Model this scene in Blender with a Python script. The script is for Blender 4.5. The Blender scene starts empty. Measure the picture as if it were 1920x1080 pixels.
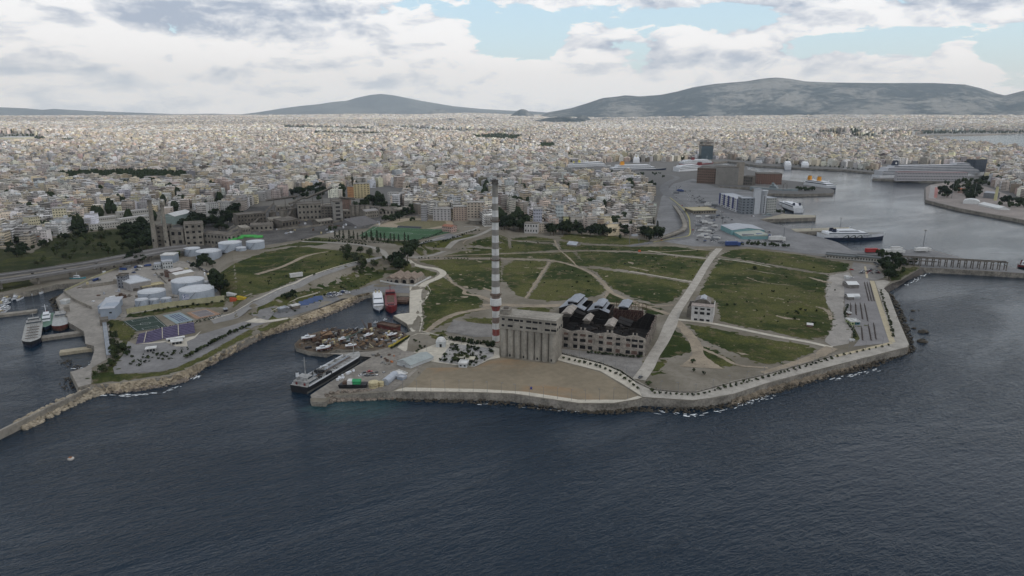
import bpy, bmesh, math, random
import numpy as np
from mathutils import Vector, Matrix
from mathutils.geometry import delaunay_2d_cdt
random.seed(7); RNG = np.random.default_rng(7)
SC = bpy.context.scene; COL = SC.collection
R = math.radians
# ------------------------------------------------------------------ camera
CH = 170.0; F = 1281.0; PITCH = R(14.65)
SP, CP = math.sin(PITCH), math.cos(PITCH)
cd = bpy.data.cameras.new("camera"); cam = bpy.data.objects.new("camera", cd); COL.objects.link(cam)
cam.location = (0, 0, CH); cam.rotation_euler = (R(90) - PITCH, 0, 0)
cd.sensor_width = 36; cd.lens = 36 * F / 1920; cd.clip_start = 1; cd.clip_end = 90000
SC.camera = cam
SC.view_settings.view_transform = 'Standard'; SC.view_settings.look = 'None'
SC.view_settings.exposure = 0; SC.view_settings.gamma = 1
# ------------------------------------------------------------------ sun
SUN_EL, SUN_AZ = 48, 118      # azimuth clockwise from +Y
sd_ = bpy.data.lights.new("sun", 'SUN'); sd_.energy = 4.2; sd_.angle = R(0.6); sd_.color = (1, .97, .94)
sun = bpy.data.objects.new("sun", sd_); COL.objects.link(sun)
sv = Vector((math.sin(R(SUN_AZ)) * math.cos(R(SUN_EL)), math.cos(R(SUN_AZ)) * math.cos(R(SUN_EL)), math.sin(R(SUN_EL))))
sun.rotation_euler = sv.to_track_quat('Z', 'Y').to_euler(); sun.location = (0, 0, 3000)
# ------------------------------------------------------------------ world
class NT:
    def __init__(s, tree): s.t = tree; s.n = tree.nodes; s.l = tree.links
    def node(s, typ, **kw):
        n = s.n.new(typ)
        for k, v in kw.items():
            if k.startswith('i_'): n.inputs[k[2:].replace('_', ' ')].default_value = v
            else: setattr(n, k, v)
        return n
    def put(s, sock, v):
        if hasattr(v, 'links') or isinstance(v, bpy.types.NodeSocket): s.l.new(v, sock)
        elif v is not None: sock.default_value = v
    def m(s, op, a, b=None, c=None, clamp=False):
        n = s.n.new('ShaderNodeMath'); n.operation = op; n.use_clamp = clamp
        s.put(n.inputs[0], a)
        if b is not None: s.put(n.inputs[1], b)
        if c is not None: s.put(n.inputs[2], c)
        return n.outputs[0]
    def vm(s, op, a, b=None):
        n = s.n.new('ShaderNodeVectorMath'); n.operation = op
        s.put(n.inputs[0], a)
        if b is not None: s.put(n.inputs[1], b)
        return n.outputs['Value' if op in ('LENGTH', 'DOT_PRODUCT', 'DISTANCE') else 'Vector']
    def noise(s, vec, scale, detail=4, rough=.55, dist=0, out=0):
        n = s.n.new('ShaderNodeTexNoise'); s.put(n.inputs['Vector'], vec)
        s.put(n.inputs['Scale'], scale); n.inputs['Detail'].default_value = detail
        n.inputs['Roughness'].default_value = rough; n.inputs['Distortion'].default_value = dist
        return n.outputs[out]
    def ramp(s, v, a, b, smooth=True, lo=0., hi=1.):
        n = s.n.new('ShaderNodeMapRange'); n.interpolation_type = 'SMOOTHSTEP' if smooth else 'LINEAR'; n.clamp = True
        s.put(n.inputs[0], v); s.put(n.inputs[1], a); s.put(n.inputs[2], b); s.put(n.inputs[3], lo); s.put(n.inputs[4], hi)
        return n.outputs[0]
    def mix(s, f, a, b, mode='MIX'):
        n = s.n.new('ShaderNodeMix'); n.data_type = 'RGBA'; n.blend_type = mode
        s.put(n.inputs[0], f)
        for sock, v in ((n.inputs[6], a), (n.inputs[7], b)):
            if isinstance(v, tuple) and len(v) == 3: v = v + (1,)
            s.put(sock, v)
        return n.outputs[2]
    def sep(s, v):
        n = s.n.new('ShaderNodeSeparateXYZ'); s.put(n.inputs[0], v); return n.outputs
    def comb(s, x, y, z):
        n = s.n.new('ShaderNodeCombineXYZ'); s.put(n.inputs[0], x); s.put(n.inputs[1], y); s.put(n.inputs[2], z); return n.outputs[0]
W = bpy.data.worlds.new("World"); SC.world = W; W.use_nodes = True
t = NT(W.node_tree); t.n.clear()
def sky_dir(px, py):
    u, v = px - 960, py - 540
    d = Vector((u, CP * F - SP * v, -SP * F - CP * v)); return d.normalized()
tc = t.node('ShaderNodeTexCoord').outputs['Generated']
X, Y, Z = t.sep(tc)
zc = t.m('MAXIMUM', Z, 0.0)
# flatten high clouds towards the horizon
p0 = t.comb(X, Y, t.m('MULTIPLY', zc, 2.6))
warp = t.vm('SCALE', t.vm('SUBTRACT', t.noise(p0, 5, 3, .5, 0, 1), (.5, .5, .5))); warp.node.inputs['Scale'].default_value = .10
p1 = t.vm('ADD', t.vm('ADD', p0, warp), (1.7, .4, .9))
def dens(vec):
    a = t.noise(vec, 5.0, 13, .64)
    b = t.m('ABSOLUTE', t.m('SUBTRACT', t.noise(vec, 11, 6, .55), .5))      # billows
    return t.m('ADD', t.m('SUBTRACT', t.m('MULTIPLY', t.m('SUBTRACT', a, .5), 1.75), t.m('MULTIPLY', b, .75)), .60)
d0 = dens(p1)
d1 = dens(t.vm('ADD', p1, (.018, 0.0, .045)))
rel = t.m('SUBTRACT', d0, d1)                      # relief: + where density falls towards the light
def blob(px, py, sx, sy):
    c = sky_dir(px, py)
    q = t.vm('SUBTRACT', tc, tuple(c)); q = t.vm('MULTIPLY', q, (F / sx, F / sx * .6, F / sy))
    return t.ramp(t.vm('LENGTH', q), 1.25, .25)
hole = None
for b, w in (((985, 70, 105, 60), .34), ((1130, 30, 190, 35), .22), ((1180, 95, 60, 40), .2), ((1350, 30, 130, 22), .2), ((1560, 88, 120, 24), .25), ((1700, 66, 160, 22), .25), ((1890, 105, 60, 38), .28),
             ((1470, 118, 70, 14), .12), ((1880, 160, 60, 12), .1), ((790, 15, 70, 20), .12)):
    h = t.m('MULTIPLY', blob(*b), w); hole = h if hole is None else t.m('ADD', hole, h)
fill = None
for b, w in (((1100, 90, 90, 50), .22), ((800, 90, 110, 75), .2), ((1350, 95, 260, 38), .16), ((1840, 120, 55, 45), .2), ((1800, 25, 300, 25), .2), ((1800, 70, 60, 25), .12),
             ((300, 90, 500, 120), .12), ((1450, 130, 300, 30), .05)):
    h = t.m('MULTIPLY', blob(*b), w); fill = h if fill is None else t.m('ADD', fill, h)
low = t.ramp(Z, .02, .10, True, .12, 0)
cover = t.m('ADD', t.m('SUBTRACT', t.m('ADD', d0, .115), hole), t.m('ADD', fill, low))
mask = t.ramp(cover, .48, .55)
thick = t.ramp(cover, .55, .85)
dark = None
for b, w in (((420, 25, 330, 42), .55), ((1400, 105, 200, 28), .35), ((100, 150, 160, 25), .25), ((1600, 130, 160, 22), .35), ((1150, 120, 120, 20), .3), ((740, 155, 90, 18), .35), ((380, 190, 60, 10), .25)):
    h = t.m('MULTIPLY', blob(*b), w); dark = h if dark is None else t.m('ADD', dark, h)
lit = t.m('ADD', t.m('MULTIPLY', rel, 3.2), .94)
lit = t.m('SUBTRACT', lit, t.m('MULTIPLY', dark, .8))
lit = t.m('SUBTRACT', lit, t.m('MULTIPLY', thick, .10), clamp=True)
high = t.ramp(Z, .2, .75)                             # overhead the deck is heavy and grey
ccol = t.mix(lit, (.42, .50, .64), (1.05, 1.08, 1.12))
ccol = t.mix(t.m('MULTIPLY', high, .85), ccol, (.32, .38, .47))
hz = t.ramp(Z, .085, .0)
ccol = t.mix(t.m('MULTIPLY', hz, .45), ccol, (.76, .89, 1.04))
mask2 = t.m('MAXIMUM', mask, t.m('MULTIPLY', high, .9))
sky = t.node('ShaderNodeTexSky', sky_type='NISHITA', sun_disc=False, sun_elevation=R(SUN_EL), sun_rotation=R(SUN_AZ), altitude=100, air_density=1.0, dust_density=1.5, ozone_density=1.6)
bg1 = t.node('ShaderNodeBackground', i_Strength=.15); t.l.new(t.mix(.50, sky.outputs[0], (5.0, 7.0, 8.2)), bg1.inputs[0])
bg2 = t.node('ShaderNodeBackground', i_Strength=1.0); t.l.new(ccol, bg2.inputs[0])
mx = t.node('ShaderNodeMixShader'); t.l.new(mask2, mx.inputs[0]); t.l.new(bg1.outputs[0], mx.inputs[1]); t.l.new(bg2.outputs[0], mx.inputs[2])
t.l.new(mx.outputs[0], t.node('ShaderNodeOutputWorld').inputs[0])
# ------------------------------------------------------------------ geometry of the picture
def smooth(a, b, x):
    q = np.clip((x - a) / (b - a), 0, 1); return q * q * (3 - 2 * q)
def flat(px, py, z):
    u, v = px - 960, py - 540
    k = (CH - z) / (F * SP + v * CP)
    return u * k, (CP * F - SP * v) * k
def inpoly(P, x, y):
    x = np.asarray(x, float); y = np.asarray(y, float); r = np.zeros(x.shape, bool)
    n = len(P)
    for i in range(n):
        x1, y1 = P[i]; x2, y2 = P[(i + 1) % n]
        if y1 == y2: continue
        c = ((y1 > y) != (y2 > y)) & (x < (x2 - x1) * (y - y1) / (y2 - y1) + x1)
        r ^= c
    return r
def sdist(P, x, y):
    x = np.asarray(x, float); y = np.asarray(y, float); d = np.full(x.shape, 1e18)
    n = len(P)
    for i in range(n):
        x1, y1 = P[i]; x2, y2 = P[(i + 1) % n]
        ex, ey = x2 - x1, y2 - y1; L = ex * ex + ey * ey + 1e-9
        tt = np.clip(((x - x1) * ex + (y - y1) * ey) / L, 0, 1)
        d = np.minimum(d, (x - x1 - tt * ex) ** 2 + (y - y1 - tt * ey) ** 2)
    return np.sqrt(d) * np.where(inpoly(P, x, y), 1, -1)
def FP(P, z=5): return [flat(a, b, z) for a, b in P]
PLAT = FP([(425, 455), (425, 548), (470, 590), (520, 572), (560, 545), (640, 520), (700, 503), (750, 500), (790, 470), (940, 462), (950, 398), (640, 380), (450, 385)])
YARD = FP([(500, 640), (560, 600), (690, 540), (790, 545), (776, 600), (768, 660), (735, 735), (690, 738), (580, 765), (520, 700)], 3)
BUMPS = []   # x, y, radius x, radius y, height
def bump(px, py, sx, sy, h, z=5):
    x, y = flat(px, py, z); BUMPS.append((x, y, sx, sy, h))
def H(x, y):
    x = np.asarray(x, float); y = np.asarray(y, float)
    near = (y < 1400)
    z = np.full(x.shape, 5.0)
    if near.any():
        z = z + np.where(near, 8.5 * smooth(-14, 10, sdist(PLAT, x, y)) - 2.2 * smooth(-5, 5, sdist(YARD, x, y)), 0)
    z = z + 7 * smooth(1000, 1500, y) * smooth(450, 150, x)
    for bx, by, sx, sy, h in BUMPS:
        z = z + h * np.exp(-((x - bx) / sx) ** 2 - ((y - by) / sy) ** 2)
    r = np.hypot(x, y)
    z = z + (20 + 72 * smooth(1500, 5500, x)) * smooth(4500, 15000, r)
    return z
bump(1600, 262, 420, 260, 52); bump(1560, 250, 200, 160, 22); bump(30, 262, 330, 300, 38)
bump(1950, 300, 200, 200, 6)
bump(1500, 223, 1700, 900, 75); bump(1765, 217, 450, 500, 110); bump(1280, 223, 900, 700, 50); bump(680, 222, 1500, 900, 40); bump(870, 219, 900, 700, 45); bump(1150, 219, 700, 600, 40)
def G(px, py):
    z = 5.0
    for _ in range(12):
        x, y = flat(px, py, z); z = .35 * z + .65 * float(H(x, y))
    x, y = flat(px, py, z); return float(x), float(y), float(H(x, y))
def to_px(x, y, z):
    dz = z - CH; fwd = y * CP - dz * SP; up = y * SP + dz * CP
    return 960 + F * x / fwd, 540 - F * up / fwd
def ht(px, py, top, z0=None):
    """height (m) of something whose foot is at (px,py) and whose top reaches row `top`"""
    x, y, z = G(px, py)
    if z0 is not None: z = z0; x, y = flat(px, py, z)
    v = top - 540
    # solve for height on the vertical over (x,y)
    k = y / (CP * F - SP * v)
    return (CH + k * (-SP * F - CP * v)) - z
def mpp(px, py):
    x, y, z = G(px, py); return (y * CP - (z - CH) * SP) / F
# ------------------------------------------------------------------ materials
MATS = {}
def pm(name, col, rough=.8, var=.12, scale=.3, metal=0, bump=0, spec=.3, col2=None, stain=0, emit=0):
    """plain surface with two octaves of uneven colour, in world space"""
    if name in MATS: return MATS[name]
    m = bpy.data.materials.new(name); m.use_nodes = True; q = NT(m.node_tree)
    b = q.n['Principled BSDF']; b.inputs['Roughness'].default_value = rough; b.inputs['Metallic'].default_value = metal
    b.inputs['Specular IOR Level'].default_value = spec
    pos = q.node('ShaderNodeNewGeometry').outputs['Position']
    n1 = q.noise(pos, scale, 5, .6); n2 = q.noise(pos, scale * 7, 3, .6)
    f = q.m('ADD', q.m('MULTIPLY', n1, .6), q.m('MULTIPLY', n2, .4))
    f = q.ramp(f, .3, .7)
    c2 = col2 if col2 else tuple(max(0, c * (1 - 2.2 * var)) for c in col)
    c1 = tuple(min(1, c * (1 + var)) for c in col) if not col2 else col
    c = q.mix(f, c2, c1)
    if stain:
        s_ = q.ramp(q.noise(q.vm('MULTIPLY', pos, (.5, .5, .08)), .9, 4, .7), .5, .75)
        c = q.mix(q.m('MULTIPLY', s_, stain), c, tuple(k * .35 for k in col))
    q.l.new(c, b.inputs['Base Color'])
    if bump:
        bn = q.node('ShaderNodeBump', i_Strength=bump, i_Distance=.5); q.l.new(n2, bn.inputs['Height']); q.l.new(bn.outputs[0], b.inputs['Normal'])
    MATS[name] = m; return m
# ------------------------------------------------------------------ mesh builder
class MB:
    def __init__(s): s.v = []; s.f = []; s.mi = []
    def add(s, vs, fs, m=0):
        o = len(s.v); s.v += [tuple(map(float, q)) for q in vs]; s.f += [tuple(i + o for i in f) for f in fs]; s.mi += [m] * len(fs); return s
    def box(s, x0, y0, z0, x1, y1, z1, m=0):
        return s.add([(x0, y0, z0), (x1, y0, z0), (x1, y1, z0), (x0, y1, z0), (x0, y0, z1), (x1, y0, z1), (x1, y1, z1), (x0, y1, z1)],
                     [(0, 3, 2, 1), (4, 5, 6, 7), (0, 1, 5, 4), (1, 2, 6, 5), (2, 3, 7, 6), (3, 0, 4, 7)], m)
    def rbox(s, cx, cy, z0, w, d, h, a=0, m=0):
        ca, sa = math.cos(a), math.sin(a)
        P = [(cx + ca * x - sa * y, cy + sa * x + ca * y) for x, y in ((-w / 2, -d / 2), (w / 2, -d / 2), (w / 2, d / 2), (-w / 2, d / 2))]
        return s.prism(P, z0, z0 + h, m)
    def prism(s, P, z0, z1, m=0):
        n = len(P); a = sum(P[i][0] * P[(i + 1) % n][1] - P[(i + 1) % n][0] * P[i][1] for i in range(n))
        if a < 0: P = P[::-1]
        vs = [(x, y, z0) for x, y in P] + [(x, y, z1) for x, y in P]
        fs = [tuple(range(n))[::-1], tuple(range(n, 2 * n))] + [(i, (i + 1) % n, n + (i + 1) % n, n + i) for i in range(n)]
        return s.add(vs, fs, m)
    def cyl(s, cx, cy, z0, z1, r0, r1=None, n=16, m=0, cap=True):
        r1 = r0 if r1 is None else r1
        vs = [(cx + r * math.cos(2 * math.pi * i / n), cy + r * math.sin(2 * math.pi * i / n), z) for z, r in ((z0, r0), (z1, r1)) for i in range(n)]
        fs = [(i, (i + 1) % n, n + (i + 1) % n, n + i) for i in range(n)]
        if cap: fs += [tuple(range(n))[::-1], tuple(range(n, 2 * n))]
        return s.add(vs, fs, m)
    def lathe(s, cx, cy, prof, n=24, m=0):
        vs = [(cx + r * math.cos(2 * math.pi * i / n), cy + r * math.sin(2 * math.pi * i / n), z) for r, z in prof for i in range(n)]
        fs = [(k * n + i, k * n + (i + 1) % n, (k + 1) * n + (i + 1) % n, (k + 1) * n + i) for k in range(len(prof) - 1) for i in range(n)]
        fs.append(tuple(range((len(prof) - 1) * n, len(prof) * n)))
        return s.add(vs, fs, m)
    def bar(s, p, q, r, m=0, n=4):
        p, q = Vector(p), Vector(q); d = (q - p)
        if d.length < 1e-6: return s
        d.normalize(); a = d.orthogonal().normalized(); b = d.cross(a)
        vs = [c + (a * math.cos(t_) + b * math.sin(t_)) * r for c in (p, q) for t_ in [math.pi / 4 + 2 * math.pi * i / n for i in range(n)]]
        fs = [(i, (i + 1) % n, n + (i + 1) % n, n + i) for i in range(n)] + [tuple(range(n))[::-1], tuple(range(n, 2 * n))]
        return s.add(vs, fs, m)
    def gable(s, x0, y0, x1, y1, z0, zr, axis='x', over=0, m=0, thick=.25):
        """solid pitched roof; ridge runs along axis"""
        x0 -= over; x1 += over; y0 -= over; y1 += over
        if axis == 'x':
            ym = (y0 + y1) / 2; vs = [(x0, y0, z0), (x1, y0, z0), (x1, y1, z0), (x0, y1, z0), (x0, ym, zr), (x1, ym, zr)]
            fs = [(0, 1, 5, 4), (2, 3, 4, 5), (3, 0, 4), (1, 2, 5), (0, 3, 2, 1)]
        else:
            xm = (x0 + x1) / 2; vs = [(x0, y0, z0), (x1, y0, z0), (x1, y1, z0), (x0, y1, z0), (xm, y0, zr), (xm, y1, zr)]
            fs = [(0, 1, 4), (1, 2, 5, 4), (2, 3, 5), (3, 0, 4, 5), (0, 3, 2, 1)]
        return s.add(vs, fs, m)
    def build(s, name, mats, parent=None, smoothf=False, color=None):
        me = bpy.data.meshes.new(name); me.from_pydata(s.v, [], s.f)
        if not isinstance(mats, (list, tuple)): mats = [mats]
        for k in mats: me.materials.append(k)
        if len(mats) > 1: me.polygons.foreach_set('material_index', s.mi)
        n = len(me.loops); co = np.empty(len(me.vertices) * 3); me.vertices.foreach_get('co', co); co = co.reshape(-1, 3)
        if n:
            vi = np.empty(n, 'i'); me.loops.foreach_get('vertex_index', vi)
            nr = np.empty(len(me.polygons) * 3); me.polygons.foreach_get('normal', nr); nr = nr.reshape(-1, 3)
            tot = np.empty(len(me.polygons), 'i'); me.polygons.foreach_get('loop_total', tot); pn = np.repeat(nr, tot, 0)
            L = co[vi]; hv = np.abs(pn[:, 2]) > .7
            hn = np.hypot(pn[:, 0], pn[:, 1]) + 1e-9
            uu = np.where(hv, L[:, 0], (-pn[:, 1] * L[:, 0] + pn[:, 0] * L[:, 1]) / hn); vv = np.where(hv, L[:, 1], L[:, 2])
            uv = me.uv_layers.new(name='UVMap'); uv.data.foreach_set('uv', np.stack([uu, vv], 1).ravel().astype('f'))
        if color is not None:
            at = me.color_attributes.new(name='Col', type='FLOAT_COLOR', domain='POINT')
            at.data.foreach_set('color', np.tile(np.array(tuple(color) + (1,), 'f'), len(me.vertices)))
        if smoothf: me.polygons.foreach_set('use_smooth', [True] * len(me.polygons))
        me.update()
        o = bpy.data.objects.new(name, me); COL.objects.link(o)
        if parent: o.parent = parent
        return o
def tag(o, label=None, cat=None, group=None, kind=None):
    if label: o['label'] = label
    if cat: o['category'] = cat
    if group: o['group'] = group
    if kind: o['kind'] = kind
    return o
def thing(name, label, cat, loc=(0, 0, 0), rz=0, group=None):
    o = bpy.data.objects.new(name, None); COL.objects.link(o); o.empty_display_size = .5
    o.location = loc; o.rotation_euler = (0, 0, rz); return tag(o, label, cat, group)
def kids(o): return [c for c in list(KIDS.get(o.name, []))]
def copy_tree(o, loc=None, rz=None, label=None, group=None, parent=None, scale=None):
    c = o.copy(); COL.objects.link(c); c.parent = parent
    for ch in o.children: copy_tree(ch, parent=c)
    if loc is not None: c.location = loc
    if rz is not None: c.rotation_euler = (0, 0, rz)
    if scale is not None: c.scale = (scale,) * 3 if not isinstance(scale, tuple) else scale
    if label: c['label'] = label
    if group: c['group'] = group
    return c
class Family:
    """first placement moves the prototype itself, later ones copy it"""
    def __init__(s, proto): s.p = proto; s.used = False
    def put(s, loc, rz=0, label=None, group=None, scale=None):
        if not s.used:
            s.used = True; o = s.p; o.location = loc; o.rotation_euler = (0, 0, rz)
            if scale is not None: o.scale = (scale,) * 3 if not isinstance(scale, tuple) else scale
            if label: o['label'] = label
            if group: o['group'] = group
            return o
        return copy_tree(s.p, loc, rz, label, group, scale=(1, 1, 1) if scale is None else scale)
    def drop(s):
        if not s.used:
            for c in list(s.p.children): bpy.data.objects.remove(c)
            bpy.data.objects.remove(s.p)
_O = 'first second third fourth fifth sixth seventh eighth ninth tenth eleventh twelfth thirteenth fourteenth fifteenth sixteenth seventeenth eighteenth nineteenth'.split(); ORD = _O + [t_ if o_ is None else f'{u_}-{o_}' for t_, u_ in (('twentieth', 'twenty'), ('thirtieth', 'thirty'), ('fortieth', 'forty')) for o_ in [None] + _O[:9]]
def number_labels(objs, what, where, by='x'):
    """labels like 'third white van from the left in the port car park'"""
    key = (lambda o: to_px(*o.location)[0]) if by == 'x' else (lambda o: -to_px(*o.location)[1])
    objs = sorted(objs, key=key); n = len(objs)
    side = ('from the left' if by == 'x' else 'counting from the nearest')
    for i, o in enumerate(objs):
        if n == 1: o['label'] = f'{what} {where}'
        elif by == 'x' and i == n - 1: o['label'] = f'rightmost {what} {where}'
        elif by == 'x' and i == 0: o['label'] = f'leftmost {what} {where}'
        elif i < 45: o['label'] = f'{ORD[i]} {what} {side} {where}'
        elif n - 1 - i < 45 and by == 'x': o['label'] = f'{ORD[n-1-i]} {what} from the right {where}'
        else: o['label'] = f'{what} {where}, in the middle of the row'
def frame(pa, pb, za=None):
    """local frame: origin at ground point A, +x towards ground point B, +y away to the left"""
    a, b = G(*pa), G(*pb)
    if za is not None: a = flat(pa[0], pa[1], za) + (za,); b = flat(pb[0], pb[1], za) + (za,)
    dx, dy = b[0] - a[0], b[1] - a[1]
    return (a[0], a[1], min(a[2], b[2]) if za is None else za), math.atan2(dy, dx), math.hypot(dx, dy)
# ------------------------------------------------------------------ draped sheets
DI = [0]
def drape(name, polys, mat, dz=.05, step=None, jit=0, edge=None, kind='structure', zfix=None, thick=0, hole=None):
    V = []; Fc = []; DI[0] += 1; dz0 = dz + .0015 * DI[0]
    for jp, P in enumerate(polys):
        dz = dz0 + .004 * (jp % 12)
        W_ = [G(*q)[:2] for q in P] if not (len(P[0]) == 3) else [q[:2] for q in P]
        pts = []
        e = edge or (step or 1e9)
        n = len(W_)
        for i in range(n):
            a, b = W_[i], W_[(i + 1) % n]; L = math.hypot(b[0] - a[0], b[1] - a[1]); k = max(1, int(L / e))
            for j in range(k):
                f = j / k; x = a[0] + (b[0] - a[0]) * f; y = a[1] + (b[1] - a[1]) * f
                if jit and k > 1: x += random.gauss(0, jit); y += random.gauss(0, jit)
                pts.append((x, y))
        nb = len(pts); inner = []
        if step:
            xs = [p[0] for p in pts]; ys = [p[1] for p in pts]
            gx, gy = np.meshgrid(np.arange(min(xs), max(xs), step), np.arange(min(ys), max(ys), step)); gx = gx.ravel(); gy = gy.ravel()
            s_ = sdist(pts, gx, gy) if len(gx) else np.zeros(0); ok = s_ > step * .4
            inner = list(zip(gx[ok], gy[ok]))
        allp = [Vector(p) for p in pts + inner]
        r = delaunay_2d_cdt(allp, [], [list(range(nb))], 1, 1e-5)
        vv = np.array([(v[0], v[1]) for v in r[0]])
        zz = (H(vv[:, 0], vv[:, 1]) + dz) if zfix is None else np.full(len(vv), zfix)
        o = len(V); V += [(a, b, c) for (a, b), c in zip(vv, zz)]
        for f in r[2]:
            f = list(f); a, b, c = (V[f[0] + o], V[f[1] + o], V[f[2] + o])
            if (b[0] - a[0]) * (c[1] - a[1]) - (b[1] - a[1]) * (c[0] - a[0]) < 0: f = f[::-1]
            Fc.append(tuple(i + o for i in f))
    mb = MB(); mb.v = V; mb.f = Fc; mb.mi = [0] * len(Fc)
    o = mb.build(name, mat); o['kind'] = kind; return o
def spline(P, n=6):
    P = [Vector(p) for p in P]; out = []
    for i in range(len(P) - 1):
        p0 = P[max(i - 1, 0)]; p1 = P[i]; p2 = P[i + 1]; p3 = P[min(i + 2, len(P) - 1)]
        for j in range(n):
            t_ = j / n; out.append(.5 * ((2 * p1) + (p2 - p0) * t_ + (2 * p0 - 5 * p1 + 4 * p2 - p3) * t_ * t_ + (3 * p1 - p0 - 3 * p2 + p3) * t_ ** 3))
    out.append(P[-1]); return out
def ribbon(mb, pts, w, dz=.1, n=8, zf=None, jit=0, thick=0, m=0):
    """strip along traced points; w metres (or list)"""
    Q = spline([Vector(G(*p)[:2]) for p in pts], n); N = len(Q)
    ws = w if isinstance(w, (list, tuple)) else [w] * len(pts)
    L = []; Rr = []
    for i, q in enumerate(Q):
        a = Q[max(i - 1, 0)]; b = Q[min(i + 1, N - 1)]; d = (b - a).normalized(); nrm = Vector((-d.y, d.x))
        f = i / (N - 1) * (len(ws) - 1); k = int(min(f, len(ws) - 2)) if len(ws) > 1 else 0; wv = ws[k] + (ws[min(k + 1, len(ws) - 1)] - ws[k]) * (f - k)
        L.append(q + nrm * (wv / 2 + random.gauss(0, jit))); Rr.append(q - nrm * (wv / 2 + random.gauss(0, jit)))
    vs = []
    for a, c, b in zip(L, Q, Rr):
        for p in (a, c, b):
            z = zf if zf is not None and not callable(zf) else float(H(p.x, p.y))
            vs.append((p.x, p.y, z + dz))
    fs = []
    for i in range(N - 1):
        for k in (0, 1):
            fs.append((i * 3 + k, i * 3 + k + 1, i * 3 + k + 4, i * 3 + k + 3))
    mb.add(vs, [f[::1] for f in fs], m); return Q
# ================================================================== SETTING
# ---- sea
def sea_mat():
    m = bpy.data.materials.new("sea_water"); m.use_nodes = True; q = NT(m.node_tree); b = q.n['Principled BSDF']
    pos = q.node('ShaderNodeNewGeometry').outputs['Position']
    x, y, z = q.sep(pos)
    rot = q.comb(q.m('ADD', q.m('MULTIPLY', x, .88), q.m('MULTIPLY', y, .47)), q.m('ADD', q.m('MULTIPLY', x, -.47), q.m('MULTIPLY', y, .88)), 0)
    st = q.vm('MULTIPLY', rot, (.55, 1.25, 1))
    n1 = q.noise(st, .16, 4, .6, .4); n2 = q.noise(st, .55, 3, .6, .3); n3 = q.noise(q.vm('MULTIPLY', rot, (.4, 1, 1)), .009, 5, .6, .5)
    calm = q.ramp(n3, .38, .62, True, .35, 1.2)
    h = q.m('MULTIPLY', q.m('ADD', q.m('MULTIPLY', n1, 2.0), q.m('MULTIPLY', n2, 1.25)), q.m('MULTIPLY', calm, q.m('MAXIMUM', q.ramp(y, 900, 720), .35)))
    bn = q.node('ShaderNodeBump', i_Strength=.9, i_Distance=1.0); q.l.new(h, bn.inputs['Height']); q.l.new(bn.outputs[0], b.inputs['Normal'])
    shore = SHOAL
    f = None
    for sx, sy, rr in shore:
        d = q.vm('DISTANCE', pos, (sx, sy, 0)); g = q.ramp(q.m('ADD', d, q.m('MULTIPLY', q.m('SUBTRACT', n1, .5), 30)), rr, rr * .15); f = g if f is None else q.m('MAXIMUM', f, g)
    col = q.mix(q.m('MULTIPLY', n1, .6), (.003, .013, .026), (.006, .019, .034))
    col = q.mix(q.m('MULTIPLY', f, .45), col, (.02, .07, .07))
    q.l.new(col, b.inputs['Base Color'])
    b.inputs['Roughness'].default_value = .12; b.inputs['Specular IOR Level'].default_value = .40; b.inputs['IOR'].default_value = 1.33
    return m
SHOAL = [flat(650, 765, 0) + (26,), flat(700, 762, 0) + (24,), flat(600, 765, 0) + (14,), flat(172, 700, 0) + (9,)]
sm = MB(); nx = 24
xs = np.linspace(-9000, 26000, nx); ys = np.concatenate([[-600, -100], np.linspace(0, 3000, 14), [5000, 9000, 14000, 24000]])
sm.v = [(float(a), float(b), 0.) for b in ys for a in xs]; sm.f = [(j * nx + i, j * nx + i + 1, (j + 1) * nx + i + 1, (j + 1) * nx + i) for j in range(len(ys) - 1) for i in range(nx - 1)]
sm.mi = [0] * len(sm.f)
sea = sm.build('sea', sea_mat()); tag(sea, kind='structure')
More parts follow.
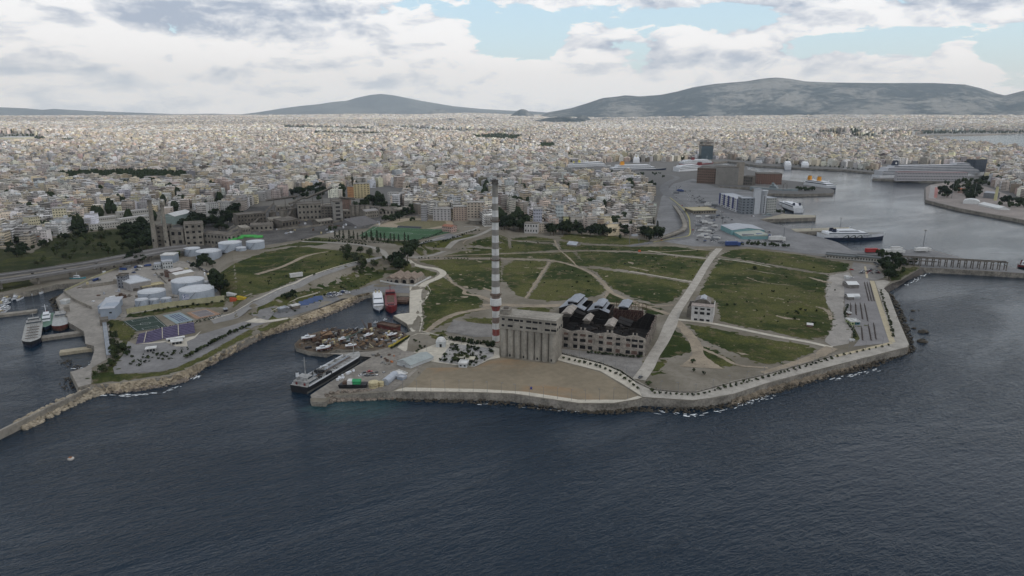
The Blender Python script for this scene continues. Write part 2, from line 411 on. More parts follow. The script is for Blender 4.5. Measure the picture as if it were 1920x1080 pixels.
# ---- coast (top edge of quays, sea walls and banks)
COAST = [(-900, 700), (-500, 628), (-200, 583), (0, 553), (60, 545), (108, 533), (138, 531), (152, 527), (135, 541), (121, 548), (104, 560), (112, 577), (117, 588), (128, 593), (127, 603),
    (158, 620), (162, 622), (162, 645), (176, 648), (178, 656), (170, 683), (160, 690), (131, 697), (146, 727), (166, 722), (172, 721),
    (215, 719), (260, 713), (320, 705), (375, 680), (425, 655), (475, 630), (505, 615), (542, 600), (605, 577), (640, 562), (665, 555), (692, 549),
    (767, 551), (767, 586), (748, 588), (737, 592), (762, 607), (770, 622), (760, 625), (742, 617), (705, 612), (692, 615), (630, 619), (610, 617), (565, 632), (552, 645), (555, 652), (578, 659),
    (612, 663), (630, 656), (702, 658), (697, 670), (640, 703), (581, 741), (584, 747), (610, 748), (620, 736), (735, 734),
    (900, 737), (960, 739), (1085, 757), (1150, 757), (1195, 750), (1205, 746), (1300, 752), (1330, 748), (1375, 740), (1440, 719), (1500, 703), (1590, 680), (1702, 652), (1705, 646), (1685, 600),
    (1666, 550), (1657, 540), (1672, 531), (1690, 525), (1727, 502), (1765, 504), (1840, 508), (1920, 513), (2300, 535), (2300, 530), (1920, 507), (1885, 498), (1815, 487), (1741, 467),
    (1657, 470), (1600, 470), (1570, 454), (1540, 445), (1492, 435), (1595, 432), (1592, 426), (1482, 429), (1467, 424), (1425, 412), (1530, 408), (1530, 404), (1467, 401), (1472, 397), (1455, 372), (1405, 357), (1370, 353), (1345, 351),
    (1350, 349.5), (1405, 351), (1425, 362), (1495, 364), (1562, 362), (1565, 356), (1530, 344), (1465, 337), (1420, 322), (1402, 318), (1400, 312), (1340, 308), (1335, 304), (1365, 302), (1420, 310), (1505, 315), (1580, 318), (1640, 324),
    (1636, 335), (1780, 341), (1745, 346), (1734, 351), (1735, 375), (1800, 391), (1920, 413), (2100, 450), (2600, 540), (2900, 420), (2600, 330), (2300, 300), (1920, 284), (1880, 280), (1800, 272), (1750, 263), (1700, 257), (1740, 254), (1840, 253), (1920, 248), (2400, 241)]
coast_w = [flat(a, b, 5 if not (560 < b < 700 and 545 < a < 780) else 2.9) for a, b in COAST]
land_outline = coast_w + [(26000, 21000), (-22000, 21000), (-22000, 3000), (-3500, 300)]
def ground_mat():
    m = bpy.data.materials.new("dry_ground"); m.use_nodes = True; q = NT(m.node_tree); b = q.n['Principled BSDF']; b.inputs['Roughness'].default_value = .95; b.inputs['Specular IOR Level'].default_value = .1
    pos = q.node('ShaderNodeNewGeometry').outputs['Position']; x, y, z = q.sep(pos)
    n1 = q.noise(pos, .02, 6, .65); n2 = q.noise(pos, .35, 4, .7)
    c = q.mix(q.ramp(n1, .35, .65), (.135, .120, .092), (.215, .195, .160))
    c = q.mix(q.m('MULTIPLY', q.ramp(n2, .45, .75), .5), c, (.105, .095, .066))
    far = q.ramp(y, 900, 1400)
    c = q.mix(far, c, q.mix(n2, (.10, .10, .10), (.17, .165, .155)))
    q.l.new(c, b.inputs['Base Color']); return m
def land_mesh():
    P = land_outline; nb = []
    for i in range(len(P)):
        a, b = P[i], P[(i + 1) % len(P)]; L = math.hypot(b[0] - a[0], b[1] - a[1]); dm = max(200., min(math.hypot(*a), math.hypot(*b)))
        k = max(1, int(L / (dm * .05)))
        for j in range(k): f = j / k; nb.append((a[0] + (b[0] - a[0]) * f, a[1] + (b[1] - a[1]) * f))
    pts = []
    r = 300.
    while r < 26000:
        st = .025 if r > 1500 else (.0125 if r > 1050 else .009)
        for an in np.arange(-1.25, 1.25, st): pts.append((r * math.sin(an), r * math.cos(an)))
        r *= (1.012 if r < 1050 else 1.02 if r < 1500 else 1.05)
    pts = np.array(pts); s_ = sdist(P, pts[:, 0], pts[:, 1]); rr = np.hypot(pts[:, 0], pts[:, 1])
    pts = pts[s_ > rr * .006]
    allp = [Vector(p) for p in nb] + [Vector((a, b)) for a, b in pts]
    res = delaunay_2d_cdt(allp, [], [list(range(len(nb)))], 1, 1e-4)
    vv = np.array([(v[0], v[1]) for v in res[0]]); zz = H(vv[:, 0], vv[:, 1])
    V = [(a, b, c) for (a, b), c in zip(vv, zz)]; Fc = []
    for f in res[2]:
        a, b, c = V[f[0]], V[f[1]], V[f[2]]
        Fc.append(tuple(f) if (b[0] - a[0]) * (c[1] - a[1]) - (b[1] - a[1]) * (c[0] - a[0]) > 0 else tuple(f)[::-1])
    return V, Fc, nb
V_, F_, nb_ = land_mesh()
mb = MB(); mb.v = V_; mb.f = F_; mb.mi = [0] * len(F_)
ground = mb.build('ground', ground_mat()); tag(ground, kind='structure')
# ---- quay and sea walls under the edge of the land
quay_m = pm('quay_stone', (.25, .23, .195), .9, .3, .12, stain=.7, bump=.5)
mb = MB(); n = len(nb_); sgn = 1
for i in range(n):
    a, b = nb_[i], nb_[(i + 1) % n]
    if math.hypot(*a) > 9000 or a[1] < 50: continue
    za, zb = float(H(a[0], a[1])), float(H(b[0], b[1]))
    mb.add([(a[0], a[1], -4), (b[0], b[1], -4), (b[0], b[1], zb), (a[0], a[1], za)], [(0, 1, 2, 3)])
tag(mb.build('quay_wall', quay_m), 'stained stone and concrete sea wall and quay face along the whole shore', 'sea wall')
# ---- rocks
def boulders(name, path, n, r0, r1, w0, w1, zb, mat, label, cat, seed=1):
    rg = random.Random(seed); mb = MB(); Q = [Vector(flat(a, b, 1)) for a, b in path]
    seg = [(Q[i + 1] - Q[i]).length for i in range(len(Q) - 1)]; T = sum(seg)
    for _ in range(n):
        s = rg.random() * T; i = 0
        while i < len(seg) - 1 and s > seg[i]: s -= seg[i]; i += 1
        d = (Q[i + 1] - Q[i]).normalized(); nrm = Vector((-d.y, d.x)); o = rg.uniform(w0, w1)
        c = Q[i] + d * s + nrm * o; f = (o - w0) / (w1 - w0 + 1e-6); z = zb * f - .3 + rg.uniform(-.3, .3)
        r = rg.uniform(r0, r1); vs = []
        for k, (th, ph) in enumerate([(0, 0)] + [(.9, j * 1.257) for j in range(5)] + [(2.0, j * 1.257 + .6) for j in range(5)] + [(math.pi, 0)]):
            q = r * rg.uniform(.7, 1.15); vs.append((c.x + q * math.sin(th) * math.cos(ph), c.y + q * math.sin(th) * math.sin(ph), z + q * .75 * math.cos(th)))
        fs = [(0, 1 + j, 1 + (j + 1) % 5) for j in range(5)] + [(1 + j, 6 + j, 1 + (j + 1) % 5) for j in range(5)] + [(1 + (j + 1) % 5, 6 + j, 6 + (j + 1) % 5) for j in range(5)] + [(6 + j, 11, 6 + (j + 1) % 5) for j in range(5)]
        mb.add(vs, fs)
    return tag(mb.build(name, mat), label, cat, kind='stuff')
rock_m = pm('pale_rock', (.36, .31, .23), .95, .3, .35, bump=.6)
rockd_m = pm('grey_rock', (.22, .185, .15), .95, .35, .3, bump=.6)
rockw_m = pm('wet_rock', (.06, .05, .035), .7, .3, .3, bump=.6)
boulders('breakwater_rocks', [(30, 800), (60, 785), (110, 760), (150, 742), (190, 729)], 420, .8, 2.0, -7.5, 2, 3.2, rock_m, 'pale armour rocks heaped along the outer side of the left breakwater', 'rocks', 3)
boulders('riprap_rocks', [(612, 752), (640, 746), (690, 744), (742, 742)], 420, .7, 1.6, -3, 5.5, 3.8, rockd_m, 'grey brown armour rocks in front of the work yard quay', 'rocks', 4)
boulders('shore_rocks', [(737, 747), (900, 753), (1000, 762), (1080, 770), (1150, 773), (1205, 767), (1290, 770), (1370, 760), (1440, 738), (1530, 712), (1640, 684), (1712, 655)], 900, .4, 1.3, -1.5, 3.5, 1.1, rockw_m, 'dark wet rocks at the foot of the headland sea wall', 'rocks', 5)
boulders('shore_rocks', [(1712, 655), (1703, 620), (1690, 585), (1676, 556), (1662, 545), (1680, 535), (1697, 524), (1730, 507)], 420, .4, 1.6, -2, 5, 2.2, rockw_m, 'dark boulders below the right hand promenade wall', 'rocks', 6)
boulders('shore_rocks', [(178, 732), (215, 735), (280, 727), (345, 714), (385, 687), (435, 661), (497, 629), (560, 611), (630, 584), (690, 556)], 900, .4, 1.3, -1, 3, 1.5, rockd_m, 'broken rocks at the waterline of the left headland', 'rocks', 7)
boulders('shore_rocks', [(121, 550), (100, 560), (110, 577), (118, 590)], 120, .5, 1.6, -4, 3, 2, rockw_m, 'dark rocks at the corner of the small left harbour', 'rocks', 8)
boulders('shore_rocks', [(120, 672), (140, 683), (165, 690), (150, 700), (125, 712), (140, 726)], 120, .3, 1.0, -5, 2, .8, rockw_m, 'low wet rocks beside the left slipway', 'rocks', 9)
# single boulders standing in the water off the right promenade
pts = [(1712, 583, 1.6), (1710, 600, 1.3), (1688, 594, 1.8), (1695, 609, 1.6), (1697, 600, 1.0), (1714, 616, 1.5), (1731, 623, 3.2), (1730, 641, 3.2), (1725, 620, 1.0), (1723, 582, .7)]
objs = []
for i, (a, b, r) in enumerate(pts):
    rg = random.Random(i); x, y = flat(a, b, 0); mb = MB(); N = 9
    mb.lathe(0, 0, [(r * 1.1, -1), (r * 1.25, .1), (r * 1.05, r * .35), (r * .7, r * .55), (r * .3, r * .62)], N)
    mb.v = [(p[0] * rg.uniform(.8, 1.2), p[1] * rg.uniform(.7, 1.1), p[2] * rg.uniform(.8, 1.2)) for p in mb.v]
    o = mb.build('boulder', rockw_m); o.location = (x, y, 0); tag(o, 'x', 'boulder', 'boulders in the sea off the right promenade'); objs.append(o)
number_labels(objs, 'dark boulder', 'standing in the sea off the right promenade', 'y')
# rocky cliff strip of the left headland: a sloping sheet between bank and waterline
def bank(name, top, bot, mat, label, zt=5.0, zb=-.4, n=6, seed=0, amp=1.0):
    rg = random.Random(seed); A = [Vector(flat(a, b, zt)) for a, b in top]; B = [Vector(flat(a, b, 0)) for a, b in bot]
    def samp(P, f):
        seg = [(P[i + 1] - P[i]).length for i in range(len(P) - 1)]; s = f * sum(seg)
        for i, L in enumerate(seg):
            if s <= L or i == len(seg) - 1: return P[i].lerp(P[i + 1], min(1, s / L))
            s -= L
    T = sum((A[i + 1] - A[i]).length for i in range(len(A) - 1)); M = int(T / 1.6); vs = []
    for i in range(M + 1):
        a = samp(A, i / M); b = samp(B, i / M)
        for j in range(n + 1):
            f = j / n; p = a.lerp(b, f); k = 0 if j in (0,) else amp
            z = zt + .05 + (zb - zt) * (f ** .8) + rg.uniform(-.8, .8) * k * (f < 1)
            vs.append((p.x + rg.uniform(-.8, .8) * k, p.y + rg.uniform(-.8, .8) * k, z))
    fs = [(i * (n + 1) + j, i * (n + 1) + j + 1, (i + 1) * (n + 1) + j + 1, (i + 1) * (n + 1) + j) for i in range(M) for j in range(n)]
    mb = MB(); mb.add(vs, fs); return tag(mb.build(name, mat), label, kind='structure')
cliff_m = pm('limestone_cliff', (.37, .31, .22), .95, .25, .12, bump=1, stain=.75)
bank('rocky_bank', [(172, 721), (215, 719), (260, 713), (320, 705), (375, 680), (425, 655), (475, 630), (542, 600), (605, 577), (665, 555), (692, 549)], [(178, 734), (215, 738), (280, 729), (345, 716), (385, 689), (435, 663), (480, 636), (560, 612), (630, 585), (675, 561), (692, 554)], cliff_m, 'pale rocky bank between the left headland and the sea', seed=2, amp=1.6)
bank('rocky_bank', [(1370, 741), (1440, 719), (1590, 680), (1702, 652)], [(1372, 762), (1440, 741), (1600, 694), (1712, 659)], pm('brown_cliff', (.20, .165, .12), .95, .3, .2, bump=1, stain=.6), 'brown eroded bank below the promenade wall', seed=3, amp=.8, zt=3.8)
bank('beach', [(1657, 541), (1672, 532), (1690, 526), (1727, 503)], [(1668, 547), (1685, 538), (1700, 527), (1752, 505)], pm('dark_shingle', (.09, .08, .07), .9, .3, .2), 'dark shingle beach beside the mole', seed=4, amp=.15)
# foam where the waves break
foam_m = pm('sea_foam', (.75, .78, .78), .6, .2, .8)
mb = MB(); rg = random.Random(12)
for path, cnt in (([(185, 740), (240, 742), (300, 736), (345, 722)], 45), ([(1230, 771), (1290, 780), (1370, 768), (1425, 748), (1455, 742)], 65), ([(1560, 712), (1600, 703), (1650, 690)], 30), ([(362, 710), (372, 704)], 14), ([(1700, 535), (1725, 520), (1750, 508)], 60), ([(900, 757), (1075, 772), (1200, 771)], 12), ([(165, 676), (172, 690), (135, 690)], 20)):
    Q = [Vector(flat(a, b, 0)) for a, b in path]
    for _ in range(cnt):
        i = rg.randrange(len(Q) - 1); c = Q[i].lerp(Q[i + 1], rg.random()); d = (Q[i + 1] - Q[i]).normalized(); nr = Vector((-d.y, d.x))
        c = c + nr * rg.gauss(0, 1.1); l = rg.uniform(.5, 2.6); w = rg.uniform(.12, .5); k = 7; vs = []
        for j in range(k):
            an = 2 * math.pi * j / k; q = c + d * math.cos(an) * l * rg.uniform(.6, 1.2) + nr * math.sin(an) * w * rg.uniform(.5, 1.4); vs.append((q.x, q.y, .06 + rg.uniform(0, .04)))
        mb.add(vs, [tuple(range(k))[::-1]])
tag(mb.build('sea_foam', foam_m), 'white foam where waves break along the shore', 'foam', kind='stuff')
# ---- mountains
def mtn_mat(name, c1, c2, sc=.0012):
    m = bpy.data.materials.new(name); m.use_nodes = True; q = NT(m.node_tree); b = q.n['Principled BSDF']; b.inputs['Roughness'].default_value = 1; b.inputs['Specular IOR Level'].default_value = 0
    pos = q.node('ShaderNodeNewGeometry').outputs['Position']
    n1 = q.noise(pos, sc, 8, .62, .3); n2 = q.noise(pos, sc * 6, 5, .65)
    f = q.ramp(q.m('ADD', q.m('MULTIPLY', n1, .6), q.m('MULTIPLY', n2, .4)), .46, .60)
    q.l.new(q.mix(f, c1, c2), b.inputs['Base Color'])
    bn = q.node('ShaderNodeBump', i_Strength=1, i_Distance=60); q.l.new(n2, bn.inputs['Height']); q.l.new(bn.outputs[0], b.inputs['Normal'])
    return m
def vnoise(x, y, seed):
    rg = np.random.default_rng(seed); T = rg.random((64, 64))
    xi = np.floor(x).astype(int); yi = np.floor(y).astype(int); fx = x - xi; fy = y - yi; fx = fx * fx * (3 - 2 * fx); fy = fy * fy * (3 - 2 * fy)
    g = lambda a, b: T[a % 64, b % 64]
    return (g(xi, yi) * (1 - fx) + g(xi + 1, yi) * fx) * (1 - fy) + (g(xi, yi + 1) * (1 - fx) + g(xi + 1, yi + 1) * fx) * fy
def mountain(name, prof, dist, depth, mat, label, seed, zbase=-60, gully=.30):
    """prof: traced skyline [(px,py)], placed at `dist` metres, a solid range `depth` metres deep"""
    us = np.linspace(prof[0][0], prof[-1][0], 420); ys_ = np.interp(us, [p[0] for p in prof], [p[1] for p in prof])
    nv = 80; vs = []
    for k in range(nv):
        f = k / (nv - 1); D = dist + (f - .45) * depth
        for u, yv in zip(us, ys_):
            # skyline height at the ridge distance
            d = sky_dir(u, yv); top = CH + d.z / math.hypot(d.x, d.y) * dist
            az = math.atan2(d.x, d.y); x = D * math.sin(az); y = D * math.cos(az)
            vs.append((x, y, top, f))
    A = np.array(vs); f = A[:, 3]
    g = sum(vnoise(A[:, 0] / s_, A[:, 1] / s_, seed + i) * a for i, (s_, a) in enumerate(((2200, .42), (1000, .28), (450, .18), (200, .12))))
    ridged = 1 - np.abs(2 * g - 1) * 1.2
    crest = .45 + .10 * (vnoise(A[:, 0] / 3500, A[:, 1] / 3500, seed + 9) - .5)
    shape = np.where(f < crest, smooth(0, 1, f / crest), smooth(0, 1, (1 - f) / (1 - crest)))
    base = H(A[:, 0], A[:, 1]) + zbase * (shape < .02)
    side = np.tile(np.minimum(1, np.minimum(np.arange(420), 419 - np.arange(420)) / 8), nv)
    env = shape ** .8
    hgt = base - 25 + (A[:, 2] - base + 25) * env * (1 - gully * 4 * env * (1 - env) * (1 - ridged)) * 1.0
    Z_ = np.where(side < 1, base - 30 + (hgt - base + 30) * np.maximum(side, .0), hgt)
    mb = MB(); mb.v = list(zip(A[:, 0].tolist(), A[:, 1].tolist(), Z_.tolist())); n = 420
    mb.f = [(j * n + i, j * n + i + 1, (j + 1) * n + i + 1, (j + 1) * n + i) for j in range(nv - 1) for i in range(n - 1)]; mb.mi = [0] * len(mb.f)
    o = mb.build(name, mat, smoothf=True); return tag(o, label, kind='structure')
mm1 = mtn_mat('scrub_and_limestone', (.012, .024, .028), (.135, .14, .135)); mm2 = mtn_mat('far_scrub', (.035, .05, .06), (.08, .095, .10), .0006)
mountain('mountain', [(1000, 214), (1030, 210), (1070, 203), (1100, 194), (1130, 184), (1160, 181), (1172, 179), (1200, 181), (1240, 178), (1270, 172), (1300, 164), (1340, 158), (1400, 153), (1430, 148), (1455, 146), (1480, 148), (1510, 153), (1560, 155), (1650, 156), (1750, 156), (1810, 159), (1840, 166), (1870, 176), (1885, 179), (1905, 174), (1930, 168), (1990, 160), (2100, 158), (2300, 180), (2500, 205)], 14500, 6500, mm1, 'long grey green limestone mountain behind the right of the city', 11)
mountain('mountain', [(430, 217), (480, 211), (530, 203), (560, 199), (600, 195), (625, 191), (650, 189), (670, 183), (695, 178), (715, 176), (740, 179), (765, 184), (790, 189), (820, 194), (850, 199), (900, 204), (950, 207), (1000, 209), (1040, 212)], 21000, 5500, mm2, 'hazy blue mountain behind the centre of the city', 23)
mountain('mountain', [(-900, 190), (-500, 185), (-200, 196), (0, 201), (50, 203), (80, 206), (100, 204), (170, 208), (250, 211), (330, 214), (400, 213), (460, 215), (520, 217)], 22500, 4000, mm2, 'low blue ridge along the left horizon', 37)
def hill(px, py, w, top, label, seed, dep=.35):
    x, y, z = G(px, py); s = mpp(px, py); r = w / 2 * s; h = max(18, ht(px, py, top) * 1.3); mb = MB(); N = 40; M = 14; vs = []; rg = random.Random(seed)
    ph = [rg.uniform(0, 6.28) for _ in range(8)]; dy = dep * r + 120
    for j in range(M + 1):
        f = j / M
        for i in range(N):
            a = 2 * math.pi * i / N; k = 1 + .12 * math.sin(3 * a + ph[0]) + .08 * math.sin(5 * a + ph[1]); rr = f * k
            hh = h * max(0, math.cos(min(1, f) * math.pi / 2)) ** 1.3 * (1 + .18 * math.sin(4 * a + ph[2]) * f) - (6 if f > .97 else 0)
            vs.append((r * rr * math.cos(a) + r * .08 * (1 - f), dy * rr * math.sin(a), hh))
    fs = [(j * N + i, (j + 1) * N + i, (j + 1) * N + (i + 1) % N, j * N + (i + 1) % N) for j in range(M) for i in range(N)]
    mb.add(vs, fs); o = mb.build('hill', mm1, smoothf=True); o.location = (x, y, z); return tag(o, label, kind='structure')
hill(978, 219, 50, 208, 'steep dark rocky hill standing out of the far city', 1)
hill(1048, 231, 132, 222, 'long wooded hill in the far city', 2); hill(1090, 228, 40, 219, 'small wooded knoll', 3)
hill(818, 215, 64, 207, 'dark wooded hill in the far city', 4); hill(845, 227, 38, 223, 'low dark hill', 5); hill(896, 224, 20, 221, 'tiny dark hill', 6)
hill(1135, 226, 26, 222, 'low wooded hill', 7); hill(1183, 226, 46, 223, 'low wooded hill', 8); hill(1290, 224, 40, 219, 'pale bare hill', 9)
hill(1400, 214, 34, 204, 'pale quarried hill below the mountain', 10)
# ================================================================== CITY
CITY = [(-700, 560), (-300, 480), (0, 461), (85, 463), (100, 442), (150, 432), (230, 424), (285, 416), (330, 402), (400, 405), (470, 390), (490, 378), (560, 368), (640, 372), (700, 380), (780, 394), (800, 413), (905, 416), (912, 428), (945, 418), (975, 424), (1000, 436), (1060, 434), (1150, 441), (1212, 443), (1222, 405), (1212, 385), (1222, 352), (1190, 336), (1060, 327), (1052, 318), (1140, 304), (1255, 303), (1300, 300), (1335, 299), (1365, 298), (1420, 305), (1505, 310), (1580, 313), (1645, 319), (1652, 307), (1835, 310), (1850, 330), (1868, 352), (1925, 372), (2300, 420),
        (2600, 330), (2300, 296), (1920, 282), (1880, 278), (1800, 270), (1750, 262), (1690, 256), (1740, 250), (1840, 247), (1920, 245), (2500, 238), (3200, 215), (3200, 190), (-2000, 190), (-2000, 560)]
GREEN = [[(105, 334), (160, 330), (260, 329), (360, 331), (350, 341), (250, 343), (180, 341), (105, 341)], [(-60, 250), (40, 249), (90, 260), (75, 268), (-60, 270)], [(1530, 246), (1610, 244), (1625, 250), (1590, 254), (1535, 253)],
         [(1590, 255), (1640, 255), (1645, 262), (1600, 263)], [(895, 400), (912, 345), (918, 345), (905, 405)], [(1178, 346), (1186, 346), (1187, 368), (1176, 368)], [(530, 236), (700, 240), (700, 246), (530, 243)], [(560, 247), (730, 251), (720, 256), (560, 252)], [(700, 236), (860, 243), (1000, 250), (1000, 253), (860, 250), (700, 240)],
         [(880, 256), (940, 252), (990, 258), (960, 266), (890, 264)], [(1010, 272), (1040, 272), (1042, 282), (1008, 282)], [(1640, 246), (1925, 247), (1925, 250), (1640, 252)], [(180, 243), (400, 246), (400, 247.5), (180, 245)], [(110, 265), (145, 263), (150, 266), (110, 268)], [(200, 230), (380, 233), (380, 234), (200, 231)],
         [(930, 403), (1000, 408), (1010, 430), (925, 425)], [(530, 360), (600, 352), (640, 362), (600, 374), (535, 376)], [(665, 352), (680, 350), (680, 372), (660, 372)]]
def in_any(polys, px, py):
    r = np.zeros(np.shape(px), bool)
    for P in polys: r |= inpoly(P, px, py)
    return r
def px_of(x, y, z):
    dz = z - CH; fw = y * CP - dz * SP; up = y * SP + dz * CP; return 960 + F * x / fw, 540 - F * up / fw
PAL = np.array([(.58, .51, .41), (.63, .59, .53), (.52, .46, .38), (.68, .65, .61), (.52, .42, .30), (.44, .40, .36), (.60, .53, .36), (.60, .48, .42), (.38, .36, .34), (.55, .56, .56), (.70, .69, .67), (.50, .39, .32), (.47, .49, .51), (.62, .56, .42)])
PALN = ['cream', 'off-white', 'beige', 'white', 'tan', 'grey', 'pale yellow', 'pinkish', 'dark grey', 'light grey', 'bright white', 'terracotta', 'bluish grey', 'yellow']
PW = np.array([1.5, 1.6, 1.4, 1.2, .5, 1, .8, .6, .6, 1, .7, .15, .4, .5]); PW = PW / PW.sum()
def lattice(rmin, rmax, cell, streets, dsize, azmax=.78):
    """building plots on street grids, one grid direction per district"""
    out = []
    nx_ = int(2 * rmax / dsize) + 2
    for i in range(-nx_ // 2, nx_ // 2 + 1):
        for j in range(0, int(rmax / dsize) + 2):
            cx, cy = i * dsize, j * dsize
            r = math.hypot(cx, cy)
            if r < rmin - dsize or r > rmax + dsize or cy < 300 or abs(math.atan2(cx, cy)) > azmax + dsize / max(r, 1): continue
            rg = np.random.default_rng((i * 7349 + j * 911 + int(cell * 10)) % 2 ** 31)
            a = rg.uniform(0, math.pi / 2) if dsize < 900 else rg.uniform(0, 1.5)
            h = dsize / 2; k = int(dsize * .75 / cell) + 1
            u, v = np.meshgrid(np.arange(-k, k + 1), np.arange(-k, k + 1)); u = u.ravel(); v = v.ravel()
            keep = (u % streets[0] != 0) & (v % streets[1] != 0); u = u[keep]; v = v[keep]
            u = u * cell + rg.normal(0, cell * .13, u.size); v = v * cell + rg.normal(0, cell * .13, v.size)
            x = u * math.cos(a) - v * math.sin(a); y = u * math.sin(a) + v * math.cos(a)
            ok = (np.abs(x) < h) & (np.abs(y) < h); x = x[ok] + cx; y = y[ok] + cy
            out.append(np.stack([x, y, np.full(x.size, a)], 1))
    A = np.concatenate(out); r = np.hypot(A[:, 0], A[:, 1]); A = A[(r >= rmin) & (r < rmax)]
    A = A[np.abs(np.arctan2(A[:, 0], A[:, 1])) < azmax]
    return A
def plots(rmin, rmax, cell, streets, dsize, hmin, hmax, drop=.07, azmax=.78):
    A = lattice(rmin, rmax, cell, streets, dsize, azmax); z = H(A[:, 0], A[:, 1]); px, py = px_of(A[:, 0], A[:, 1], z)
    ok = inpoly(CITY, px, py) & ~in_any(GREEN, px, py) & (RNG.random(len(A)) > drop)
    A = A[ok]; z = z[ok]; n = len(A)
    # green and empty lots in clusters
    cl = vnoise(A[:, 0] / 260, A[:, 1] / 260, 5) * .6 + vnoise(A[:, 0] / 90, A[:, 1] / 90, 6) * .4; k = cl < .90; A = A[k]; z = z[k]; n = len(A)
    w = cell * RNG.uniform(.70, 1.12, n); d = cell * RNG.uniform(.70, 1.12, n)
    tall = vnoise(A[:, 0] / 350, A[:, 1] / 350, 8)
    h = 3.1 * np.round((hmin + (hmax - hmin) * np.clip(RNG.beta(1.6, 2.6, n) * .95 + tall * .25, 0, 1)) / 3.1)
    c = RNG.choice(len(PAL), n, p=PW)
    return A[:, 0], A[:, 1], z, A[:, 2] + RNG.normal(0, .02, n), w, d, h, c
def wall_mat():
    m = bpy.data.materials.new('painted_render_with_windows'); m.use_nodes = True; q = NT(m.node_tree); b = q.n['Principled BSDF']; b.inputs['Roughness'].default_value = .85; b.inputs['Specular IOR Level'].default_value = .25
    at = q.node('ShaderNodeAttribute', attribute_name='Col'); uv = q.node('ShaderNodeUVMap').outputs[0]; u, v, _ = q.sep(uv)
    nz = q.sep(q.node('ShaderNodeNewGeometry').outputs['True Normal'])[2]; vert = q.m('LESS_THAN', nz, .5)
    cell = q.vm('FLOOR', q.comb(q.m('DIVIDE', u, 3.4), q.m('DIVIDE', v, 3.1), 0))
    wn = q.node('ShaderNodeTexWhiteNoise', noise_dimensions='3D'); q.l.new(q.vm('ADD', cell, q.vm('MULTIPLY', at.outputs['Color'], (37, 91, 53))), wn.inputs[0]); rnd = wn.outputs['Value']
    fu = q.m('FRACT', q.m('DIVIDE', u, 3.4)); fv = q.m('FRACT', q.m('DIVIDE', v, 3.1))
    win = q.m('MULTIPLY', q.m('MULTIPLY', q.m('GREATER_THAN', fu, .28), q.m('LESS_THAN', fu, .74)), q.m('MULTIPLY', q.m('GREATER_THAN', fv, .30), q.m('LESS_THAN', fv, .80)))
    win = q.m('MULTIPLY', win, q.m('GREATER_THAN', rnd, .22))
    nr = q.vm('FLOOR', q.vm('MULTIPLY', q.node('ShaderNodeNewGeometry').outputs['True Normal'], (2.4, 2.4, 1))); wb = q.node('ShaderNodeTexWhiteNoise'); q.l.new(q.vm('ADD', nr, q.vm('MULTIPLY', at.outputs['Color'], (71, 23, 47))), wb.inputs[0]); notblank = q.m('GREATER_THAN', wb.outputs['Value'], .30)
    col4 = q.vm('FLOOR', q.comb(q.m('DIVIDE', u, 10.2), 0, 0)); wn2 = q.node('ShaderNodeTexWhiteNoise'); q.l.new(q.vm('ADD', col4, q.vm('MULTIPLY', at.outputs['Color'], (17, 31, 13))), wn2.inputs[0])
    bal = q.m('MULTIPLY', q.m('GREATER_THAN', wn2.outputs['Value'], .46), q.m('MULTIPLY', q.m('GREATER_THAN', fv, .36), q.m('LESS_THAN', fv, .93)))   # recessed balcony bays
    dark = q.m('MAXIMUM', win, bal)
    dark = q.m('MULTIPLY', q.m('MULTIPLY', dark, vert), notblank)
    pos = q.node('ShaderNodeNewGeometry').outputs['Position']; n2 = q.noise(pos, .25, 3, .6)
    base = q.mix(q.ramp(n2, .35, .7), q.vm('MULTIPLY', at.outputs['Color'], (.86, .85, .84)), at.outputs['Color'])
    roofc = q.mix(q.ramp(q.noise(pos, .09, 4, .7), .35, .65), (.30, .29, .28), (.50, .49, .47)); rf = q.mix(.45, roofc, base)
    base = q.mix(vert, rf, base)
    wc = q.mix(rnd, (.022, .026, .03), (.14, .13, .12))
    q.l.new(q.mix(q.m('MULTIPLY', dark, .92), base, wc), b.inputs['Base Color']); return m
WALL = wall_mat()
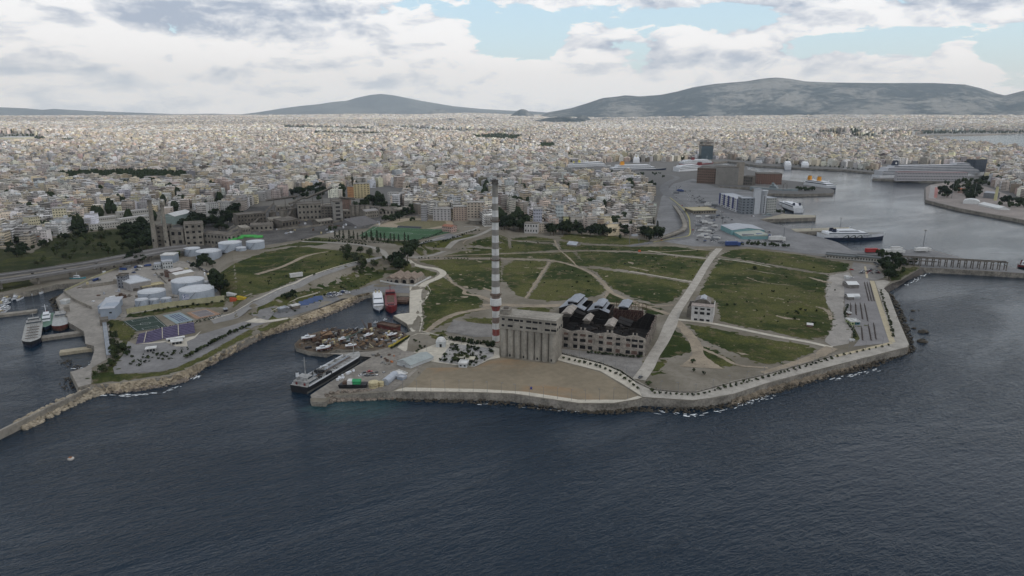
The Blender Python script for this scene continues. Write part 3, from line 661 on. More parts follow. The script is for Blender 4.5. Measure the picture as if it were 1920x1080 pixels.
def mass(name, x, y, z, a, w, d, h, col, label, cat, kind='stuff', extra=True, mat=None):
    """many buildings in one mesh (numpy), 5 faces each plus roof huts"""
    X0 = np.stack([-w / 2, w / 2, w / 2, -w / 2], 1); Y0 = np.stack([-d / 2, -d / 2, d / 2, d / 2], 1)
    def boxes(x, y, z0, h, X0, Y0, a, col):
        ca, sa = np.cos(a)[:, None], np.sin(a)[:, None]; gx = x[:, None] + ca * X0 - sa * Y0; gy = y[:, None] + sa * X0 + ca * Y0; n = len(x)
        V = np.empty((n, 8, 3)); V[:, :4, 0] = gx; V[:, 4:, 0] = gx; V[:, :4, 1] = gy; V[:, 4:, 1] = gy; V[:, :4, 2] = z0[:, None]; V[:, 4:, 2] = (z0 + h)[:, None]
        Fi = np.array([(4, 5, 6, 7), (0, 1, 5, 4), (1, 2, 6, 5), (2, 3, 7, 6), (3, 0, 4, 7)]); Fs = (np.arange(n)[:, None, None] * 8 + Fi[None])
        ex = np.abs(X0[:, 1] - X0[:, 0]); ey = np.abs(Y0[:, 2] - Y0[:, 1]); hh = h; UV = np.zeros((n, 5, 4, 2)); off = (np.arange(n) % 97) * 10.2
        for k, e in ((1, ex), (2, ey), (3, ex), (4, ey)):
            UV[:, k, 1, 0] = e; UV[:, k, 2, 0] = e; UV[:, k, 2, 1] = hh; UV[:, k, 3, 1] = hh; UV[:, k, :, 0] += off[:, None]
        C = np.repeat(col[:, None, :], 8, 1); return V.reshape(-1, 3), Fs.reshape(-1, 4), UV.reshape(-1, 2), C.reshape(-1, 3)
    parts = [boxes(x, y, z - 6, h + 6, X0, Y0, a, col)]
    if extra:
        k = RNG.random(len(x)) < .75; ox = RNG.uniform(-.25, .25, k.sum()) * w[k]; oy = RNG.uniform(-.25, .25, k.sum()) * d[k]
        xx = x[k] + np.cos(a[k]) * ox - np.sin(a[k]) * oy; yy = y[k] + np.sin(a[k]) * ox + np.cos(a[k]) * oy
        f = RNG.uniform(.18, .5, k.sum()); parts.append(boxes(xx, yy, z[k] + h[k] - .1, np.full(k.sum(), 2.9), X0[k] * f[:, None], Y0[k] * f[:, None], a[k], col[k]))
    V = np.concatenate([p[0] for p in parts]); o = 0; Fs = []
    for p in parts: Fs.append(p[1] + o); o += len(p[0])
    Fs = np.concatenate(Fs); UV = np.concatenate([p[2] for p in parts]); C = np.concatenate([p[3] for p in parts])
    me = bpy.data.meshes.new(name); me.vertices.add(len(V)); me.vertices.foreach_set('co', V.ravel().astype('f'))
    me.loops.add(Fs.size); me.loops.foreach_set('vertex_index', Fs.ravel().astype('i')); me.polygons.add(len(Fs)); me.polygons.foreach_set('loop_start', np.arange(0, Fs.size, 4, dtype='i'))
    try: me.polygons.foreach_set('loop_total', np.full(len(Fs), 4, 'i'))
    except Exception: pass
    uv = me.uv_layers.new(name='UVMap'); uv.data.foreach_set('uv', UV.ravel().astype('f'))
    at = me.color_attributes.new(name='Col', type='FLOAT_COLOR', domain='POINT'); at.data.foreach_set('color', np.concatenate([C, np.ones((len(C), 1))], 1).ravel().astype('f'))
    me.materials.append(mat or WALL); me.update(); me.validate(); me.shade_flat()
    ob = bpy.data.objects.new(name, me); COL.objects.link(ob); return tag(ob, label, cat, kind=kind)
# plots by distance band
B1 = plots(700, 2600, 16.5, (5, 6), 300, 8, 24, .08)
B2 = plots(2600, 5200, 15.5, (5, 6), 330, 8, 25, .06)
B3 = plots(5200, 9500, 22, (6, 7), 480, 8, 26, .06, .74)
B4 = plots(9500, 17500, 38, (7, 8), 900, 8, 24, .12, .72)
# keep clear: individually built large buildings (px boxes)
KEEP = [(160, 398, 290, 428), (320, 394, 372, 410), (1225, 325, 1275, 420), (1310, 258, 1340, 300), (640, 352, 760, 382)]
x, y, z, a, w, d, h, c = B1; px, py = px_of(x, y, z); k = np.ones(len(x), bool)
for kx0, ky0, kx1, ky1 in KEEP: k &= ~((px > kx0) & (px < kx1) & (py > ky0) & (py < ky1))
B1 = tuple(q[k] for q in B1); x, y, z, a, w, d, h, c = B1; px, py = px_of(x, y, z)
# biggest in the picture, in view: the apartment blocks built one by one
vis = (px > 4) & (px < 1916) & (py > 240); size = w * h / (y * y); size = np.where(vis, size, -1)
order = np.argsort(-size); NEAR = order[:300]; rest = np.setdiff1d(np.arange(len(x)), NEAR)
def colv(c, n, s=.05):
    v = PAL[c] * 1.06 * RNG.normal(1, .27, (n, 1)) * RNG.normal(1, s * .5, (n, 3)); return np.clip(v, .1, .84)
q = [v[rest] for v in B1]; mass('city_blocks', *q[:7], colv(q[7], len(rest)), 'dense cream and white apartment blocks covering the middle of the city', 'city')
mass('city_blocks', *B2[:7], colv(B2[7], len(B2[0])), 'pale mass of city blocks beyond the harbour', 'city')
mass('city_blocks', *B3[:7], np.clip(colv(B3[7], len(B3[0])) * (.72 + .75 * vnoise(B3[0] / 900, B3[1] / 1500, 4))[:, None], 0, .82), 'distant pale city blocks', 'city', extra=False)  # broad pale and dark patches in the block colours imitate sun and cloud shadow
mass('city_blocks', *B4[:7], np.clip(colv(B4[7], len(B4[0])) * (.65 + 1.0 * vnoise(B4[0] / 2200, B4[1] / 1500, 4))[:, None], 0, .85), 'farthest white city blocks at the foot of the mountains', 'city', extra=False)  # sunlit and cloud-shaded areas are likewise put into these block colours
print('city', len(B1[0]), len(B2[0]), len(B3[0]), len(B4[0]))
# ---- one-by-one apartment blocks
white_m = pm('balcony_slab', (.44, .43, .40), .8, .15, .4); roof_m = pm('roof_screed', (.36, .35, .33), .9, .25, .3); glass_m = pm('dark_glazing', (.03, .035, .04), .25, .2, .5, spec=.5)
rail_m = pm('balcony_front', (.34, .32, .29), .8, .2, .5); awn = [pm('awning_orange', (.42, .20, .09), .9), pm('awning_green', (.06, .16, .09), .9), pm('awning_cream', (.5, .44, .32), .9)]
def apartment(i, x, y, z, a, w, d, h, ci, col, detailed):
    n = max(2, int(round(h / 3.1))); a = a % (math.pi / 2)
    # choose the side that looks at the camera as the front (-y)
    best = 0
    front = min((a + k * math.pi / 2 for k in range(4)), key=lambda r: abs(math.atan2(math.sin(r + math.atan2(x, y)), math.cos(r + math.atan2(x, y)))))
    rg = random.Random(i * 13 + 5); o = thing('apartment_block', 'x', 'apartment building', (x, y, z), front, 'apartment blocks at the near edge of the city')
    mb = MB(); setb = rg.random() < .5 and n > 3; H_ = n * 3.1
    if setb: mb.box(-w / 2, -d / 2, -4, w / 2, d / 2, H_ - 3.1); mb.box(-w / 2 + .3, -d / 2 + 2.6, H_ - 3.1, w / 2 - .3, d / 2 - .02, H_)
    else: mb.box(-w / 2, -d / 2, -4, w / 2, d / 2, H_)
    mb.build('wall', WALL, o, color=col)
    mb = MB(); mb.box(-w / 2 - .2, -d / 2 + (2.3 if setb else -.2), H_, w / 2 + .2, d / 2 + .2, H_ + .25)
    t_ = .9
    for s in (-1, 1): mb.box(s * (w / 2 + .2) - .12, -d / 2 + (2.3 if setb else -.2), H_ + .25, s * (w / 2 + .2) + .12, d / 2 + .2, H_ + t_)
    mb.box(-w / 2, -d / 2 + (2.2 if setb else -.3), H_ + .25, w / 2, -d / 2 + (2.45 if setb else -.05), H_ + t_)
    mb.build('roof', roof_m, o)
    mb = MB(); hx = rg.uniform(-.2, .2) * w; mb.box(hx - 2, -.5, H_ + .2, hx + 2, d * .3, H_ + 3); mb.box(hx - 2.3, -.8, H_ + 3, hx + 2.3, d * .3 + .3, H_ + 3.25); mb.build('stair_hut', WALL, o, color=col)
    if detailed and rg.random() < .66:
        kind = rg.random(); bx0, bx1 = (-w / 2 + .4, w / 2 - .4) if kind < .25 else ((-w / 2 + .4, w * .1) if kind < .7 else (-w * .1, w / 2 - .4))
        for f in range(1, n - (1 if setb else 0)):
            zz = f * 3.1; mb = MB(); mb.box(bx0, -d / 2 - 1.5, zz, bx1, -d / 2 + .02, zz + .2); mb.box(bx0, -d / 2 - 1.56, zz + .2, bx1, -d / 2 - 1.44, zz + 1.15)
            for e in (bx0, bx1): mb.box(e - .06, -d / 2 - 1.44, zz + .2, e + .06, -d / 2, zz + 1.15)
            mb.build('balcony', white_m if rg.random() < .7 else rail_m, o)
        if rg.random() < .4:
            f = rg.randrange(1, max(2, n - 1)); zz = f * 3.1; xa = rg.uniform(bx0, bx1 - 3); mb = MB()
            mb.add([(xa, -d / 2 - .1, zz + 2.8), (xa + 3, -d / 2 - .1, zz + 2.8), (xa + 3, -d / 2 - 1.6, zz + 1.9), (xa, -d / 2 - 1.6, zz + 1.9), (xa, -d / 2 - .1, zz + 2.7), (xa + 3, -d / 2 - .1, zz + 2.7), (xa + 3, -d / 2 - 1.6, zz + 1.8), (xa, -d / 2 - 1.6, zz + 1.8)], [(0, 3, 2, 1), (4, 5, 6, 7), (3, 7, 6, 2), (0, 1, 5, 4), (1, 2, 6, 5), (0, 4, 7, 3)]); mb.build('awning', rg.choice(awn), o)
        if rg.random() < .5:
            mb = MB(); mb.box(-w * .35, d * .1, H_ + .25, -w * .35 + 1.8, d * .1 + 1.2, H_ + .7); mb.bar((-w * .35 + .9, d * .1 + .6, H_ + .6), (-w * .35 + .9, d * .1 + .6, H_ + 2.4), .05); mb.build('solar_heater', glass_m, o)
    return o
SPOTS = [((0, 120), 'near the left edge beyond the green valley'), ((120, 230), 'above the green valley at the left'), ((230, 330), 'behind the twin stacks'), ((330, 480), 'behind the old factory and shed at left'), ((480, 640), 'behind the cement works'),
         ((640, 800), 'behind the long low works sheds'), ((800, 905), 'behind the round water tank'), ((905, 1000), 'just right of the striped chimney top'), ((1000, 1080), 'above the dark trees right of the chimney'), ((1080, 1160), 'facing the upper meadow'), ((1160, 1240), 'left of the curving port road'), ((1240, 1500), 'on the harbour front'), ((1500, 1700), 'on the right harbour front'), ((1700, 1921), 'on the far right beyond the cruise ship')]
groups = {}
for rank, i in enumerate(NEAR):
    ci = int(c[i]); col = colv(np.array([ci]), 1)[0]; ppx, ppy = px[i], py[i]
    o = apartment(int(i), float(x[i]), float(y[i]), float(z[i]), float(a[i]), float(w[i]), float(d[i]), float(h[i]), ci, col, rank < 170)
    n = max(2, int(round(h[i] / 3.1)))
    ln = 'two three four five six seven eight nine ten'.split()[min(n, 10) - 2]
    sp = next(s for (lo, hi), s in SPOTS if lo <= ppx < hi)
    groups.setdefault((f'{ln}-storey {PALN[ci]} block', sp), []).append(o)
for (what, sp), obs in groups.items(): number_labels(obs, what, sp)
# ================================================================== GROUND COVER
def grass_mat(name='meadow_grass', a=(.028, .044, .012), b_=(.112, .112, .040), dry=(.160, .128, .078), ds=.55):
    m = bpy.data.materials.new(name); m.use_nodes = True; q = NT(m.node_tree); b = q.n['Principled BSDF']; b.inputs['Roughness'].default_value = 1; b.inputs['Specular IOR Level'].default_value = .05
    pos = q.node('ShaderNodeNewGeometry').outputs['Position']
    n1 = q.noise(pos, .013, 6, .65, .4); n2 = q.noise(pos, .11, 5, .7); n3 = q.noise(pos, .9, 4, .75)
    c = q.mix(q.ramp(n1, .40, .60), a, b_)
    c = q.mix(q.m('MULTIPLY', q.ramp(q.noise(pos, .03, 5, .7, .8), .55, .66), .6), c, (.115, .118, .030))
    c = q.mix(q.m('MULTIPLY', q.ramp(n2, .52, .66), ds * 1.6), c, dry)
    c = q.mix(q.m('MULTIPLY', q.ramp(n3, .62, .40), .55), c, (.020, .027, .011))
    q.l.new(c, b.inputs['Base Color']); bn = q.node('ShaderNodeBump', i_Strength=.8, i_Distance=.8); q.l.new(q.m('ADD', n2, n3), bn.inputs['Height']); q.l.new(bn.outputs[0], b.inputs['Normal']); return m
GR = grass_mat()
GRASS = [
 [(1265, 618), (1283, 632), (1298, 648), (1294, 661), (1265, 669), (1233, 672), (1245, 645)],
 [(1226, 681), (1247, 674), (1244, 687), (1232, 697), (1213, 696)],
 [(1219, 700), (1245, 694), (1247, 700), (1223, 705)],
 [(1289, 608), (1320, 612), (1390, 628), (1450, 638), (1505, 646), (1531, 653), (1524, 663), (1480, 676), (1440, 683), (1412, 675), (1370, 660), (1340, 648), (1312, 634)],
 [(1312, 648), (1340, 657), (1378, 679), (1374, 686), (1352, 688), (1322, 680), (1313, 666)],
 [(1340, 560), (1310, 552), (1328, 520), (1342, 497), (1350, 484), (1420, 494), (1480, 505), (1510, 510), (1553, 516), (1547, 545), (1550, 570), (1562, 594), (1556, 618), (1546, 632), (1515, 637), (1450, 622), (1388, 611), (1352, 603), (1347, 575)],
 [(1366, 470), (1400, 466), (1500, 478), (1592, 495), (1588, 508), (1550, 513), (1490, 503), (1420, 491), (1349, 480)],
 [(1078, 470), (1180, 474), (1240, 478), (1325, 487), (1312, 506), (1298, 527), (1240, 518), (1180, 507), (1100, 497)],
 [(1098, 502), (1180, 512), (1240, 522), (1294, 532), (1272, 556), (1255, 567), (1228, 570), (1180, 556), (1142, 536), (1120, 512)],
 [(1052, 468), (1048, 452), (1100, 460), (1180, 463), (1260, 462), (1332, 471), (1324, 482), (1240, 475), (1180, 470)],
 [(1037, 490), (1082, 500), (1112, 516), (1136, 545), (1130, 552), (1080, 562), (1040, 565), (990, 560), (1012, 528)],
 [(965, 488), (1028, 490), (1005, 525), (985, 558), (968, 555), (940, 520), (945, 500)],
 [(780, 487), (860, 486), (940, 488), (938, 530), (925, 545), (900, 542), (872, 541), (848, 526), (838, 514), (822, 500)],
 [(798, 540), (812, 528), (830, 517), (848, 532), (872, 545), (900, 558), (907, 565), (896, 574), (905, 580), (870, 590), (840, 605), (805, 621), (793, 622), (796, 590), (792, 572), (806, 551)],
 [(850, 475), (900, 458), (960, 452), (1036, 458), (1050, 468), (1000, 472), (930, 475), (830, 480)],
 [(935, 440), (1000, 443), (1038, 449), (1040, 455), (960, 450), (900, 455), (870, 466), (905, 448)],
 [(1060, 438), (1150, 443), (1225, 452), (1180, 459), (1110, 457), (1050, 448)],
 [(1050, 472), (1072, 472), (1105, 500), (1095, 500), (1032, 486), (940, 483), (860, 482), (830, 481), (930, 476)],
 [(970, 578), (1000, 575), (1033, 579), (1026, 590), (1045, 592), (1046, 605), (985, 600), (955, 592)],
 [(868, 598), (920, 597), (922, 608), (880, 606)], [(806, 628), (830, 620), (850, 640), (925, 645), (925, 655), (880, 652), (820, 640)],
 [(1143, 550), (1175, 560), (1230, 574), (1205, 577), (1150, 570), (1136, 562)], [(1205, 577), (1240, 578), (1245, 590), (1215, 590)],
 # left slopes
 [(398, 520), (430, 500), (500, 472), (560, 462), (620, 468), (690, 476), (712, 487), (660, 492), (620, 505), (560, 522), (500, 548), (440, 575), (428, 560), (405, 548)],
 [(480, 606), (470, 588), (500, 570), (540, 552), (570, 545), (620, 528), (690, 500), (750, 500), (768, 495), (800, 506), (820, 512), (816, 518), (790, 518), (720, 512), (716, 520), (660, 545), (600, 562), (530, 580), (505, 590), (548, 592), (520, 603)],
 [(480, 620), (505, 608), (540, 596), (548, 598), (520, 612), (488, 622)],
 [(700, 450), (790, 480), (900, 440), (870, 440), (800, 462)],
 [(176, 718), (172, 706), (200, 690), (232, 660), (228, 640), (205, 620), (203, 600), (228, 600), (245, 635), (232, 665), (212, 690), (215, 703), (300, 698), (330, 690), (380, 668), (430, 640), (470, 617), (476, 626), (430, 650), (378, 677), (322, 701), (262, 710), (215, 716)],
 [(230, 590), (330, 575), (420, 560), (422, 575), (350, 578), (300, 590), (232, 596)],
 [(240, 640), (228, 622), (232, 605), (255, 625)],
 [(-200, 560), (0, 533), (55, 525), (60, 535), (0, 548), (-200, 577)],
 [(480, 470), (560, 455), (590, 445), (640, 450), (600, 460), (540, 462)],
 [(1600, 612), (1612, 605), (1625, 620), (1622, 636), (1602, 640)],
 [(1672, 528), (1665, 520), (1690, 505), (1715, 500), (1722, 503), (1700, 515), (1686, 524)],
]
rg = random.Random(91); tufts = []
for P in GRASS:                                       # loose tufts and clumps that fray the edge of every patch
    for i in range(len(P)):
        a, b = G(*P[i]), G(*P[(i + 1) % len(P)]); L = math.hypot(b[0] - a[0], b[1] - a[1])
        for _ in range(int(L / 7)):
            f = rg.random(); cx = a[0] + (b[0] - a[0]) * f + rg.gauss(0, 2.4); cy = a[1] + (b[1] - a[1]) * f + rg.gauss(0, 2.4); r = rg.uniform(.4, 2.0); ph = rg.uniform(0, 6); k = 7
            tufts.append([(cx + r * rg.uniform(.6, 1.5) * math.cos(ph + 2 * math.pi * j / k), cy + r * rg.uniform(.4, 1.1) * math.sin(ph + 2 * math.pi * j / k), 0) for j in range(k)])
tufts = [p for p in tufts if sdist(coast_w, [p[0][0]], [p[0][1]])[0] > 3]
o = drape('grass', GRASS, GR, .10, step=7, jit=1.0, edge=2.6, kind='stuff')
o2 = drape('grass', tufts, GR, .14, kind='stuff'); tag(o2, 'loose grass tufts fraying the meadow edges', 'grass')
bare = []
for P in GRASS[3:19] + GRASS[24:26]:                     # worn bare spots
    W_ = [G(*q)[:2] for q in P]; xs = [p[0] for p in W_]; ys = [p[1] for p in W_]; A_ = (max(xs) - min(xs)) * (max(ys) - min(ys))
    for _ in range(int(A_ / 330)):
        cx, cy = rg.uniform(min(xs), max(xs)), rg.uniform(min(ys), max(ys))
        if not inpoly(W_, [cx], [cy])[0]: continue
        r = rg.uniform(.25, 1.0) * (4 if rg.random() < .06 else 1); k = 9; ph = rg.uniform(0, 6); ex = rg.uniform(1, 2.4); ca, sa = math.cos(ph), math.sin(ph)
        pp = [(r * ex * rg.uniform(.4, 1.5) * math.cos(6.2832 * j / k), r * rg.uniform(.4, 1.3) * math.sin(6.2832 * j / k)) for j in range(k)]; bare.append([(cx + u * ca - v * sa, cy + u * sa + v * ca, 0) for u, v in pp])
ob = drape('bare_patches', bare, pm('bare_dirt', (.27, .225, .165), .95, .16, .1, bump=.3), .17); tag(ob, 'small bare earth spots worn into the meadow', 'bare earth', kind='stuff'); tag(o, 'rough green meadow grass covering the headland and slopes', 'grass')
scrub_m = grass_mat('valley_scrub', (.026, .034, .014), (.055, .060, .028), (.10, .088, .06), .4)
tag(drape('scrub', [[(60, 475), (95, 448), (150, 438), (210, 430), (280, 425), (322, 424), (322, 474), (240, 480), (140, 492), (60, 505), (0, 512), (-80, 520), (-100, 500), (0, 466)], [(-200, 560), (0, 533), (55, 525), (60, 535), (0, 548), (-200, 577)]], scrub_m, .12, step=9, jit=.8, edge=4, kind='stuff'), 'dark scrub filling the green valley at the left', 'scrub')
tag(drape('works_yard', [[(322, 474), (322, 424), (400, 405), (450, 390), (640, 378), (790, 404), (712, 414), (690, 428), (640, 432), (560, 450), (440, 470), (400, 482)]], pm('works_ground', (.085, .08, .075), .95, .3, .05), .10, step=14, edge=8, jit=1), 'dark dusty ground of the cement works')
concrete = pm('weathered_concrete', (.36, .335, .29), .9, .13, .15, bump=.2, stain=.3); light_c = pm('pale_paving', (.46, .425, .35), .85, .12, .2, bump=.15); asph = pm('asphalt', (.155, .155, .155), .9, .14, .08, bump=.2)
gravel = pm('gravel', (.20, .19, .175), .95, .16, .12, bump=.4); dirt = pm('bare_dirt', (.27, .225, .165), .95, .16, .1, bump=.3)
def sandm():
    m = pm('sandy_earth', (.235, .195, .135), .95, .18, .035, col2=(.155, .130, .090)); q = NT(m.node_tree); b = q.n['Principled BSDF']; l = b.inputs['Base Color'].links[0]; src = l.from_socket
    pos = q.node('ShaderNodeNewGeometry').outputs['Position']; f = q.ramp(q.noise(pos, .022, 5, .6, .6), .50, .66); q.l.new(q.mix(q.m('MULTIPLY', f, .6), src, (.245, .150, .075)), b.inputs['Base Color']); return m
def sheet(name, polys, mat, dz, label=None, **k):
    o = drape(name, polys, mat, dz, **k)
    if label: o['label'] = label
    return o
sheet('sand_field', [[(762, 727), (800, 690), (890, 689), (917, 676), (937, 671), (1040, 683), (1047, 677), (1125, 698), (1163, 721), (1196, 743), (1172, 750), (1085, 750), (985, 735), (900, 730)]], sandm(), .09, 'brown earth field behind the sea wall', jit=.2, edge=6)
sheet('gravel_area', [[(1050, 665), (1046, 653), (1205, 670), (1200, 690), (1188, 708), (1165, 697), (1120, 680)]], gravel, .08, 'grey gravel yard in front of the ruined factory', jit=.4, edge=6)
sheet('gravel_area', [[(850, 600), (925, 610), (925, 632), (890, 632), (835, 622)]], gravel, .12, 'grey slab behind the chimney', jit=.3, edge=6)
sheet('gravel_area', [[(1556, 517), (1590, 510), (1600, 520), (1582, 560), (1582, 585), (1600, 620), (1590, 645), (1560, 650), (1545, 640), (1560, 615), (1563, 590), (1551, 570), (1548, 545)]], pm('pale_gravel', (.30, .28, .25), .95, .15, .08), .13, 'pale dirt track right of the meadow', jit=.6, edge=6)
sheet('car_park', [[(1600, 492), (1640, 497), (1660, 520), (1640, 527), (1600, 520), (1595, 510)]], gravel, .14, 'gravel car park behind the beach bar')
sheet('bar_terrace', [[(1582, 525), (1605, 516), (1632, 527), (1640, 550), (1672, 643), (1600, 650), (1612, 635), (1600, 610), (1584, 575)]], pm('grey_paving', (.215, .205, .20), .9, .1, .1), .16, 'grey paved terrace of the beach bar')
# promenade
sheet('promenade', [[(1190, 717), (1222, 732), (1275, 737), (1305, 737), (1375, 718), (1440, 703), (1565, 668), (1672, 643), (1652, 560), (1640, 527), (1659, 525), (1669, 529), (1657, 541), (1666, 551), (1685, 601), (1704, 646), (1701, 651), (1590, 679), (1500, 702), (1440, 718), (1375, 739), (1330, 747), (1300, 751), (1205, 745)]], concrete, .20, 'wide concrete promenade along the right sea wall')
sheet('promenade', [[(738, 733), (760, 727), (900, 730), (985, 735), (1085, 750), (1172, 750), (1196, 743), (1205, 745), (1195, 749), (1150, 756), (1085, 756), (960, 738), (900, 736)]], light_c, .19, 'narrow pale walk along the top of the sea wall')
sheet('promenade', [[(1047, 663), (1125, 682), (1165, 697), (1190, 716), (1204, 744), (1165, 719), (1125, 696), (1046, 676)]], light_c, .18, 'pale paved promenade branch from the silo to the sea wall')
sheet('plaza', [[(790, 625), (812, 627), (860, 640), (925, 650), (936, 654), (937, 671), (917, 675), (890, 688), (870, 687), (819, 680), (808, 678), (795, 668), (760, 660), (745, 652), (756, 642), (768, 632), (780, 626)]], light_c, .17, 'pale stone plaza of the planted park', jit=.1, edge=8)
# small planted park: grey gravel bed in the plaza
sheet('planting_bed', [[(850, 645), (925, 654), (925, 668), (890, 688), (822, 679), (838, 655)]], pm('bed_gravel', (.33, .32, .30), .95, .25, .5), .23, 'gravel bed with shrubs in the plaza', jit=.2, edge=6)
sheet('yard', [[(612, 663), (702, 659), (735, 650), (757, 642), (750, 655), (790, 665), (806, 672), (770, 705), (745, 728), (735, 733), (620, 735), (610, 747), (584, 746), (582, 741), (640, 703), (697, 670)]], pm('yard_concrete', (.235, .215, .185), .9, .2, .06, stain=.5), .10, 'stained concrete work yard beside the moored vessel', edge=5)
sheet('dock', [[(553, 645), (566, 632), (610, 618), (630, 620), (692, 616), (706, 613), (742, 618), (760, 626), (768, 632), (735, 650), (702, 657), (630, 655), (612, 662), (578, 658), (556, 652)]], pm('rusty_dock', (.115, .088, .062), .95, .3, .08, stain=.6), .12, 'oil stained dirt boatyard pier', edge=5)
sheet('quay', [[(690, 540), (716, 532), (768, 536), (768, 550), (692, 548)]], asph, .1, 'asphalt quay at the head of the small basin')
sheet('quay', [[(768, 536), (802, 535), (808, 545), (800, 560), (790, 570), (793, 600), (788, 622), (772, 622), (763, 607), (738, 592), (748, 589), (768, 587)]], light_c, .12, 'pale paved quay right of the small basin', edge=6)
sheet('quay', [[(508, 590), (540, 572), (600, 555), (660, 545), (700, 533), (712, 533), (692, 548), (665, 554), (640, 561), (605, 576), (545, 594), (520, 597)]], asph, .1, 'asphalt quay with parked cars below the slope', step=10)
# main roads and tracks
mb = MB()
def path(name, items, mat, dz, label, kind='structure', jit=0, n=8):
    mb = MB()
    for k, (pts, w) in enumerate(items): ribbon(mb, pts, w, dz + .006 * k, n, jit=jit)
    o = mb.build(name, mat); return tag(o, label, kind=kind)
path('path', [([(1198, 712), (1214, 690), (1226, 667), (1243, 640), (1257, 610), (1268, 585), (1288, 555), (1306, 527), (1322, 500), (1338, 478), (1349, 466)], [8.5, 8.5, 8, 8.5, 10, 8, 7.5, 7.5, 7.5, 8, 8])], concrete, .24, 'long straight pale concrete path crossing the headland')
path('path', [([(1267, 599), (1330, 606), (1392, 618), (1450, 630), (1512, 641), (1560, 652)], 4.6), ([(1300, 529), (1240, 519), (1180, 509)], 2.2), ([(1325, 485), (1260, 478), (1215, 470)], 2), ([(1346, 485), (1400, 492), (1445, 501)], 2.2)], light_c, .22, 'narrow pale concrete paths through the meadow')
path('track', [([(1268, 602), (1290, 625), (1304, 645), (1310, 668), (1316, 690)], [7, 8, 8, 9, 30]), ([(1308, 650), (1350, 668), (1385, 685), (1440, 690)], 3), ([(1255, 590), (1220, 578), (1180, 563), (1146, 548), (1125, 525), (1095, 506), (1040, 490), (960, 486), (860, 485), (790, 488), (768, 487)], [6, 5, 5, 5, 4, 4, 4, 4, 4, 4, 4]),
               ([(1140, 547), (1132, 560), (1120, 566)], 3), ([(1340, 466), (1240, 472), (1100, 471), (1040, 473), (960, 476), (850, 479), (790, 484)], 3), ([(1040, 450), (1046, 465), (1065, 482), (1085, 503)], 2.2), ([(1030, 492), (1008, 525), (985, 560)], 2.5), ([(905, 573), (940, 572), (1000, 574), (1045, 573), (1130, 568), (1210, 575), (1262, 572)], [9, 8, 9, 9, 5, 4, 3]),
               ([(838, 517), (848, 530), (870, 543), (872, 551), (900, 556), (925, 567)], [2.5, 2.5, 3, 4, 5, 6]), ([(800, 623), (825, 603), (860, 588), (920, 577)], [4, 6, 6, 6]), ([(1560, 652), (1530, 668), (1480, 685), (1430, 700)], [9, 7, 6, 4]), ([(480, 515), (530, 500), (575, 480), (615, 472)], [7, 5, 6, 2]), ([(868, 463), (920, 440), (1040, 452)], 1.8), ([(1400, 520), (1430, 530), (1480, 535)], 1.5)], dirt, .18, 'bare dirt tracks worn through the meadow', jit=.3)
path('track', [([(1455, 592), (1475, 597), (1500, 599)], [2, 5, 2]), ([(1530, 575), (1552, 583), (1558, 600)], [2, 4, 2]), ([(1517, 520), (1545, 528), (1560, 530)], [3, 5, 4]), ([(1440, 557), (1470, 562)], [1, 2]), ([(1400, 505), (1440, 512), (1470, 516)], [1, 1.6, 1]), ([(1320, 650), (1345, 655)], [1, 2]), ([(1180, 500), (1215, 508)], [1, 4]), ([(905, 540), (930, 548)], [2, 6]), ([(1065, 568), (1090, 570)], [2, 3])], dirt, .16, 'bare dirt patches in the meadow', jit=.5)
path('path', [([(766, 487), (790, 500), (820, 505), (831, 513), (820, 522), (800, 530), (790, 538)], 7)], light_c, .22, 'curving pale road down to the small basin')
path('road', [([(395, 600), (440, 592), (490, 563), (530, 543), (580, 522), (640, 501), (690, 488), (720, 482), (742, 480)], [26, 16, 11, 9, 8, 8, 8, 8, 8])], pm('worn_asphalt', (.215, .21, .20), .9, .1, .1), .20, 'grey road climbing from the left headland past the slope')
path('path', [([(392, 601), (440, 585), (480, 562), (530, 539), (580, 518), (640, 498), (690, 485)], 1.6)], light_c, .24, 'pale pavement beside the left road')
path('road', [([(566, 453), (620, 455), (680, 460), (715, 470), (730, 485), (768, 488)], [5, 6, 7, 7, 6, 6]), ([(815, 478), (850, 463), (900, 440), (940, 420)], 6), ([(740, 480), (780, 482), (815, 478)], 7), ([(790, 455), (830, 445), (890, 430), (893, 425), (870, 425)], [4, 4, 4, 5, 4])], pm('pale_asphalt', (.27, .255, .225), .9, .1, .1), .21, 'pale roads beside the sports ground')
# left headland
sheet('apron', [[(240, 640), (255, 647), (365, 630), (430, 612), (478, 596), (470, 588), (520, 572), (500, 605), (478, 612), (428, 640), (378, 668), (330, 690), (300, 697), (215, 702), (212, 690), (232, 665)]], pm('park_gravel', (.195, .19, .185), .95, .14, .05), .14, 'grey gravel park on the left headland', edge=8, jit=.2, step=12)
path('path', [([(470, 600), (500, 603), (540, 597)], [14, 7, 4])], light_c, .26, 'pale paving where the road meets the headland')
sheet('terrace', [[(255, 645), (300, 641), (340, 636), (366, 630), (378, 620), (366, 634), (350, 641), (352, 650), (330, 650), (310, 642), (280, 645)]], light_c, .22, 'pale paving in front of the purple seating')
sheet('quay', [[(122, 545), (150, 531), (225, 500), (300, 485), (345, 490), (400, 520), (412, 548), (415, 560), (240, 590), (232, 600), (205, 600), (207, 670), (172, 690), (171, 720), (147, 726), (132, 698), (160, 689), (169, 683), (177, 657), (176, 649), (160, 645), (158, 622), (127, 603), (127, 594), (113, 580), (112, 575), (105, 562)]], pm('harbour_concrete', (.27, .25, .22), .9, .16, .05, stain=.4), .10, 'stained concrete ground of the tank farm and left quay', edge=8, step=14)
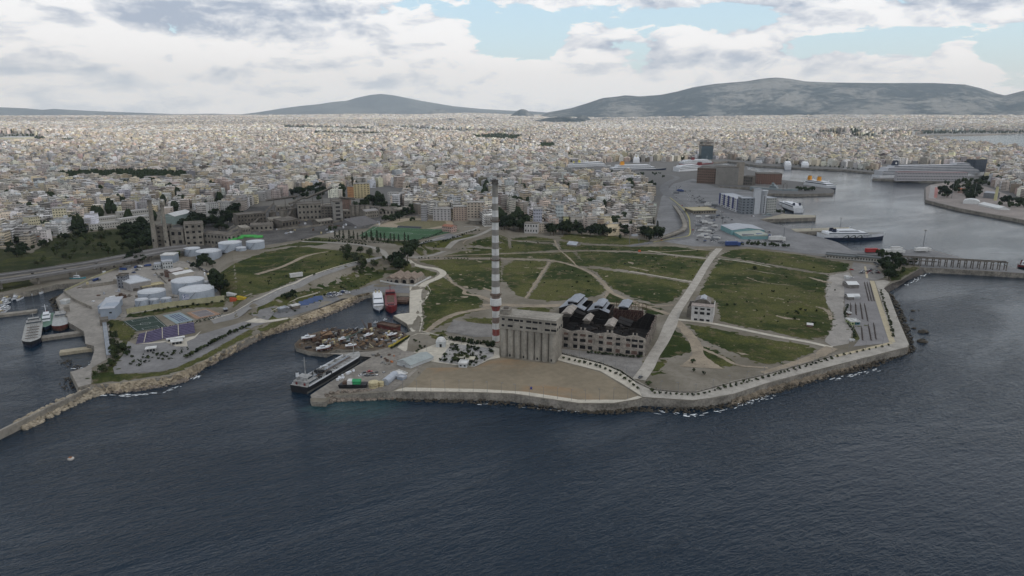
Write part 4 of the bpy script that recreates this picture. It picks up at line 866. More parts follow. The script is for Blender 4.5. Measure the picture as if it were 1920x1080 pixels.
# hard areas of the port
sheet('port_apron', [[(1225, 450), (1232, 405), (1240, 370), (1262, 345), (1300, 335), (1344, 352), (1371, 354), (1404, 358), (1454, 373), (1471, 397), (1465, 401), (1424, 412), (1466, 424), (1481, 429), (1491, 435), (1539, 445), (1569, 454), (1599, 470), (1656, 470), (1740, 467.5), (1814, 487.5), (1884, 498.5), (1919, 507.5), (2299, 530.5), (2299, 534.5), (1919, 512.5), (1839, 507.5), (1765, 503.5), (1727, 501.5), (1722, 497), (1690, 492), (1600, 484), (1540, 477), (1400, 463), (1360, 462), (1300, 462)]], pm('port_asphalt', (.19, .19, .19), .9, .16, .03), .12, 'grey asphalt apron of the passenger port', edge=20, step=30)
sheet('pier_deck', [[(1483, 429.3), (1592, 426.3), (1594, 431.6), (1492, 434.7)], [(1426, 411.7), (1468, 401.2), (1529, 404.3), (1529, 407.7)]], pm('pier_paving', (.34, .31, .24), .9, .12, .1), .2, 'tan concrete finger piers')
sheet('port_apron', [[(1736, 351.5), (1745, 346.5), (1780, 341.5), (1850, 350), (1920, 378), (2300, 410), (2500, 470), (2100, 449), (1920, 412), (1800, 390.3), (1736, 374.5)]], pm('cruise_quay', (.25, .22, .20), .9, .12, .03), .15, 'pinkish grey quay of the right headland', edge=20)
# the curving port road
path('road', [([(1262, 450), (1290, 443), (1299, 430), (1298, 410), (1290, 395), (1275, 380), (1250, 362), (1246, 350), (1258, 340), (1270, 333), (1250, 327)], [16, 22, 26, 24, 22, 22, 20, 18, 16, 14, 12]), ([(1180, 462), (1220, 455), (1262, 447), (1290, 442)], [7, 10, 12, 12]), ([(1300, 440), (1330, 458), (1400, 462), (1500, 474), (1600, 488), (1700, 497)], [12, 9, 7, 6, 6, 6])], asph, .26, 'dual carriageway curving along the port', n=10)
path('road_marking', [([(1224, 455), (1262, 447.5), (1288, 443.5), (1294, 437), (1293.5, 425), (1292, 410), (1283, 394), (1268, 380), (1256, 371)], 1.6)], pm('yellow_barrier', (.42, .38, .12), .8, .15), .5, 'yellow line of barriers along the port road', n=10)
def lane_marks(name, pts, w, ln, gap, dz, mat, label):
    mb = MB(); Q = spline([Vector(G(*p)[:2]) for p in pts], 14); s = 0
    for i in range(len(Q) - 1):
        d = Q[i + 1] - Q[i]; L = d.length
        if L < 1e-3: continue
        d /= L; nr = Vector((-d.y, d.x)); u = 0
        while u < L:
            if (s + u) % (ln + gap) < ln:
                e = min(L, u + 1.0); a = Q[i] + d * u; b = Q[i] + d * e; z = float(H(a.x, a.y)) + dz
                mb.add([(a.x + nr.x * w, a.y + nr.y * w, z), (a.x - nr.x * w, a.y - nr.y * w, z), (b.x - nr.x * w, b.y - nr.y * w, z), (b.x + nr.x * w, b.y + nr.y * w, z)], [(0, 1, 2, 3)])
            u += 1.0
        s += L
    return tag(mb.build(name, mat), label, kind='structure')
wp = pm('white_road_paint', (.6, .6, .58), .8, .15, .5)
lane_marks('road_marking', [(1300, 440), (1306, 425), (1304, 408), (1296, 393), (1280, 377), (1257, 362)], .2, 6, 9, .31, wp, 'dashed white lane lines on the port road')
lane_marks('road_marking', [(400, 588), (440, 580), (490, 563), (530, 543), (580, 522), (640, 501), (690, 488)], .15, 4, 6, .25, wp, 'dashed white lane line on the left road')
# sports grounds
def court(name, P, mat, dz, label, cat, lines=None, inset=.9, lw=.3):
    o = drape(name, [P], mat, dz, kind='structure'); tag(o, label)
    W_ = [Vector(G(*q)) for q in P]; A, B, C_, D = W_
    if lines:
        mb = MB()
        def pt(u, v): p = (A.lerp(B, u)).lerp(D.lerp(C_, u), v); return (p.x, p.y, p.z + dz + .06)
        def seg(u0, v0, u1, v1):
            p, q = Vector(pt(u0, v0)), Vector(pt(u1, v1)); d = (q - p).normalized(); nr = Vector((-d.y, d.x, 0)) * lw / 2; mb.add([tuple(p + nr), tuple(p - nr), tuple(q - nr), tuple(q + nr)], [(0, 1, 2, 3)])
        for s in lines: seg(*s)
        tag(mb.build('court_line', lines_m), 'white lines painted on the ' + label, kind='structure')
lines_m = pm('line_paint', (.5, .52, .5), .8, .1)
foot = [(.04, .05, .96, .05), (.96, .05, .96, .95), (.96, .95, .04, .95), (.04, .95, .04, .05), (.5, .05, .5, .95), (.04, .25, .18, .25), (.18, .25, .18, .75), (.18, .75, .04, .75), (.96, .25, .82, .25), (.82, .25, .82, .75), (.82, .75, .96, .75)] + [(.5 + .09 * math.cos(a), .5 + .16 * math.sin(a), .5 + .09 * math.cos(a + .5), .5 + .16 * math.sin(a + .5)) for a in [i * .5 for i in range(13)]]
turf = pm('green_turf', (.028, .085, .030), .9, .12, .05); turf_d = pm('dark_turf', (.018, .036, .026), .9, .15, .1)
court('football_pitch', [(672, 443), (700, 425), (862, 432), (775, 452)][::1], turf, .30, 'bright green football pitch', 'pitch', foot, lw=.35)
court('football_pitch', [(256, 622), (230, 603), (290, 592), (314, 613)], turf_d, .25, 'small dark green football pitch', 'pitch', foot, lw=.2)
sheet('running_track', [[(705, 421), (730, 413), (770, 409), (850, 414), (848, 424), (800, 432), (760, 428), (715, 428)]], pm('track_sand', (.30, .25, .18), .95, .1), .24, 'sandy training ground behind the green pitch', edge=10, jit=.3)
sheet('training_pitch', [[(738, 420), (770, 413), (835, 415), (838, 422), (795, 430), (760, 426)]], pm('brown_turf', (.155, .14, .075), .95, .2), .3, 'brownish training pitch')
sheet('parking_area', [[(776, 460), (842, 438), (868, 444), (805, 463)]], asph, .22, 'grey car park beside the football pitch')
court('tennis_court', [(331, 608), (305, 592), (338, 586), (364, 601)], pm('light_blue_court', (.21, .27, .285), .85, .08), .30, 'pale blue green court surround', 'court')
court('tennis_court', [(336, 605), (314, 592.5), (335, 588.5), (357, 600.5)], pm('dark_blue_court', (.085, .12, .17), .85, .08), .36, 'dark blue twin tennis courts', 'court', [(.02, .02, .98, .02), (.98, .02, .98, .98), (.98, .98, .02, .98), (.02, .98, .02, .02), (.5, .02, .5, .98), (.02, .5, .98, .5), (.02, .25, .98, .25), (.02, .75, .98, .75)], lw=.25)
court('basketball_court', [(368, 599), (349, 587), (388, 579), (415, 590)], pm('terracotta_court', (.27, .17, .11), .85, .1), .30, 'terracotta basketball court surround', 'court')
court('basketball_court', [(375, 595.5), (358, 587), (386, 581), (404, 590)], pm('grey_court', (.16, .145, .145), .85, .1), .36, 'grey basketball court', 'court', [(.02, .02, .98, .02), (.98, .02, .98, .98), (.98, .98, .02, .98), (.02, .98, .02, .02), (.5, .02, .5, .98)], lw=.2)
# paving stripe of the promenade
path('paving_stripe', [([(1635, 527), (1645, 560), (1660, 605), (1673, 642)], 4.0), ([(1673, 643), (1640, 651), (1565, 669)], 3), ([(1622, 500), (1626, 522)], 2)], pm('cream_paving', (.43, .37, .25), .85, .08), .30, 'cream paving band between terrace and promenade')
# ================================================================== LANDMARKS
PI = math.pi
con = pm('old_concrete', (.245, .225, .19), .92, .22, .08, stain=.55, bump=.3); con_d = pm('sooty_concrete', (.14, .125, .105), .92, .25, .1, stain=.5); hole_m = pm('dark_opening', (.012, .012, .013), .95, .2)
white_p = pm('white_paint', (.56, .56, .54), .6, .10, .3, stain=.25); red_p = pm('faded_red_paint', (.25, .07, .06), .7, .2, .3, stain=.3); steel = pm('weathered_steel', (.19, .20, .21), .55, .12, .3, metal=.3); rust = pm('rust', (.105, .066, .047), .9, .3, .4); black_m = pm('black_paint', (.018, .019, .022), .6, .2)
tankw = pm('tank_white', (.34, .38, .43), .55, .08, .15, stain=.25); tankr = pm('tank_roof', (.46, .48, .50), .6, .08, .15, stain=.2); bluegrey = pm('blue_grey_cladding', (.27, .31, .36), .6, .06, .2); greyroof = pm('grey_sheet_roof', (.36, .38, .41), .55, .10, .15, stain=.3)
silo_c = pm('silo_concrete', (.285, .265, .225), .92, .16, .08, stain=.35, bump=.3); dull_roof = pm('dull_metal_roof', (.25, .27, .30), .6, .12, .15, stain=.35)
stone = pm('old_stone_wall', (.34, .305, .26), .92, .28, .35, stain=.5, bump=.4); redbrick = pm('red_brick', (.15, .095, .075), .92, .25, .4); burnt = pm('burnt_interior', (.014, .012, .011), .95, .4, .15)
# ---- striped chimney
px0, py0 = 930, 640
x, y, z = G(px0, py0); chim = thing('striped_chimney', 'very tall chimney with grey, white and red bands beside the concrete grain silo', 'chimney', (x, y, z))
rows = [(642, 639, 'r'), (639, 628, 'w'), (628, 616, 'r'), (616, 605, 'w'), (605, 594, 'b'), (594, 582, 'w'), (582, 572, 'r'), (572, 559, 'W'), (559, 549, 'b'), (549, 537, 'w'), (537, 525, 'g'), (525, 513, 'w'), (513, 501, 'g'), (501, 489, 'w'), (489, 478, 'g'), (478, 466, 'w'), (466, 454, 'g'), (454, 441, 'w'), (441, 430, 'g'), (430, 417, 'w'), (417, 406, 'g'), (406, 394, 'w'), (394, 381, 'g'), (381, 369, 'w'), (369, 355, 'g'), (355, 345, 'G'), (345, 337, 'D')]
def hz_of(row): return ht(px0, py0, row)
HT = hz_of(337)
bandm = {'w': white_p, 'W': white_p, 'r': red_p, 'b': pm('faded_brown_band', (.20, .15, .125), .85, .2), 'g': pm('grey_band', (.225, .215, .19), .85, .12, stain=.3), 'G': pm('upper_grey', (.17, .165, .145), .9, .2), 'D': pm('sooty_top', (.085, .08, .07), .95, .3)}
def rad(h): return 2.6 if h < hz_of(575) else 3.05 - 1.1 * (h - 30) / (HT - 30)
for a, b, k in rows:
    h0 = max(0, hz_of(a) if a < 642 else 0); h1 = hz_of(b); mb = MB()
    if k == 'W': mb.lathe(0, 0, [(rad(h0) + .4, h0 - .2), (rad(h0) + 1.1, h0 + .5), (rad(h1) + 1.1, h1 - .3), (rad(h1), h1 + .1)], 28)
    elif a == 582: mb.lathe(0, 0, [(rad(h0), h0), (rad(h1) + .45, h1)], 28)
    elif k == 'D': mb.lathe(0, 0, [(rad(h0) + .5, h0), (rad(h0) + .55, h0 + .6), (rad(h1) + .15, h0 + 1.1), (rad(h1) + .15, h1 - .8), (rad(h1) + .5, h1 - .5), (rad(h1) + .4, h1)], 28)
    else: mb.cyl(0, 0, h0, h1, rad(h0), rad(h1), 28, cap=False)
    mb.build('band', bandm[k], chim)
for row in (414, 487, 553):
    h = hz_of(row); mb = MB(); r = rad(h)
    mb.cyl(0, 0, h, h + .15, r + 1.1, r + 1.1, 24)
    for i in range(16): a = i * PI / 8; mb.bar(((r + 1.05) * math.cos(a), (r + 1.05) * math.sin(a), h), ((r + 1.05) * math.cos(a), (r + 1.05) * math.sin(a), h + 1.2), .06)
    mb.cyl(0, 0, h + 1.15, h + 1.25, r + 1.12, r + 1.12, 24, cap=False); mb.build('gallery', rust, chim)
mb = MB()
for s in (-.3, .3): mb.bar((s, -3.75, 1), (s, -2.6, HT - 2), .05)
mb.build('ladder', steel, chim)
mb = MB(); mb.cyl(0, 0, HT - .05, HT + .05, 1.7, n=20); mb.build('flue', hole_m, chim)
# ---- grain silo
loc, rz, L = frame((937, 668), (1040, 681)); o = thing('grain_silo', 'large grey concrete grain silo of upright cylinders with a windowed top floor', 'silo', loc, rz)
hc = ht(1040, 681, 627); hb = ht(1040, 681, 602); D = 17; n = 8; r = L / n / 2
for i in range(n):
    mb = MB(); mb.cyl(r * (2 * i + 1), r + .2, 0, hc, r * .99, n=22, cap=False); mb.build('silo_cell', silo_c, o, smoothf=True)
mb = MB(); mb.box(.6, r + .2, 0, L - .6, D, hc - .03)
mb.box(L - .62, r * .9, 0, L + .05, D + .1, hc); mb.box(-.05, r * .9, 0, .62, D + .1, hc); mb.build('wall', con, o)
mb = MB(); hm_ = hc + (hb - hc) * .48
mb.box(-.4, -.1, hc, L + .4, D + .4, hm_); mb.box(-.1, .5, hm_, L + .1, D, hb - .5); mb.box(-.7, -.2, hb - .5, L + .7, D + .6, hb); mb.build('top_floor', silo_c, o)
for rowz, yy in (((hc + hm_) / 2 + .2, -.1), ((hm_ + hb) / 2 - .2, .5)):
    for i in range(9):
        if rowz < hm_ and i in (2, 6): continue
        xa = L * (i + .35) / 9; mb = MB(); mb.box(xa, yy - .05, rowz - .7, xa + (3.6 if i % 3 else 2), yy + .3, rowz + .7); mb.build('window', hole_m, o)
for k in range(3):
    mb = MB(); ya = D * (.2 + .27 * k); mb.box(L + .38, ya, hc + 1.2, L + .46, ya + 2.4, hc + 3); mb.build('window', hole_m, o)
for i in range(n): 
    if i % 2: mb = MB(); mb.box(r * (2 * i + 1) - .5, .12, .8, r * (2 * i + 1) + .5, .5, 2.4); mb.build('hatch', hole_m, o)
mb = MB(); mb.box(-.3, 2, hb, 5.6, 9, hb + 3.2); mb.box(-.6, 1.7, hb + 3.2, 5.9, 9.3, hb + 3.6); mb.build('roof_tower', con, o); mb = MB()
for i in range(14): mb.bar((i * L / 14, .2, hb), (i * L / 14, .2, hb + 1), .05)
mb.bar((0, .2, hb + 1), (L, .2, hb + 1), .05); mb.build('railing', rust, o)
mb = MB(); mb.cyl(3, 5, hb + 3.6, hb + 5.0, 1.8, n=14); mb.build('roof_vent', con_d, o)
# ---- ruined factory with four gables
loc, rz, L = frame((1046, 651), (1209, 669)); Dp = 62
o = thing('ruined_factory', 'roofless burnt out factory with a row of pale gabled fronts beside the straight path', 'factory', loc, rz)
gw = L / 4; eave = ht(1209, 669, 636); peak = ht(1150, 663, 606) * 1.0; peak = eave + 2.6
xe = [-.12 * L, .147 * L, .435 * L, .76 * L, L]
for i in range(4):
    a, b = xe[i], xe[i + 1]; m_ = (a + b) / 2; cw = (b - a) * .11
    P = [(a, 0), (b, 0), (b, eave), (m_ + cw, peak - .8), (m_ + cw, peak + .9), (m_ - cw, peak + .9), (m_ - cw, peak - .8), (a, eave)]
    for yy, nm in ((0, 'gable_wall'), (Dp - .8, 'rear_gable_wall')):
        if nm[0] == 'r': P = [(a, 0), (b, 0), (b, eave * (.45 if i < 3 else .9)), (m_, peak - 2 if i == 3 else eave * .35), (a, eave * .5)]
        N = len(P); mb = MB(); mb.add([(u, yy, w) for u, w in P] + [(u, yy + .8, w) for u, w in P], [tuple(range(N)), tuple(range(N, 2 * N))[::-1]] + [(k, N + k, N + (k + 1) % N, (k + 1) % N) for k in range(N)]); mb.build(nm, stone if nm[0] == 'g' else burnt, o)
    mb = MB(); mb.box(a - .5, -.35, 0, a + .5, 0, eave + .6); mb.box(a, -.18, eave * .36, b, .0, eave * .36 + .4); mb.box(a, -.18, eave * .70, b, .0, eave * .70 + .35); mb.build('pilaster', stone, o)
    for k, u in enumerate((.2, .5, .8)):
        xc = a + (b - a) * u
        for fl, (z0, z1) in enumerate(((.3, eave * .27), (eave * .42, eave * .64), (eave * .74, eave * .92))):
            mb = MB(); w_ = 1.5 + (k == 1) * .5
            mb.box(xc - w_, -.06, z0 + .6, xc + w_, .5, z1); mb.build('window', hole_m if (i + k + fl) % 4 else redbrick, o)
    mb = MB(); mb.box(m_ - .8, -.06, eave + 2.0, m_ + .8, .5, eave + 3.6); mb.build('window', hole_m, o)
mb = MB()   # right side wall: broken, reddish
for k in range(22):
    y0_ = .8 + k * (Dp - 1.6) / 22; y1_ = y0_ + (Dp - 1.6) / 22; hh = eave - random.uniform(0, 2.4)
    mb.box(L - .8, y0_, 0, L, y1_ - .002, hh)
mb.build('side_wall', pm('reddish_wall', (.15, .118, .10), .92, .35, .3, stain=.6), o)
for k in range(11):
    y0_ = 2 + k * (Dp - 4) / 11
    mb = MB(); mb.box(L - .1, y0_ + 1, 3, L + .06, y0_ + 3.4, eave - 3.2); mb.build('window', hole_m, o)
    mb = MB(); mb.box(L, y0_ - .4, 0, L + .5, y0_ + .4, eave - 1); mb.build('pilaster', stone, o)
mb = MB(); mb.box(xe[0], .8, 0, xe[0] + .8, Dp - .8, eave - 1.5); mb.build('side_wall', burnt, o)
mb = MB(); mb.box(xe[0] + .8, .8, .05, L - .8, Dp - .8, .35); mb.build('floor', burnt, o)
rg = random.Random(5); mb = MB()
for i in (1, 2, 3):
    for k in range(9): yy = 5 + k * 6.4; mb.bar((xe[i], yy, 0), (xe[i], yy, eave - .5), .15)
for i in range(4):
    a, b = xe[i], xe[i + 1]; m_ = (a + b) / 2
    for k in range(11):
        if rg.random() < .5: continue
        yy = 3 + k * 5.3; mb.bar((a, yy, eave - .8), (m_, yy, peak - .8), .09); mb.bar((b, yy, eave - .8), (m_, yy, peak - .8), .09); mb.bar((a, yy, eave - .9), (b, yy, eave - .9), .07)
    for f in (.25, .5, .75): mb.bar((a + (b - a) * f, 1, eave + 3 - abs(f - .5) * 8), (a + (b - a) * f, Dp - 1, eave + 3 - abs(f - .5) * 8), .05)
mb.build('roof_truss', pm('charred_timber', (.018, .015, .013), .95, .4), o)
mb = MB()
for k in range(90): xx = rg.uniform(2, L - 2); yy = rg.uniform(2, Dp - 2); mb.rbox(xx, yy, .3, rg.uniform(1, 6), rg.uniform(.5, 3), rg.uniform(.4, 2.8), rg.uniform(0, 3))
mb.build('rubble', pm('charred_rubble', (.035, .028, .024), .95, .4), o)['kind'] = 'stuff'
for (u, yy, wd, dd) in ((.02, 34, 7, 20), (.33, 22, 5, 14), (.62, 14, 6, 16)):      # surviving lantern roofs
    xa = xe[0] + L * u; mb = MB(); mb.gable(xa, yy, xa + wd, yy + dd, peak - .3, peak + 1.6, 'y', .5); mb.build('lantern_roof', pm('tan_sheet', (.30, .27, .235), .8, .15, stain=.4), o)
    mb = MB(); mb.box(xa + .4, yy + .4, peak - 3, xa + wd - .4, yy + dd - .4, peak - .32); mb.build('lantern', con_d, o)
mb = MB(); # inner slanting roof remains, dark
for i in range(4):
    a, b = xe[i], xe[i + 1]; m_ = (a + b) / 2
    for k in range(7):
        for s in (0, 1):
            if rg.random() < .9 or k < 2: continue
            yy = 4 + k * 8; xs_ = (a, m_) if s == 0 else (m_, b); zz = (eave - 1, peak - 1) if s == 0 else (peak - 1, eave - 1)
            mb.add([(xs_[0], yy, zz[0]), (xs_[1], yy, zz[1]), (xs_[1], yy + 7, zz[1]), (xs_[0], yy + 7, zz[0]), (xs_[0], yy, zz[0] - .2), (xs_[1], yy, zz[1] - .2), (xs_[1], yy + 7, zz[1] - .2), (xs_[0], yy + 7, zz[0] - .2)], [(0, 1, 2, 3), (7, 6, 5, 4), (0, 4, 5, 1), (2, 6, 7, 3)])
mb.build('roof_remains', burnt, o)['kind'] = 'stuff'
# rear halls: separate dark sheds with grey metal ridge roofs
def rear_hall(pa, pb, D, eave, rise, label, lantern=True, roofm=dull_roof, wallm=burnt, frameonly=False, lx=(.3, .7)):
    loc, rz, L = frame(pa, pb); o = thing('ruined_hall', label, 'factory hall', loc, rz); h = eave; hp = h + rise
    if not frameonly:
        mb = MB(); mb.box(0, 0, 0, L, .5, h); mb.box(0, D - .5, 0, L, D, h); mb.box(0, .5, 0, .5, D - .5, h); mb.box(L - .5, .5, 0, L, D - .5, h); mb.add([(0, 0, h), (L, 0, h), (L / 2, 0, hp - .2), (0, .5, h), (L, .5, h), (L / 2, .5, hp - .2)], [(0, 1, 2), (5, 4, 3), (0, 2, 5, 3), (1, 4, 5, 2)]); mb.build('wall', wallm, o)
        mb = MB()
        for (u0, u1, ya, yb) in ((-.02, .5, 0, .45), (.5, 1.02, 0, .3), (-.02, .5, .45, 1), (.5, .8, .3, 1)):
            za = h + rise * (1 - abs(u0 - .5) * 2); zb = h + rise * (1 - abs(u1 - .5) * 2)
            mb.add([(u0 * L, ya * D, za), (u1 * L, ya * D, zb), (u1 * L, yb * D, zb), (u0 * L, yb * D, za), (u0 * L, ya * D, za - .2), (u1 * L, ya * D, zb - .2), (u1 * L, yb * D, zb - .2), (u0 * L, yb * D, za - .2)], [(0, 1, 2, 3), (7, 6, 5, 4), (0, 4, 5, 1), (2, 6, 7, 3), (0, 3, 7, 4), (1, 5, 6, 2)])
        mb.build('roof', roofm, o)
    else:
        mb = MB()
        for i in range(9):
            for yy in (0, D): mb.bar((L * i / 8, yy, 0), (L * i / 8, yy, h), .2)
            mb.bar((L * i / 8, 0, h), (L * i / 8, D, h), .15); mb.bar((L * i / 8, 0, h * .6), (L * i / 8, D, h * .6), .12)
        for yy in (0, D / 2, D):
            for zz in (h * .3, h * .6, h): mb.bar((0, yy, zz), (L, yy, zz), .14)
        mb.build('frame', rust, o); mb = MB(); mb.box(.5, D * .45, 0, L - .5, D * .5, h * .8); mb.box(L * .1, .3, 0, L * .9, 1, h * .45); mb.build('wall', pm('dark_red_sheet', (.07, .035, .03), .95, .3), o)
    if lantern:
        mb = MB(); a, b = L * lx[0], L * lx[1]; mb.box(a + .3, D * .1, hp - 1, b - .3, D * .85, hp + 1.3); mb.build('lantern', wallm, o)
        mb = MB(); mb.gable(a, D * .08, b, D * .87, hp + 1.3, hp + 2.6, 'y', .5); mb.build('lantern_roof', roofm, o)
    return o
rear_hall((1048, 596), (1094, 601), 30, ht(1048, 596, 577), 4, 'dark ruined hall with a large grey metal roof, left end')
rear_hall((1100, 600), (1140, 604), 26, ht(1100, 600, 583), 3, 'dark ruined hall with a small grey ridge roof, middle')
rear_hall((1143, 607), (1202, 613), 26, ht(1143, 607, 580), 1, 'rusty steel skeleton hall with one grey roof piece, behind the factory', frameonly=True, lx=(.25, .55))
# ---- white ruined office
loc, rz, L = frame((1295, 601), (1336, 605)); o = thing('ruined_house', 'roofless white two-storey ruin with a broken barrel roof behind, beside the straight path', 'ruined building', loc, rz)
h = ht(1295, 601, 573); D1 = 9; D2 = 24; wh = pm('flaking_white_wall', (.50, .49, .47), .9, .12, .3, stain=.5)
mb = MB(); mb.box(0, 0, 0, L, .5, h); mb.box(0, .5, 0, .5, D1, h); mb.box(L - .5, .5, 0, L, D2, h - 1); mb.box(.5, D1 - .5, 0, L - .5, D1, h - .5); mb.build('wall', wh, o)
mb = MB(); mb.box(-.4, -.4, h, L + .4, D1 - 1, h + .35); mb.box(.6, .6, h * .5, L - .6, D1 - .6, h * .5 + .3); mb.build('roof_slab', pm('dirty_slab', (.34, .29, .26), .9, .25, stain=.6), o)
for zz, hh in ((h * .78, h * .12), (h * .47, h * .17), (.6, h * .13)):
    for i in range(3): xc = L * (.22 + .28 * i); mb = MB(); mb.box(xc - (1.3 if i != 1 else 1.7), -.06, zz, xc + (1.3 if i != 1 else 1.7), .56, zz + hh); mb.build('window', hole_m, o)
mb = MB(); mb.box(-4, D1, 0, -3.5, D2, h * .75); mb.box(-4, D2 - .5, 0, L, D2, h * .8); mb.box(-4, D1, 0, 0, D1 + .5, h * .6); mb.box(-3.5, D1 + .5, 0, L - .5, D2 - .5, h * .45); mb.build('rear_wall', con, o)
def vault(mb, x0, x1, y0, y1, z, rise, n=10, m=0, gap=None):
    for j in range(n):
        if gap and j in gap: continue
        a0, a1 = PI * j / n, PI * (j + 1) / n; c = (x0 + x1) / 2; w = (x1 - x0) / 2
        p = [(c - w * math.cos(a0), z + rise * math.sin(a0)), (c - w * math.cos(a1), z + rise * math.sin(a1))]
        mb.add([(p[0][0], y0, p[0][1]), (p[1][0], y0, p[1][1]), (p[1][0], y1, p[1][1]), (p[0][0], y1, p[0][1]), (p[0][0], y0, p[0][1] - .2), (p[1][0], y0, p[1][1] - .2), (p[1][0], y1, p[1][1] - .2), (p[0][0], y1, p[0][1] - .2)], [(0, 1, 2, 3), (7, 6, 5, 4), (0, 4, 5, 1), (2, 6, 7, 3)], m)
mb = MB(); vault(mb, 1, L - 3, D1, D2 - 1, h - .5, 4.2); mb.build('barrel_roof', pm('dull_vault', (.21, .195, .18), .85, .25, stain=.6), o)
mb = MB(); mb.add([(1 + (L - 4) / 2 + (L - 4) / 2 * math.cos(PI * k / 10), D1 - .02, h - .5 + 4.2 * math.sin(PI * k / 10)) for k in range(11)], [tuple(range(11))]); mb.build('vault_front', con_d, o)
mb = MB(); mb.gable(L * .35, D1 + 1, L * .6, D2 - 3, h + 3.5, h + 4.8, 'y', .3); mb.build('ridge_light', greyroof, o)
# ---- tanks
def tank(px, py, wpx, top, label, dome=.6, roofm=None, flag=False, conical=True):
    s = mpp(px, py); r = wpx / 2 * s; x, y, z = G(px, py); h = ht(px, py, top); y += r * .93      # foot row given at the front
    o = thing('storage_tank', label, 'tank', (x, y, z), 0, 'fuel tanks of the depot'); mb = MB(); mb.cyl(0, 0, 0, h, r, n=40, cap=False)
    for k in (.33, .66): mb.cyl(0, 0, h * k, h * k + .15, r + .06, n=40, cap=False)
    mb.build('shell', tankw, o, smoothf=False)
    mb = MB(); mb.lathe(0, 0, [(r + .12, h - .15), (r + .12, h + .12), (r * .5, h + r * .05 + .1), (.4, h + r * .09 + .1)], 40); mb.build('roof', roofm or tankr, o)
    mb = MB()
    for k in range(24): a = 2 * PI * k / 24; mb.bar((r * math.cos(a), r * math.sin(a), h), (r * math.cos(a), r * math.sin(a), h + 1), .05)
    mb.cyl(0, 0, h + .95, h + 1.05, r, n=36, cap=False); mb.build('railing', steel, o)
    mb = MB(); N = 14
    for k in range(N):
        a0 = -1.9 + k * .05; a1 = a0 + .05; mb.bar(((r + .5) * math.cos(a0), (r + .5) * math.sin(a0), h * k / N), ((r + .5) * math.cos(a1), (r + .5) * math.sin(a1), h * (k + 1) / N), .22)
    mb.build('stairway', steel, o)
    if flag:
        fl = MB(); a0, a1 = -PI / 2 - .55, -PI / 2 - .02; z0, z1 = h * .28, h * .80
        for s_ in range(9):
            m_ = 0 if s_ % 2 == 0 else 1; za = z1 - (z1 - z0) * s_ / 9; zb = z1 - (z1 - z0) * (s_ + 1) / 9
            for k in range(14):
                b0 = a0 + (a1 - a0) * k / 14; b1 = a0 + (a1 - a0) * (k + 1) / 14; mm = m_
                if s_ < 5 and k < 6: mm = 1 if (s_ == 2 or k in (2, 3)) else 0
                q = r + .05; fl.add([(q * math.cos(b0), q * math.sin(b0), zb), (q * math.cos(b1), q * math.sin(b1), zb), (q * math.cos(b1), q * math.sin(b1), za), (q * math.cos(b0), q * math.sin(b0), za)], [(0, 1, 2, 3)], mm)
        fl.build('painted_flag', [pm('flag_blue', (.03, .07, .22), .6, .05), pm('flag_white', (.7, .7, .7), .6, .05)], o)
    return o
tank(358, 570, 62, 548, 'widest white tank, with a blue and white striped flag painted on it', flag=True)
tank(342, 553, 58, 531, 'wide white tank directly behind the one with the painted flag')
tank(275, 568, 48, 551, 'medium white tank left of the flag tank, behind two small tanks')
tank(262, 580, 23, 564, 'small white tank nearest the yellow wall, leftmost'); tank(286, 576, 17, 563, 'smallest white tank in the middle of the front row'); tank(309, 574, 18, 561, 'small white tank at the right end of the front row')
tank(394, 552, 20, 537, 'tall narrow white tank behind the right edge of the flag tank'); tank(381, 540, 16, 530, 'small white tank half hidden behind the large ones', roofm=tankr)
tank(355, 481, 29, 468, 'white tank just right of the twin stacks'); tank(384, 489, 46, 474, 'broad white tank with a rusty patch on its roof'); tank(425, 474, 42, 458, 'large white tank behind the depot trees, left of the domed one'); tank(449, 471, 19, 465.5, 'small low domed white tank between two larger ones', dome=2); tank(474, 468, 33, 455, 'rightmost large white tank, beside the green covers')
# ---- industrial stacks
for (bx, by, tx, ty, r0, r1, lab) in ((293, 474, 279, 375, 2.6, 2.2, 'tall tapering concrete stack, taller left one of the twin pair'), (315, 474, 305, 384, 2.35, 1.9, 'tapering concrete stack, shorter right one of the twin pair')):
    x, y, z = G(bx, by); h = ht(bx, by, ty); o = thing('industrial_chimney', lab, 'chimney', (x, y, z), 0, 'twin concrete stacks')
    mb = MB(); mb.cyl(0, 0, 0, h * .34, r0 * 1.12, r0 * 1.05, 24, cap=False); mb.cyl(0, 0, h * .34, h - 2, r0, r1, 24, cap=False); mb.build('shaft', con, o, smoothf=True)
    mb = MB(); mb.lathe(0, 0, [(r1 + .25, h - 2), (r1 + .4, h - 1.7), (r1 + .3, h), (r1 * .7, h + .02)], 24); mb.build('cap', con_d, o)
    mb = MB(); mb.cyl(0, 0, h - .1, h + .06, r1 * .72, n=20); mb.build('flue', hole_m, o)
    mb = MB(); mb.box(-.9, -r0 * 1.16, h * .22, .9, -r0 * .8, h * .27); mb.build('hatch', hole_m, o)
